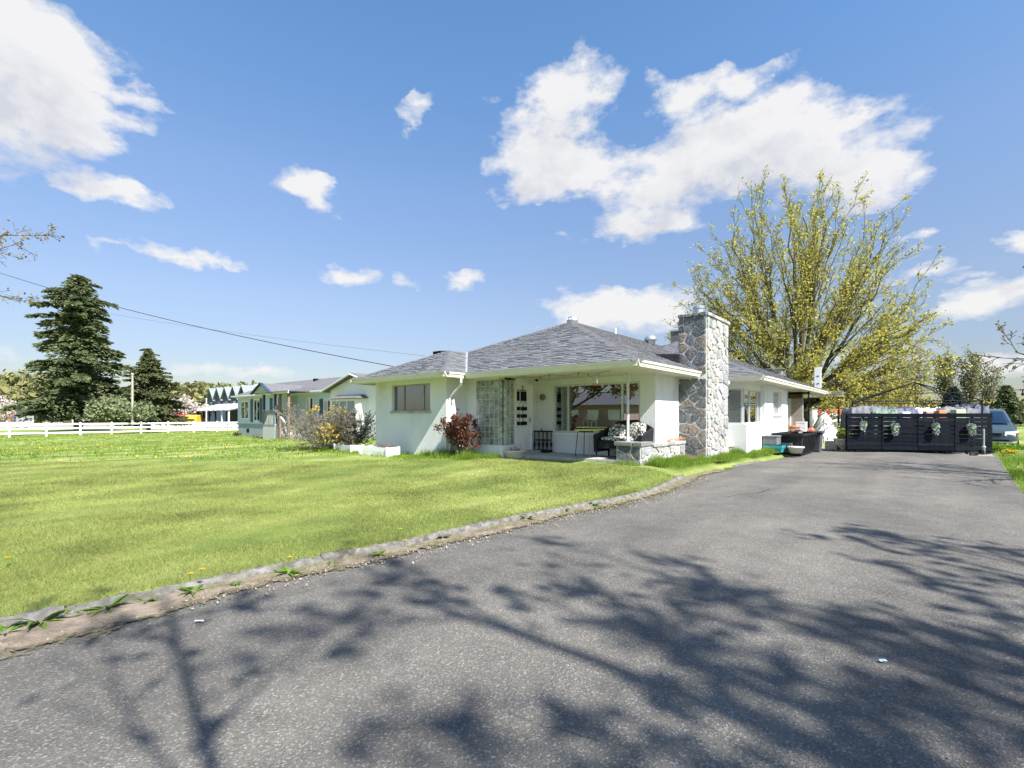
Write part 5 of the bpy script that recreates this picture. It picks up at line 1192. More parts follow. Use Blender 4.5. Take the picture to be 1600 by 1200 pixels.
def pole(name, label, x, yb, yt, t, r_, m_, cat='pole'):
    b = at(x, yb, t); h = at(x, yt, t).z-b.z; m = MB(); m.tube([(0,0,-.3),(0,0,h)], [r_,r_*.8], 8); m.sphere((0,0,h+r_*.8), r_*1.3, 8, 6); return solo(m, name, m_, label, cat, b, local=True)
pole('flagpole', 'slim white pole standing just behind the rail fence before the verandah', 322.5, 668, 624, 50, .055, WHITE)
pole('utility_pole', 'pale wooden utility pole seen against the fir tree', 207, 662, 586, 46.6, .10, mat('pale_pole',(.34,.31,.25),(.42,.39,.32),4,.9))

# white rail fences
def rail_fence(label, pts, step, h, rails, name='rail_fence', z0=-.36, pw=.13):
    T = thing(name, label, 'fence', (pts[0][0], pts[0][1], z0)); o = Vector(T.location); post = None; rail = None
    for (p, q) in zip(pts, pts[1:]):
        p = Vector((*p, 0)); q = Vector((*q, 0)); n = max(1, round((q-p).length/step)); d = (q-p)/n; ang = math.atan2(d.y, d.x); L_ = d.length
        for i in range(n+1):
            c = p+d*i-Vector((o.x,o.y,0))
            if post is None:
                m = MB(); m.box(-pw/2,pw/2,-pw/2,pw/2,-.2,h); m.prism([(-pw*.6,-pw*.6,h),(pw*.6,-pw*.6,h),(pw*.6,pw*.6,h),(-pw*.6,pw*.6,h)],[(-.01,-.01,h+.06),(.01,-.01,h+.06),(.01,.01,h+.06),(-.01,.01,h+.06)]); post = m.build('post', VINYL, T, local=True); ob = post
            else: ob = post.copy(); COL.objects.link(ob); ob.parent = T
            ob.location = (c.x, c.y, R.uniform(-.015,.015)); ob.rotation_euler = (0,0,ang)
            if i < n:
                for rz0 in rails:
                    if rail is None: m = MB(); m.box(0,1,-.02,.02,-.07,.07); rail = m.build('rail', VINYL, T, local=True); ob = rail
                    else: ob = rail.copy(); COL.objects.link(ob); ob.parent = T
                    e = d.normalized()*pw/2; ob.location = (c.x+e.x, c.y+e.y, rz0+R.uniform(-.008,.008)); ob.scale = (L_-pw, 1, 1); ob.rotation_euler = (0,0,ang)
    return T
w0 = H2W(-57.6,-9.3); w1 = H2W(-57.6,23.9)
rail_fence('long white three-rail fence crossing behind the lawn to the pale blue house', [(w0.x,w0.y),(w1.x,w1.y)], 2.2, 1.17, (.30,.68,1.05))
a_, b_ = at(-140,668,62), at(46,663,66)
rail_fence('second white rail fence farther off at the left edge, behind the long one', [(a_.x,a_.y),(b_.x,b_.y)], 2.6, 1.25, (.55,1.05), z0=-.55)
a_, b_ = at(232,663,64), at(372,663,64); T = thing('picket_fence', 'low white picket fence line far behind the rail fence under the conifers', 'fence', (a_.x,a_.y,-.55)); L_ = (b_-a_).length; m = MB(); m.box(0,L_,-.03,.03,.25,.31); m.box(0,L_,-.03,.03,.8,.86); m.build('rail', VINYL, T, local=True)
pk_ = None
for i in range(0, int(L_/.24)):
    if pk_ is None: m = MB(); m.prism([(-.045,-.06,-.2),(.045,-.06,-.2),(.045,-.035,-.2),(-.045,-.035,-.2)],[(-.045,-.06,1.05),(.045,-.06,1.05),(.045,-.035,1.05),(-.045,-.035,1.05)]); pk_ = m.build('picket', VINYL, T, local=True); ob = pk_
    else: ob = pk_.copy(); COL.objects.link(ob); ob.parent = T
    ob.location = (i*.24,0,0)
    if i > 285: break
# ------------------------------------------------------------------ things on the porch and on the house
def L3(T): return lambda name, m_, m, **k: m.build(name, m_, T, **k)
# planter bowl by the door
T = thing('planter_bowl', 'round off-white planter bowl with dried pink stems standing at the front door', 'planter', (-9.0, 10.55, .30), 'H')
m = MB(); m.lathe([(.17,0),(.24,.06),(.30,.16),(.32,.26),(.34,.27),(.34,.31),(.30,.31),(.28,.26),(.0,.26)], (-8.85,10.62,.12), 20); m.build('bowl', mat('off_white_glaze',(.50,.49,.43),(.6,.59,.53),7,.6), T, smooth=True)
m = MB(); m.lathe([(.28,.0),(.0,.03)], (-8.85,10.62,.385), 12); m.build('soil', SOIL, T)
m = MB()
for k in range(26):
    t = R.uniform(0, 6.28); r_ = R.uniform(0,.22); h = R.uniform(.04,.15); m.tube([(-8.85+r_*math.cos(t),10.62+r_*math.sin(t),.39),(-8.85+(r_+.06)*math.cos(t+.3),10.62+(r_+.06)*math.sin(t+.3),.39+h)],[.004,.008],3)
m.build('dried_stems', mat('dried_pink',(.34,.17,.14),(.45,.26,.20),8,.9), T)
# wall lantern
T = thing('wall_light', 'small oval metal wall light between the front door and the picture window', 'lamp', (-8.85,12.08,1.9), 'H')
m = MB(); m.lathe([(.06,0),(.065,.015),(.0,.03)], (0,0,0), 12); m.v = [(-8.9+x,12.1-z,1.98+y*1.4) for x,y,z in m.v]; m.build('back_plate', GREYSTEEL, T)
m = MB(); m.sphere((-8.9,12.0,1.97),.085,12,8,(1,.8,1.15)); m.build('lamp_shade', mat('smoked_shade',(.10,.08,.05),(.2,.17,.12),8,.3), T, smooth=True)
# over-door rack
T = thing('door_rack', 'black wire rack of dark pockets and round white pieces hanging on the white front door', 'rack', (-9.1,11.3,2.3), 'H')
m = MB()
for a in (11.06, 11.36): m.box(-9.155,-9.14,a,a+.015,2.18,2.34)
m.box(-9.155,-9.145,11.0,11.52,2.16,2.18)
for a in (11.03, 11.27, 11.5): m.box(-9.153,-9.148,a,a+.012,1.15,2.16)
m.build('frame', DARK, T)
for a0, a1 in ((11.03,11.17),(11.27,11.5)): m = MB(); m.box(-9.15,-9.11,a0,a1,1.85,2.13); m.build('pocket', DARK, T)
for r_, z in enumerate((1.57,1.35,1.13)):
    for a0, a1 in ((11.03,11.17),(11.27,11.5)): m = MB(); m.box(-9.15,-9.09,a0,a1,z,z+.10); m.build('pocket', DARK, T)
    for a in (11.10,11.25,11.42): m = MB(); m.sphere((-9.115,a,z+.16),.055,10,6,(.35,1,1)); m.build('disc', WHITE, T, smooth=True)
# black stand with turned legs
T = thing('plant_stand', 'black wooden stand with turned spindle legs against the porch wall beside the door', 'stand', (-8.9,11.85,.30), 'H')
m = MB(); m.box(-9.02,-8.52,11.72,12.04,.92,.955); m.build('top', DARK, T); m = MB(); m.box(-9.0,-8.54,11.76,12.0,.66,.69); m.build('shelf', DARK, T); m = MB(); m.box(-9.02,-8.52,11.74,12.02,.31,.38); m.build('base', DARK, T)
for b in (-9.0,-8.845,-8.69,-8.545):
    for a in (11.76, 11.98): m = MB(); m.lathe([(.014,0),(.014,.06),(.026,.12),(.034,.17),(.022,.22),(.012,.27),(.014,.34),(.014,.54)], (b,a,.38), 8); m.build('leg', DARK, T)
m = MB(); m.lathe([(.02,0),(.008,.04),(.015,.07),(.0,.09)], (-8.8,11.85,.955), 8); m.build('finial', DARK, T)
# thin metal bar chair
GOLD = mat('brass_wire', (.42,.34,.14), (.5,.42,.2), 8, .4, metal=.4)
T = thing('metal_chair', 'tall thin brass wire chair with round back standing on the porch beside the black sofa', 'chair', (-7.2,11.75,.30), 'H')
cb, ca = -7.1, 11.62
for x, y in ((-.2,-.17),(.2,-.17),(-.17,.17),(.17,.17)): m = MB(); m.tube([(cb+x*1.15,ca+y*1.15,.30),(cb+x*.9,ca+y*.9,.96)], .010, 6); m.build('leg', DARK if x < 0 else GREYSTEEL, T)
m = MB(); m.lathe([(.21,0),(.215,.01),(.21,.025),(.0,.03)], (cb,ca,.955), 18); m.build('seat', DARK, T)
for r_ in (.21,.15,.09):
    m = MB(); m.tube([(cb+r_*math.cos(t),ca+.19,1.24+r_*.95*math.sin(t)) for t in [k*math.pi/10 for k in range(11)]], .007, 6); m.build('back_loop', GOLD, T)
m = MB()
for x in (-.21,.21,-.05,.05): m.tube([(cb+x,ca+.19,.97),(cb+x,ca+.19,1.25)], .007, 6)
m.build('back_upright', GOLD, T)
# black wicker settee with patterned cushions
def pattern_mat():
    m = bpy.data.materials.new('patterned_fabric'); m.use_nodes = True; nt = m.node_tree; N = nt.nodes; L = nt.links; p = N['Principled BSDF']; p.inputs['Roughness'].default_value = .9
    tc = N.new('ShaderNodeTexCoord'); v = N.new('ShaderNodeTexVoronoi'); v.inputs['Scale'].default_value = 11; v.feature = 'DISTANCE_TO_EDGE'; L.new(tc.outputs['Object'], v.inputs['Vector'])
    n = N.new('ShaderNodeTexNoise'); n.inputs['Scale'].default_value = 9; L.new(tc.outputs['Object'], n.inputs['Vector'])
    a = N.new('ShaderNodeMath'); a.operation = 'MULTIPLY'; L.new(v.outputs['Distance'], a.inputs[0]); L.new(n.outputs['Fac'], a.inputs[1])
    r = N.new('ShaderNodeValToRGB'); e = r.color_ramp.elements; e[0].position = .03; e[0].color = (.02,.022,.025,1); e[1].position = .07; e[1].color = (.55,.54,.48,1); L.new(a.outputs[0], r.inputs[0]); L.new(r.outputs[0], p.inputs['Base Color']); return m
PAT = pattern_mat(); WICK = mat('black_wicker', (.010,.011,.014), (.03,.032,.036), 60, .7, .006, 90, spec=.1)
T = thing('wicker_sofa', 'black wicker porch sofa with curved arms and black and cream patterned cushions', 'sofa', (-5.95,11.6,.30), 'H')
s0, s1, sa = -6.62, -5.36, 11.28
m = MB(); m.box(s0+.06,s1-.06,sa+.06,12.0,.55,.76); m.build('seat_frame', WICK, T)
m = MB(); n = 14; m.loft([[(s0+(s1-s0)*i/n, 11.96, .55),(s0+(s1-s0)*i/n, 12.06, .55),(s0+(s1-s0)*i/n, 12.07, 1.10+.18*math.sin(math.pi*i/n)),(s0+(s1-s0)*i/n, 12.0, 1.12+.18*math.sin(math.pi*i/n))] for i in range(n+1)]); m.build('backrest', WICK, T)
for b in (s0, s1):
    m = MB(); rings = []
    for i in range(9):
        a = sa+(12.0-sa)*i/8; zt = .93+.17*(i/8)**1.3; rings.append([(b-.04,a,.45),(b+.04,a,.45),(b+.055,a,zt-.03),(b,a,zt),(b-.055,a,zt-.03)])
    m.loft(rings); m.build('arm', WICK, T)
for b in (s0+.02, s1-.02):
    for a in (sa+.04, 11.98): m = MB(); m.tube([(b,a,.30),(b,a,.5)], [.022,.03], 8); m.build('leg', WICK, T)
def cushion(c, sz_, rz=0, rx=0, ry=0, par=None, name='cushion'):
    m = MB(); n = 8; M = Matrix.Translation(c) @ Matrix.Rotation(rz,4,'Z') @ Matrix.Rotation(rx,4,'X') @ Matrix.Rotation(ry,4,'Y'); rings = []
    for i in range(-4, 5):
        f = i/4; pr = math.sqrt(max(0, 1-abs(f)**3)); ring = []
        for k in range(16):
            t = 2*math.pi*k/16; x = math.copysign(abs(math.cos(t))**.5, math.cos(t)); y = math.copysign(abs(math.sin(t))**.5, math.sin(t)); q = .35+.65*pr
            ring.append(M @ Vector((x*sz_[0]/2*q, y*sz_[1]/2*q, f*sz_[2]/2)))
        rings.append(ring)
    m.loft(rings); return m
cushion(((s0+s1)/2, sa+.36, .80), (1.15,.66,.13)).build('seat_cushion', PAT, T, smooth=True)
cushion((s0+.38, sa+.50, .99), (.5,.42,.17), rx=math.radians(68)).build('cushion', PAT, T, smooth=True); cushion((s1-.32, sa+.52, 1.02), (.5,.44,.17), rx=math.radians(70), rz=-.1).build('cushion', PAT, T, smooth=True); cushion((s1-.1, sa+.2, .93), (.40,.40,.15), rx=math.radians(75), rz=-1.0).build('cushion', PAT, T, smooth=True)
# hanging lantern and string lights under the eave
T = thing('hanging_lantern', 'small glass lantern with coral red base hanging under the porch eave', 'lantern', (-5.85,10.2,2.2), 'H')
lb, la = -6.05, 10.35
m = MB(); m.tube([(lb,la,2.5),(lb,la,2.36)], .004, 4); m.lathe([(.012,.10),(.05,.07),(.055,.0)], (lb,la,2.29), 10); m.build('cap', GREYSTEEL, T)
m = MB(); m.lathe([(.05,0),(.045,-.10)], (lb,la,2.29), 10, False); m.build('glass', glass_mat('lantern_glass',(.9,.9,.88),.08), T); m = MB(); m.lathe([(.05,0),(.11,-.02),(.10,-.045),(.0,-.055)], (lb,la,2.19), 12); m.build('base', mat('coral_base',(.45,.16,.11),(.5,.2,.14),5,.5), T)
T = thing('string_lights', 'string of small coloured bulbs hanging along the porch ceiling', 'string lights', (-7,10.2,2.45), 'H')
pts = []; bc = [mat('bulb_yellow',(.6,.45,.08)), mat('bulb_red',(.5,.09,.07)), mat('bulb_green',(.12,.25,.10)), mat('bulb_pink',(.5,.28,.26))]
m = MB()
for i in range(13): b = -9.1+i*.29; z = 2.47-.05*math.sin(i*1.05)**2; pts.append((b,10.25,z))
m.tube(pts, .004, 4); m.build('cable', DARK, T)
for i, p in enumerate(pts): q = MB(); q.sphere((p[0],p[1],p[2]-.035), .022, 8, 6, (1,1,1.4)); q.build('bulb', bc[i%4], T, smooth=True)
T = thing('porch_fixture', 'tiny dark round fixture on the porch ceiling near the picture window corner', 'fixture', (-8.7,11.3,2.45), 'H'); m = MB(); m.lathe([(.04,.03),(.05,0),(.035,-.03),(.0,-.04)], (-8.8,11.6,2.47), 10); m.build('body', DARK, T)
# white planter boxes
def pbox(label, b0, a0, w, d, h, rz, plant):
    T = thing('planter_box', label, 'planter', (b0,a0,.13), 'H', rz)
    for (x0,x1,y0,y1,nm) in ((-w/2,w/2,-d/2,-d/2+.03,'board'),(-w/2,w/2,d/2-.03,d/2,'board'),(-w/2+.0,-w/2+.03,-d/2+.03,d/2-.03,'board'),(w/2-.03,w/2,-d/2+.03,d/2-.03,'board')):
        for k in range(2): m = MB(); m.box(x0,x1,y0,y1,.02+k*h/2,.02+(k+1)*h/2-.006); m.build(nm, VINYL, T, local=True)
    for x in (-w/2,w/2):
        for y in (-d/2,d/2): m = MB(); m.box(x-.035,x+.035,y-.035,y+.035,-.05,h+.035); m.build('corner_post', VINYL, T, local=True)
    m = MB(); m.box(-w/2+.03,w/2-.03,-d/2+.03,d/2-.03,0,h*.8); m.build('soil', SOIL, T, local=True)
    if plant:
        rs_ = np.random.RandomState(4); n = 260; B = np.stack([rs_.uniform(-.05,w*.45,n)*.9, rs_.uniform(-d*.3,d*.3,n), np.full(n,h*.8)],1); D = rs_.normal(size=(n,3))*.45+np.array([0,0,1.]); D /= np.linalg.norm(D,axis=1)[:,None]
        V, Fc = blade_arrays(B, D, rs_.uniform(.12,.30,n), np.full(n,.02), rs_); npmesh('plant', V, Fc, mat('dead_lavender',(.10,.085,.09),(.19,.17,.16),9,.9), T)
    return T
pbox('white vinyl planter box, left and nearer of the two before the wing wall', -15.05, 9.15, 1.25, .42, .27, math.radians(-6), False)
pbox('white vinyl planter box with dried lavender, right of its empty neighbour', -12.9, 8.9, 1.35, .42, .30, math.radians(2), True)
# debris on the low wall: dry orange-brown trimmings
m = MB()
for k in range(150):
    b, a = R.gauss(-5.17,.05), R.uniform(12.5,13.62); z = .715+R.uniform(0,.10)*(1-abs(a-13.2)/1.0); t = R.uniform(-.6,.6)+1.57; l_ = R.uniform(.06,.22)
    m.tube([(b,a,z),(b+l_*math.cos(t)*.5,a+l_*math.sin(t)*.7,z+R.uniform(.0,.06))], .005, 3)
ob = solo(m, 'dry_trimmings', mat('rust_twigs',(.28,.12,.06),(.42,.22,.12),8,.9), 'heap of dry orange-brown trimmings lying on the low stone wall by the chimney', 'trimmings', (-5.2,13.1,.71), 'H')

# ------------------------------------------------------------------ yard on the right
# black slatted screen on casters
p0 = at(1322,702,18.72); p1 = at(1549.5,705,17.75); d = Vector((p1.x-p0.x,p1.y-p0.y,0)); WS = d.length; ang = math.atan2(d.y,d.x)
T = thing('slatted_screen', 'long black slatted wood screen on low casters across the end of the drive', 'screen', (p0.x,p0.y,0), rz=ang); SCR = T
SLAT = multi('black_stained_wood', [(.005,.007,.012),(.010,.013,.020),(.007,.009,.014),(.014,.017,.024)], .7, .35, 14, .002, spec=.06)
zs = [.13]; hts = []
nrow = 9; pitch = (1.50-.13)/nrow
npan = 4; pw_ = WS/npan
for k in range(npan):
    for r_ in range(nrow):
        h = pitch*(.78 if r_ in (3,5) else .92) if r_ < 8 else pitch*.97; z0 = .13+r_*pitch+R.uniform(-.006,.006); x0 = k*pw_+.012; x1 = (k+1)*pw_-.012; dy = R.uniform(-.008,.008)-(.02 if r_ in (0,8) else 0)
        m = MB(); m.box(0,x1-x0,-.012,.012,0,h); o = m.build('slat', SLAT, T, local=True); o.location = (x0, dy-.035, z0)
    for x in (k*pw_+.04, (k+1)*pw_-.04, (k+.5)*pw_): m = MB(); m.box(x-.035,x+.035,.0,.07,.12,1.49); m.build('upright', SLAT, T, local=True)
m = MB(); m.box(0,WS,-.02,.12,.085,.125); m.build('base_rail', DARK, T, local=True)
for x in (.35,1.35,1.75,2.25,3.0,3.35,4.0): m = MB(); m.tube([(x-.025,.05,.06),(x+.025,.05,.06)],.06,10); m.box(x-.03,x+.03,.02,.08,.06,.09); m.build('caster', RUBBER, T, local=True)
# air plants in shell baskets on the screen
BASK = mat('woven_basket',(.30,.24,.14),(.44,.38,.26),30,.9,.01,60); SUC = multi('pale_succulent',[(.22,.30,.25),(.32,.40,.34),(.18,.26,.20),(.40,.46,.38)],.7,.15,20,0)
SUCW = SUC
for i, (x, yy, label, w, tl) in enumerate([(1347.5,664,'leftmost hanging succulent, thin with one trailing strand and a bare ring of basket',.20,.42),(1396.5,667,'second hanging succulent from the left, wide at the top and trailing to a point',.25,.52),(1460,667,'third hanging succulent, narrow green plant trailing straight down the black slats',.20,.50),(1515.5,668,'rightmost hanging succulent, round bushy wreath shape beside the jack stand',.25,.48)]):
    t = 18.72+(17.75-18.72)*(x-1322)/227-.10; c = at(x, yy, t); T = thing('hanging_succulent', label, 'hanging plant', (c.x,c.y,c.z), group='succulents hung on the black screen')
    m = MB(); m.lathe([(.02,-.13),(.09,-.10),(.12,-.02),(.125,.05),(.11,.05),(.1,-.02),(.0,-.05)], (.03,0,0), 12); m.build('basket', BASK, T, local=True); m = MB(); m.tube([(.0,0,.05),(0,.03,.26)], .006, 4); m.build('hook', GREYSTEEL, T, local=True)
    rs_ = np.random.RandomState(i+5); n = 420; th = rs_.uniform(0, 6.28, n); f = rs_.random(n); C1 = np.stack([np.cos(th)*w*.62*rs_.uniform(.6,1,n), -.06+np.sin(th)*.06, .02+np.abs(np.sin(th))*.12*rs_.uniform(.4,1,n)],1)
    st = (rs_.randint(0,4,n)-1.5)*w*.22-(.05 if i == 0 else 0); C2 = np.stack([st+rs_.normal(size=n)*.018, -.09+rs_.normal(size=n)*.02, .06-tl*.75*f*(1-.4*np.abs(st)/w)],1)
    V, Fc = leaf_arrays(np.concatenate([C1, C2]), .045, rs_, 0, 1.2); npmesh('foliage', V, Fc, SUC, T)
# trailer jack
T = thing('trailer_jack', 'galvanised jack post with small wheel standing before the right end of the black screen', 'jack', tuple(at(1537,712,17.1))); T.location.z = 0
m = MB(); m.tube([(0,0,.22),(0,0,.95)], .03, 10); m.build('tube', GREYSTEEL, T, local=True); m = MB(); m.tube([(0,0,.05),(0,0,.3)], .042, 10); m.sphere((0,0,.3),.06,10,6); m.build('lower_tube', GREYSTEEL, T, local=True)
m = MB(); m.box(-.32,.2,-.04,.04,.06,.11); m.box(-.12,-.02,-.06,.06,.08,.2); m.build('foot', DARK, T, local=True)
for x in (-.42,-.28): m = MB(); m.tube([(x,-.03,.075),(x,.03,.075)],.075,12); m.build('wheel', RUBBER, T, local=True)
# pergola frame (bare metal gazebo)
G_ = [at(1332,629,20.5), at(1527,624,19.3)]
T = thing('gazebo_frame', 'bare black metal gazebo frame without its cover behind the black screen', 'gazebo', (17.6,21.8,0))
c1 = Vector((14.35,20.5,0)); c2_ = Vector((18.75,19.4,0)); c4 = Vector((17.25,24.6,0)); c3 = c2_+(c4-c1); ctr = (c1+c3)/2; AP = at(1429,597.5,(ctr.y)); ez = 2.02
o_ = Vector((17.6,21.8,0))
for c in (c1,c2_,c3,c4): m = MB(); m.tube([c-o_, c-o_+Vector((0,0,ez))], .028, 6); m.build('leg', DARK, T, local=True)
m = MB(); cs_ = [c1,c2_,c3,c4]
for i in range(4): a_, b_ = cs_[i], cs_[(i+1)%4]; m = MB(); m.tube([a_-o_+Vector((0,0,ez)), b_-o_+Vector((0,0,ez))], .022, 6); m.build('beam', DARK, T, local=True)
for c in cs_: m = MB(); m.tube([c-o_+Vector((0,0,ez)), Vector((AP.x,AP.y,AP.z))-o_], .022, 6); m.build('rafter', DARK, T, local=True)
for i in range(4):
    a_, b_ = cs_[i], cs_[(i+1)%4]; md = (a_+b_)/2; m = MB(); m.tube([md-o_+Vector((0,0,ez)), Vector((AP.x,AP.y,AP.z))-o_], .016, 6); m.build('rafter', DARK, T, local=True)
# draped sheets and clutter stacked behind the screen
SHEETS = [mat('blue_tarp',(.03,.035,.075),(.06,.07,.14),4,.6), mat('grey_sheet',(.075,.08,.095),(.17,.18,.20),2.5,.7), mat('white_sheet',(.50,.51,.52),(.70,.70,.70),4,.7), mat('green_sheet',(.10,.17,.12),(.17,.24,.17),4,.7)]
def drape(name, label, c, w, d, h, m_, seed, cat='sheet', rz=0):
    rr = random.Random(seed); n = 26; rings = []; ph = [rr.uniform(0,6.28) for _ in range(6)]
    for i in range(n+1):
        u = i/n*2-1; ring = []
        for j in range(n+1):
            v = j/n*2-1; e = max(abs(u), abs(v)); q_ = Vector((u*1.4+seed, v*1.4, seed*.7)); f1 = noise.noise(q_*1.3); f2 = abs(noise.noise(q_*3.1)); f3 = abs(noise.noise(q_*7)); z = h*(1-max(0,e-.9)/.1*.9)-.16*f2*1.6-.10*f3+.10*f1; ring.append((u*w/2*(1+.06*math.sin(9*v+ph[4])), v*d/2*(1+.06*math.sin(8*u+ph[5])), max(.02,z)))
        rings.append(ring)
    m = MB(); m.loft(rings, closed=False); o = solo(m, name, m_, label, cat, c, local=True, smooth=True, rz=rz); s_ = o.modifiers.new('thick','SOLIDIFY'); s_.thickness = .006; return o
for i, (x, y, t, w, h, k, lab) in enumerate([(1352,640,19.6,1.5,1.78,1,'crumpled grey-blue plastic sheet over a stack at the left behind the black screen'),(1395,640,19.9,1.6,1.76,0,'dark blue tarp sagging over goods behind the second screen panel'),(1378,641,19.3,.9,1.64,3,'green plastic sheet peeking over the black screen'),(1438,641,19.8,1.2,1.74,2,'white sheet covering a mound behind the middle of the black screen'),(1489,641,19.4,1.5,1.74,1,'grey sheet draped low behind the right half of the black screen'),(1515,640,19.9,1.1,1.86,0,'dark blue tarp end hanging from the gazebo above the right end of the screen')]):
    c = at(x, y, t); drape('tarp', lab, (c.x,c.y,0), w, .8, h, SHEETS[k], 40+i, 'tarp', rz=ang)
for i, (x, s_, lab, m_) in enumerate([(1413,.16,'white bucket top showing above the black screen, left of the mound',WHITE),(1450,.14,'pink box among the goods just above the screen middle',mat('pink_card',(.5,.28,.24))),(1470,.15,'small orange crate just above the black screen',mat('orange_plastic',(.6,.22,.08))),(1497,.2,'pale green cushion on top of the goods behind the screen',mat('pale_green',(.38,.45,.3)))]):
    c = at(x, 642, 18.9); m = MB(); m.box(-s_,s_,-s_*.7,s_*.7,1.3,1.30+.26+.03*i); m2 = solo(m, 'stored_box', m_, lab, 'box', (c.x,c.y,0), local=True, bevel=.03); m = MB(); m.box(-.3,.3,-.25,.25,0,1.299); solo(m, 'storage_shelf', DARK, ['first','second','third','fourth'][i]+' dark shelf unit from the left hidden behind the black slatted screen', 'shelf', (c.x,c.y,0), local=True)
# white planter bowl with shrub on a grey block
c = at(1318,706,19.4); T = thing('planter_bowl', 'wide white planter bowl holding a round green shrub, left of the black screen', 'planter', (c.x,c.y,0))
m = MB(); m.lathe([(.10,0),(.12,.12),(.20,.2),(.30,.30),(.335,.44),(.36,.45),(.36,.50),(.30,.5),(.28,.46),(.0,.46)], (0,0,0), 20); m.build('bowl', MATS['off_white_glaze'], T, local=True, smooth=True)
rs_ = np.random.RandomState(8); v = rs_.normal(size=(1500,3)); v /= np.linalg.norm(v,axis=1)[:,None]; C = v*np.array([.25,.25,.22])*rs_.uniform(.5,1.1,(1500,1))+np.array([.02,0,.66]); V, Fc = leaf_arrays(C, .05, rs_); npmesh('shrub', V, Fc, multi('golden_green',[(.10,.14,.02),(.20,.23,.03),(.14,.17,.03)],.7,.2,20,0), T)
c = at(1303,703,20.2); m = MB(); m.box(-.24,.24,-.24,.24,0,.36); solo(m, 'stone_block', CONC, 'square grey concrete block just left of the white planter bowl', 'block', (c.x,c.y,0), local=True, bevel=.02, rz=.5)
# bins by the wing wall
T = thing('storage_bin', 'long black ribbed plastic bin with flared rim on the grass by the wing corner', 'bin', (-3.95,20.9,.1), 'H')
def flared(m, b0, b1, a0, a1, z0, z1, fl):
    rings = []
    for z, f in ((z0,0),(z1-.12,fl*.75),(z1-.10,fl*1.6),(z1,fl*1.7),(z1-.01,fl*1.1),(z1-.06,fl*.6)): rings.append([(b0-f,a0-f,z),(b1+f,a0-f,z),(b1+f,a1+f,z),(b0-f,a1+f,z)])
    m.loft(rings); return m
flared(MB(), -3.98,-3.15,19.1,21.7,.05,.80,.05).build('body', BLACKP, T, bevel=.01)
for k in range(9): m = MB(); m.prism([(-3.15,19.3+k*.28,.1),(-3.12,19.3+k*.28,.1),(-3.12,19.36+k*.28,.1),(-3.15,19.36+k*.28,.1)],[(-3.12,19.3+k*.28,.66),(-3.07,19.3+k*.28,.66),(-3.07,19.36+k*.28,.66),(-3.12,19.36+k*.28,.66)]); m.build('rib', BLACKP, T)
T = thing('wheeled_bin', 'upright dark grey bin with rolled rim at the drive end of the long black bin', 'bin', (-3.3,22.0,.05), 'H')
flared(MB(), -3.5,-3.0,21.85,22.4,.02,.82,.06).build('body', mat('dark_grey_plastic',(.05,.054,.062),(.085,.09,.10),7,.5,.003,30), T, bevel=.015)
m = MB(); m.box(-3.6,-2.9,21.75,21.78,.70,.76); m.build('handle', DARK, T)
for i, (b, a, z, kind) in enumerate([(-3.75,21.3,.82,'pot'),(-3.6,21.9,.84,'white'),(-3.35,21.45,.82,'blue'),(-3.3,22.1,.84,'red'),(-3.55,21.0,.82,'paper')]):
    if kind == 'pot': m = MB(); m.lathe([(.13,0),(.19,.26),(.21,.27),(.21,.33),(.17,.33),(.15,.1),(.0,.1)], (0,0,0), 16); solo(m, 'plant_pot', TERRA, 'brown terracotta pot standing on the long black bin', 'pot', (b,a,z-.12), 'H', local=True, smooth=True)
    if kind == 'white': m = MB(); m.box(-.16,.16,-.2,.2,0,.42); m.box(-.17,.17,-.21,.21,.421,.45); solo(m, 'white_box', WHITE, 'tall white box stacked behind the terracotta pot on the bins', 'box', (b,a,z-.12), 'H', local=True)
    if kind == 'blue': m = MB(); m.lathe([(.10,0),(.16,.08),(.17,.10),(.0,.09)], (0,0,0), 14); solo(m, 'dark_bowl', DARK, 'dark round bowl on the long black bin beside the terracotta pot', 'bowl', (b,a,z-.12), 'H', local=True)
    if kind == 'red': m = MB(); m.sphere((0,0,.12),.12,10,8,(1,1,1)); m.tube([(0,0,.2),(.05,0,.32)],.03,8); solo(m, 'red_jug', mat('red_orange',(.5,.10,.05),(.55,.16,.08),5,.4), 'round orange-red jug on the wheeled bin beside the terracotta pot', 'jug', (b,a,z-.12), 'H', local=True, smooth=True)
    if kind == 'paper': m = MB(); [m.obox((R.uniform(-.15,.15),R.uniform(-.2,.2),.02+.014*k),(.2,.26,.012),rz=R.uniform(0,3)) for k in range(7)]; solo(m, 'paper_pile', multi('papers',[(.6,.55,.52),(.5,.4,.36),(.66,.64,.6)],.8,.1), 'loose pile of pale papers on the near end of the black bin', 'papers', (b,a,z-.02), 'H', local=True)
m = MB(); m.box(-.22,.22,-.3,.3,0,.26); m.box(-.24,.24,-.32,.32,.26,.31); solo(m, 'grey_crate', mat('grey_plastic',(.12,.125,.135),(.16,.165,.175),5,.6), 'grey lidded crate standing on the teal tub against the white wing wall', 'crate', (-3.95,18.6,.42), 'H', local=True, bevel=.015)
m = MB(); flared(m,-.25,.25,-.3,.3,0,.24,.02); solo(m, 'teal_tub', mat('teal_plastic',(.02,.22,.26),(.03,.28,.32),5,.4), 'teal plastic tub on the grass under the grey crate', 'tub', (-3.85,18.55,.17), 'H', local=True)
m = MB(); m.lathe([(.17,0),(.24,.17),(.26,.18),(.26,.22),(.22,.22),(.2,.06),(.0,.06)],(0,0,0),16); solo(m, 'white_basin', MATS['off_white_glaze'], 'round off-white basin on the grass between the teal tub and the long black bin', 'basin', (-3.25,18.75,.15), 'H', local=True, smooth=True)
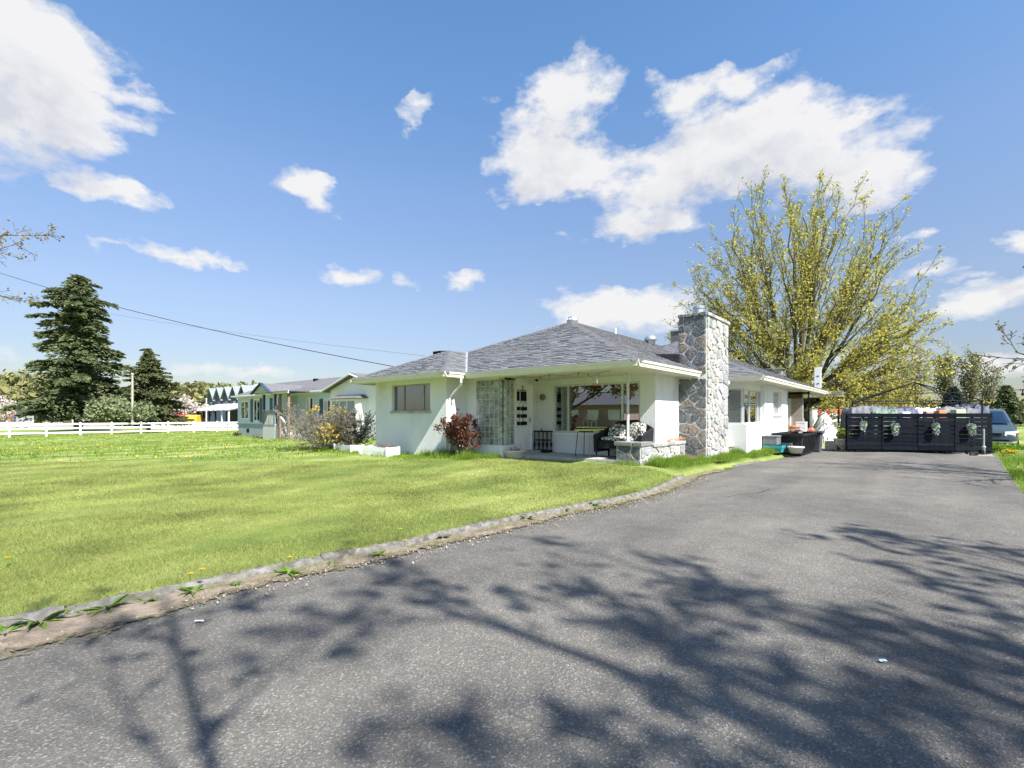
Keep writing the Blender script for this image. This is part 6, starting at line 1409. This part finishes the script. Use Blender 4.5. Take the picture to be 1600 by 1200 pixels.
m = MB(); flared(m,-.3,.3,-.35,.35,0,.34,.03); solo(m, 'grey_tub', MATS['dark_grey_plastic'], 'dark grey open tub on the grass behind the off-white basin', 'tub', (-3.75,19.0+.25,.14), 'H', local=True)
# plank, tarp heap, pallet bits beyond the bins
c = at(1270,690,24); m = MB(); m.bar((0,0,.0),(-.55,.3,2.0),.14,.04); solo(m, 'leaning_plank', WOODL, 'pale lumber plank leaning at the corner behind the bins', 'plank', (c.x,c.y,0), local=True)
c = at(1292,694,25.5); rr = random.Random(3); m = MB(); rings = []
for i in range(13):
    u = i/12; prof = (.25+1.35*math.exp(-((u-.30)/.26)**2)) if u < .97 else .05; ring = []
    for j in range(15):
        v = j/14*2-1; z = prof*(1-abs(v)**1.7)+.05*math.sin(11*u+7*v)*(1-abs(v))+.06*math.sin(23*v+3*u)*(1-abs(v)); ring.append((-.75+2.1*u, v*(.75+.1*math.sin(9*u)), max(0,z)))
    rings.append(ring)
m.loft(rings, closed=False); solo(m, 'white_tarp_heap', SHEETS[2], 'peaked heap under a white tarp on the gravel beyond the drive', 'tarp', (c.x,c.y,0), local=True, smooth=True, rz=ang)
c = at(1280,690,24.2); T = thing('breeze_block', 'pierced decorative concrete block before the white tarp heap', 'block', (c.x,c.y,0), rz=.2)
m = MB(); [m.box(-.2+.1*i,-.2+.1*i+.045,-.08,.08,0,.42) for i in range(5)]; [m.box(-.155+.1*i,-.1+.1*i,-.078,.078,.0+.19*k,.05+.19*k) for i in range(4) for k in range(3)]; m.build('body', CONC, T, local=True)
for i,(x,y,t,s_,lab) in enumerate([(1266,693,24.5,.30,'first white paint tub'),(1272,694,24.0,.22,'small white tub')]):
    c = at(x,y,t); m = MB(); m.lathe([(s_*.5,0),(s_*.55,s_),(.0,s_)],(0,0,0),12); solo(m,'white_tub',WHITE,['larger white tub left of the pierced block','smaller white tub touching the pierced block'][i],'tub',(c.x,c.y,0),local=True)
T = thing('boat_on_trailer', 'low pale teal covered cart between the tarp heap and the black screen', 'cart', (at(1308,690,27).x,27,0)); m = MB(); m.loft([[(-1.4,y*.3,.75+.1*(1-abs(y))) for y in (-1,-.5,0,.5,1)],[(0,y*.8,.9+.35*(1-abs(y))) for y in (-1,-.5,0,.5,1)],[(1.6,y*.8,1.0+.2*(1-abs(y))) for y in (-1,-.5,0,.5,1)]]); m.build('cover', mat('pale_teal',(.40,.52,.50),(.52,.62,.6),4,.6), T, local=True); m = MB(); m.box(-1.0,1.5,-.7,.7,.35,.85); m.build('body', mat('junk_mix',(.12,.11,.11),(.45,.40,.38),3,.8), T, local=True)
for x in (-.6,.8): m = MB(); m.tube([(x,-.75,.3),(x,-.6,.3)],.3,12); m.build('wheel', RUBBER, T, local=True)
# red flatbed and orange container far behind
c = at(1283,659,60); T = thing('red_trailer', 'long low red and orange trailer parked beyond the brush behind the yard', 'trailer', (c.x,c.y,-.3))
for (x0,x1,z0,z1,nm,mm) in ((-2.0,3.2,1.1,2.5,'body',REDP),(3.3,6.2,1.3,2.4,'front_body',MATS['orange_paint']),(-3.6,-2.1,1.0,2.5,'tail_body',MATS['orange_paint']),(-3.4,6,.8,1.0,'chassis',DARK)): m = MB(); m.box(x0,x1,-1,1,z0,z1); m.build(nm, mm, T, local=True, bevel=.05)
m = MB(); m.box(.4,1.6,-1.03,-1.0,1.7,2.1); m.build('panel', WHITE, T, local=True)
for x in (-2.8,-1.8,4,5): m = MB(); m.tube([(x,-1,.5),(x,1,.5)],.45,12); m.build('wheel', RUBBER, T, local=True)
# white parked thing behind: low grey shed with light siding and parapet beyond the wing
T = thing('rear_shed', 'flat-roofed grey metal shed showing above the far end of the bungalow roof', 'shed', (-8,36,0), 'H')
m = MB(); m.box(-12,-6,30.6,43,0,4.02); m.build('wall', mat('light_metal_siding',(.42,.43,.44),(.52,.53,.54),3,.5,.004,4,stretch=(1,8,.1)), T)
m = MB(); m.box(-12.2,-5.9,30.4,43.2,4.03,4.09); m.build('roof', GREYSTEEL, T)
T = thing('carport', 'white-edged carport roof on dark posts behind the far end of the bungalow', 'carport', (-3.4,33,0), 'H')
m = MB(); m.box(-6.2,-3.2,31,36,2.5,2.6); m.build('roof', DARK, T); m = MB(); m.box(-6.2,-3.15,30.9,30.98,2.42,2.74); m.build('fascia', WHITE, T)
for b in (-6,-3.4): m = MB(); m.box(b-.05,b+.05,31.1,31.2,0,2.5); m.build('post', DARK, T)
# minivan, facing along the drive toward the viewer
VANP = mat('grey_blue_car_paint', (.05,.075,.088), (.062,.088,.10), 2, .25, metal=.3)
vx = at(1544,700,20.4); vb, va = W2H(vx.x, vx.y)
T = thing('parked_minivan', 'grey-blue minivan facing the viewer, parked half behind the right end of the black screen', 'van', (vb, va, 0), 'H')
def van_ring(y, zb, zh, hw, zt=None, tw=None):
    """cross-section across the car at distance y behind the nose"""
    if zt is None: return [(-hw*.92,y,zb),(hw*.92,y,zb),(hw,y,zb+.18),(hw,y,(zb+zh)/2+.05),(hw*.96,y,zh-.05),(hw*.80,y,zh),(0,y,zh+.03),(-hw*.80,y,zh),(-hw*.96,y,zh-.05),(-hw,y,(zb+zh)/2+.05),(-hw,y,zb+.18)]
    return [(-hw*.92,y,zb),(hw*.92,y,zb),(hw,y,zb+.18),(hw,y,zh),(tw+.04,y,zt-.10),(tw-.1,y,zt),(0,y,zt+.02),(-tw+.1,y,zt),(-tw-.04,y,zt-.10),(-hw,y,zh),(-hw,y,zb+.18)]
rings = [van_ring(0,.28,.62,.72),van_ring(.08,.24,.70,.84),van_ring(.3,.22,.82,.92),van_ring(.75,.2,.93,.95),van_ring(1.10,.2,1.00,.96),van_ring(1.16,.2,1.0,.96,1.04,.86),van_ring(2.05,.2,1.02,.97,1.62,.70),van_ring(2.6,.2,1.04,.97,1.72,.70),van_ring(4.2,.2,1.04,.97,1.72,.69),van_ring(4.7,.25,1.0,.95,1.55,.66),van_ring(4.9,.3,.95,.9,1.15,.7)]
m = MB(); m.loft(rings); body = m.build('body', VANP, T, local=True, smooth=True); 
es = body.modifiers.new('split','EDGE_SPLIT'); es.split_angle = math.radians(38)
m = MB(); m.loft([[(-.76,1.13,1.075),(.76,1.13,1.075)],[(-.62,2.0,1.60),(.62,2.0,1.60)]], closed=False); m.v = [(x,y-.03,z+.02) for x,y,z in m.v]; m.build('windscreen', GLASSD, T, local=True)
m = MB(); m.v = []; m.box(-.9,.9,1.5,2.3,.9,1.2); m.build('dashboard', DARK, T, local=True)
for s_ in (-1,1):
    m = MB(); m.loft([[(s_*.975,1.4,1.06),(s_*.975,4.5,1.06)],[(s_*.80,2.1,1.5),(s_*.80,4.3,1.5)]], closed=False); m.build('side_glass', GLASSD, T, local=True)
    m = MB(); m.prism([(s_*.48,-.005,.58),(s_*.80,.06,.57),(s_*.92,.32,.60),(s_*.5,.2,.58)][::s_],[(s_*.50,.035,.75),(s_*.80,.10,.77),(s_*.93,.42,.80),(s_*.5,.28,.76)][::s_]); m.v = [(x*1.005,y-.012,z) for x,y,z in m.v]; m.build('headlight', mat('headlight_lens',(.5,.52,.52),(.62,.63,.62),10,.12) if s_ < 0 else MATS['headlight_lens'], T, local=True)
    m = MB(); m.box(s_*.86,s_*.91,.12,.20,.60,.72); m.build('indicator', MATS['orange_plastic'], T, local=True)
    m = MB(); m.sphere((s_*1.10,1.55,1.13),.10,10,8,(1.1,.6,.8)); m.tube([(s_*.95,1.55,1.08),(s_*1.08,1.55,1.12)],.025,6); m.build('mirror', DARK, T, local=True, smooth=True)
    for y in (.85,3.9):
        m = MB(); m.tube([(s_*.74,y,.32),(s_*.955,y,.32)],.33,20); w = m.build('wheel', RUBBER, T, local=True); m = MB(); m.tube([(s_*.94,y,.32),(s_*.965,y,.32)],.21,14); m.build('rim', GREYSTEEL, w, local=True)
m = MB(); m.box(-.42,.42,-.02,.02,.60,.63); m.box(-.40,.40,-.02,.02,.66,.69); m.build('grille', DARK, T, local=True); m = MB(); m.box(-.62,.62,-.02,.06,.32,.42); m.build('air_intake', DARK, T, local=True)
m = MB(); m.loft([[(-.86,.10,.30),(-.86,.10,.36)],[(-.7,-.03,.28),(-.7,-.03,.34)],[(.7,-.03,.28),(.7,-.03,.34)],[(.86,.10,.30),(.86,.10,.36)]],closed=False); m.build('bumper_strip', mat('bumper_grey',(.30,.32,.33)), T, local=True)
# wires
def wire(label, p, q, sag, r_=.012, name='power_line', m_=None):
    p = Vector(p); q = Vector(q); m = MB(); m.tube([p.lerp(q, i/24)-Vector((0,0,sag*4*(i/24)*(1-i/24)))-p for i in range(25)], r_, 4); return solo(m, name, m_ or mat('wire_'+name,(.03,.03,.035)), label, 'cable', p, local=True)
wire('dark overhead power line sagging from the upper left down to the bungalow wing roof', at(-260,325,34), at(617,573,17.8), 1.0, .014)
wire('fainter upper overhead line ending at the roof left of the ridge', at(-260,392,36), at(664,556,17.5), .75, .004, m_=MATS['wire_power_line'])
wire('thin light cable strung level across the yard at the far end of the drive', at(1290,616,24), at(1720,602,16), .10, .012, 'light_cable', MATS['wire_power_line'])
for i,(x,y,t) in enumerate([(1598,616,18.2)]): c = at(x,y,t); m = MB(); m.sphere((0,0,0),.045,10,8,(1,1,1.3)); m.tube([(0,0,.04),(0,0,.16)],.02,6); solo(m,'light_bulb',DARK,'small bulb hanging from the yard cable at the right edge','bulb',c,local=True)

# ------------------------------------------------------------------ across the street (seen only in the window glass)
T = thing('pink_house', 'low pinkish house with white trim across the street, seen reflected in the picture window', 'house', (-34,-34,0), 'H')
m = MB(); m.box(-40,-28,-38,-30,0,2.8); m.build('wall', mat('dusty_pink',(.36,.24,.21),(.42,.29,.26),3,.8), T); m = MB(); m.prism([(-41,-39,2.8),(-27,-39,2.8),(-27,-29,2.8),(-41,-29,2.8)],[(-38,-34.2,4.6),(-30,-34.2,4.6),(-30,-33.8,4.6),(-38,-33.8,4.6)]); m.build('roof', GROOF, T)
for b in (-39,-36,-33,-30): m = MB(); m.box(b,b+1.6,-30,-29.95,.9,2.2); m.build('window', WHITE, T)
park_tree(91, tuple(H2W(-22.5,-9.5)), 'tree on the front lawn behind the viewer, mirrored in the picture window', 9.5, per=5, leaf=.2, first=1.4, keep=.9, tmax=1.2)

# ------------------------------------------------------------------ grass, weeds, flowers
def blades_obj(name, pts_z, Lr, wr, seed, m_, label, lean=.35):
    rs_ = np.random.RandomState(seed); B = np.asarray(pts_z); n = len(B); D = rs_.normal(size=(n,3))*lean; D[:,2] = 1; D /= np.linalg.norm(D,axis=1)[:,None]
    Lg = rs_.uniform(Lr[0], Lr[1], n) if not isinstance(Lr, np.ndarray) else Lr; Wd = wr if isinstance(wr, np.ndarray) else np.full(n, wr)
    V, Fc = blade_arrays(B, D, Lg, Wd, rs_); o = npmesh(name, V, Fc, m_); tag(o, label, 'grass', kind='stuff'); return o
GRASSM = multi('grass_blades', [(.15,.21,.045),(.24,.295,.075),(.33,.36,.105),(.18,.245,.055),(.41,.385,.17),(.21,.275,.07)], .75, .42, .9, 0, trans=.35, spec=.2)
GRASSG = multi('fresh_grass', [(.10,.20,.022),(.17,.28,.03),(.23,.32,.045),(.13,.23,.025)], .7, .15, 3, 0, trans=.4, spec=.2)
KA = np.array([a for a in np.arange(-60, 60, .1)]); KBv = np.array([KBS(a) for a in KA])
def kb_np(a): return np.interp(a, KA, KBv)
gzv = np.vectorize(lambda x, y: ground_z(x, y))
rs = np.random.RandomState(11); N1 = 900000
u = rs.random(N1); t = 2.6*(13.5/2.6)**u; x = rs.uniform(-1.22, .55, N1)*t; b = CS*x-SN*t; a = SN*x+CS*t
ok = (b < kb_np(a)-.10) & (a < 10.5) & (b > -26); x, t, b, a = x[ok], t[ok], b[ok], a[ok]; keep = rs.random(len(x)) < np.clip(t/6.0, .35, 1); x, t, b, a = x[keep], t[keep], b[keep], a[keep]
z = gzv(x, t); dk = np.clip((kb_np(a)-.11-b)/.7, 0, 1); z = z-(z-.07)*(1-dk*dk*(3-2*dk))
edge = np.clip(1-(kb_np(a)-.14-b)/.18, 0, 1)
n = len(x); Lg = rs.uniform(.020,.042,n)*(1+1.1*edge*rs.random(n)); Wd = np.clip(.0022*t/2.5, .0028, .010)*rs.uniform(.7,1.4,n)
blades_obj('lawn_grass', np.stack([x,t,z-.004],1), Lg, Wd, 12, GRASSM, 'short mown yellow-green grass of the front lawn', .55)
print('grass', n)
# long grass along walls, kerb and verge
P = []; 
def strip(b0, b1, a0, a1, n, ln, w, lean=.3):
    bb = rs.normal((b0+b1)/2,abs(b1-b0)*.34,n) if abs(b1-b0) < abs(a1-a0) else rs.uniform(b0,b1,n); aa = rs.uniform(a0,a1,n) if abs(b1-b0) < abs(a1-a0) else rs.normal((a0+a1)/2,abs(a1-a0)*.30,n); hm = .30+.85*np.abs(np.sin(aa*2.3+bb*3.7)*np.sin(bb*1.9-aa*.8+1.3))+.25*rs.random(n); xx = CS*bb+SN*aa; yy = -SN*bb+CS*aa
    sel = (bb < 0) | (bb > np.interp(aa, [0,11.8,15.9,20.8,24], [1.28,1.32,1.52,1.8,2.0])+.03); sel &= (bb > -2) | (bb < kb_np(aa)-.05); xx, yy, hm, n = xx[sel], yy[sel], hm[sel], int(sel.sum())
    P.append((np.stack([xx,yy,gzv(xx,yy)-.01],1), rs.uniform(ln*.35,ln*1.05,n)*hm, np.full(n,w*.8)))
strip(-15.8,-10.5,8.5,9.45,5000,.17,.012); strip(-11.3,-9.4,9.2,10.2,6500,.34,.014); strip(-10.3,-9.0,9.9,10.3,1600,.22,.013); strip(-17.2,-14.6,8.6,9.8,5000,.18,.012); strip(-5.12,-4.55,11.0,13.7,7000,.24,.011); strip(-4.65,-4.25,11.2,13.7,3500,.12,.011); strip(-4.55,-4.1,13.7,16.3,6500,.26,.012); strip(-4.15,-3.75,16.3,19.6,5000,.20,.013); strip(-4.6,-3.95,13.4,16.6,3000,.10,.012); strip(-3.9,-3.2,19.3,21.6,1500,.18,.014); strip(-5.95,-5.1,10.6,10.9,500,.16,.010)
strip(1.6,3.2,12,24,9000,.16,.013); strip(1.4,1.9,6,24,5000,.14,.013)
blades_obj('tall_grass', np.concatenate([p[0] for p in P]), np.concatenate([p[1] for p in P]), np.concatenate([p[2] for p in P]), 13, GRASSG, 'long bright green grass along the house walls, planters and verge', .35)
# sparse grass tufts rooted at the kerb foot
P = []
for k in range(130):
    a = R.uniform(-.2, 13.5); bb = KBS(a)+R.uniform(.01,.14+(.08 if a > 6 else 0)); n = R.randint(10,40); aa = rs.normal(a,.05,n); b2 = rs.normal(bb,.03,n); xx = CS*b2+SN*aa; yy = -SN*b2+CS*aa; P.append(np.stack([xx,yy,np.full(n,.015)],1))
P = np.concatenate(P); blades_obj('kerb_tufts', P, rs.uniform(.02,.09,len(P)), np.full(len(P),.005), 14, GRASSG, 'small green tufts rooted in the dirt at the foot of the kerb', .9)
# grit, twigs and dead leaves on the dirt strip
C = []
for k in range(5200):
    a = R.uniform(-.6, 11.5); bb = KBS(a)+abs(R.gauss(.12,.16))+.01; p = H2W(bb, a); C.append((p.x,p.y,.024))
rs_ = np.random.RandomState(5); V, Fc = leaf_arrays(np.array(C), .014, rs_, flat=.6); o = npmesh('grit', V, Fc, multi('grit',[(.30,.26,.20),(.16,.12,.08),(.42,.38,.32),(.10,.075,.05),(.24,.16,.10)],.95,.2,20,0)); tag(o,'grit, crumbs and dead leaf bits scattered over the dirt strip','grit',kind='stuff')
# rosette weeds
WEED = multi('weed_leaves', [(.07,.15,.015),(.11,.20,.02),(.15,.24,.03)], .6, .15, 20, 0, trans=.3)
def weed(px, py, s_, label, seed, n=30, nm='weed_plant'):
    s_ *= 1.45
    rr = random.Random(seed); t = F*(CAMH-.02)/(py-HY); p = at(px, py, t); p.z = .018; m = MB()
    for i in range(n):
        az = rr.uniform(0,6.28); L_ = s_*rr.uniform(.5,1.0); el = rr.uniform(.15,.9); w = L_*.085; d = Vector((math.cos(az),math.sin(az),0)); sd = Vector((-d.y,d.x,0)); rings = []
        for k in range(5):
            f = k/4; q = d*(L_*f*math.cos(el*(1-f*.6)))+Vector((0,0,L_*(math.sin(el)*f-.35*f*f))); ww = w*math.sin(math.pi*(.12+.86*f))*(1+.25*(-1)**k); rings.append([q-sd*ww+Vector((0,0,ww*.3)), q, q+sd*ww+Vector((0,0,ww*.3))])
        m.loft(rings, closed=False)
    return solo(m, nm, WEED, label, 'weed', p, local=True, group='weeds in the dirt strip')
for i,(x,y,s_,l_) in enumerate([(62,975,.17,'largest leafy weed clump at the left end of the dirt strip'),(8,992,.09,'low weed at the very left edge of the dirt strip'),(168,953,.14,'star-shaped weed rosette on bare dirt, second clump from the left'),(228,942,.07,'little weed just right of the star-shaped rosette'),(132,962,.06,'tiny weed between the largest clump and the star-shaped rosette'),(302,927,.11,'weed rosette hugging the kerb where the limb shadow meets the dirt'),(368,915,.06,'sparse low weed halfway between two kerb cracks'),(450,897,.12,'tangled weed beside the dry twig patch'),(590,868,.10,'dark green weed at the kerb under the crossing shade'),(518,883,.06,'short weed right of the dry twig patch'),(690,842,.12,'broad bright weed tuft against the kerb in mid strip'),(822,812,.13,'bright green weed where the kerb starts bending'),(880,800,.11,'weed clump at the outer side of the kerb bend'),(925,790,.16,'largest far weed clump before the kerb turns to the house'),(985,777,.10,'last weed clump near the kerb end')]):
    weed(x, y, s_, l_, 200+i)
# dandelions
def dandelion(px, py, label, seed, h=.06, t=None, z=.14):
    t = F*(CAMH-z-h)/(py-HY); p = at(px, py, t); T = thing('dandelion', label, 'dandelion', (p.x,p.y,z), group='dandelions in the near lawn'); m = MB(); m.tube([(0,0,0),(.004,0,h)],.0025,4); m.build('stem', GRASSG, T, local=True)
    rs_ = np.random.RandomState(seed); m = MB()
    for k in range(22):
        az = k*2.4; r_ = .004+.019*(k/22); m.add([(0.004,0,h),(.004+r_*math.cos(az-.25),r_*math.sin(az-.25),h+.012-.004*k/22),(.004+r_*1.15*math.cos(az),r_*1.15*math.sin(az),h+.010-.006*k/22),(.004+r_*math.cos(az+.25),r_*math.sin(az+.25),h+.012-.004*k/22)],[(0,1,2,3)])
    m.build('flower', FLOWY, T, local=True)
for i,(x,y,l_) in enumerate([(10,872,'yellow dandelion alone at the left edge of the lawn'),(297,897,'yellow dandelion nearer the kerb, left of a close pair'),(314,890,'brighter yellow dandelion, right of a close pair by the kerb'),(452,871,'yellow dandelion just above the kerb beside the dry twig patch'),(625,827,'yellow dandelion near the kerb under the small lawn shadow'),(492,759,'small dandelion out in the middle of the lawn'),(632,845,'faint dandelion touching the kerb')]): dandelion(x,y,l_,300+i)
C = []
for k in range(2400):
    b = -R.uniform(14,56); a = R.uniform(-6,17); x, y = H2W(b,a).x, H2W(b,a).y
    if y < 13 or (math.sin(b*.35+a*.21)+math.sin(a*.8-b*.13))*.5+R.random() < .72: continue
    z = ground_z(x,y)+.07; C += [(x+R.gauss(0,.012),y+R.gauss(0,.012),z+R.gauss(0,.008)) for _ in range(2)]
for k in range(120):
    b = R.uniform(3,22); a = R.uniform(18,50); p = H2W(b,a); C.append((p.x,p.y,ground_z(p.x,p.y)+.07))
V, Fc = leaf_arrays(np.array(C), .048, rs_, flat=.3, aspect=1.1); o = npmesh('meadow_dandelions', V, Fc, FLOWY); tag(o,'yellow dandelions scattered thickly over the far grass before the rail fence','dandelions',kind='stuff')
C = []
for k in range(9000):
    b = -R.uniform(14,70); a = R.uniform(-12,22); x, y = H2W(b,a).x, H2W(b,a).y
    if y < 14: continue
    C.append((x,y,ground_z(x,y)))
C = np.array(C); blades_obj('meadow_grass', np.repeat(C,5,axis=0)+rs.normal(size=(len(C)*5,3))*np.array([.12,.12,0]), (.06,.14), .03, 15, GRASSG, 'longer grass of the unmown field toward the rail fence', .5)
# verge flowers by the screen
p = at(1579,711,17.6); T = bushball('flower_clump', 'low clump of bright yellow flowers on the right verge before the minivan', (p.x,p.y,0), .24, .12, 260, FLOWY, .05, 31, 'flowers', stem=False); p = at(1556,704,18.6); bushball('leafy_clump', 'low bright green leafy clump on the verge in front of the minivan wheel', (p.x,p.y,0), .7, .16, 900, GRASSG, .07, 32, 'plant', stem=False)
p = at(1584,703,19.8); bushball('leafy_clump', 'second green leafy clump on the verge, behind the yellow flowers at the right edge', (p.x,p.y,0), .8, .16, 800, GRASSG, .08, 33, 'plant', stem=False)
# small bits on the asphalt
t = F*CAMH/(1042-HY); p = at(1380,1042,t); m = MB(); m.loft([[(-.02,-.01,.0),(-.018,.012,.003)],[(0,-.013,.006),(.002,.014,.004)],[(.018,-.008,.001),(.02,.01,.006)]],closed=False); solo(m,'paper_scrap',mat('pale_blue_scrap',(.35,.5,.6),(.45,.6,.7),6,.6),'tiny pale blue scrap of litter lying on the asphalt in the shade','litter',(p.x,p.y,.034),local=True)
t = F*CAMH/(976-HY); p = at(311,976,t); m = MB(); m.loft([[(-.03,-.006,.0),(-.028,.008,.003)],[(0,-.01,.006),(.002,.01,.004)],[(.03,-.004,.001),(.03,.008,.006)]],closed=False); solo(m,'white_scrap',WHITE,'small white scrap on the asphalt beside the limb shadow','litter',(p.x,p.y,.024),local=True)
# far hills on the right, distance haze painted in as blue
hill('far_hill', [(1400,648,2500),(1520,643,2500),(1600,638,2500),(1720,628,2500),(1900,615,2500),(2300,600,2500)], mat('hazy_hill',(.09,.14,.22),(.11,.16,.24),.002,.95))
C_ = COL
print('objects', len(bpy.data.objects))
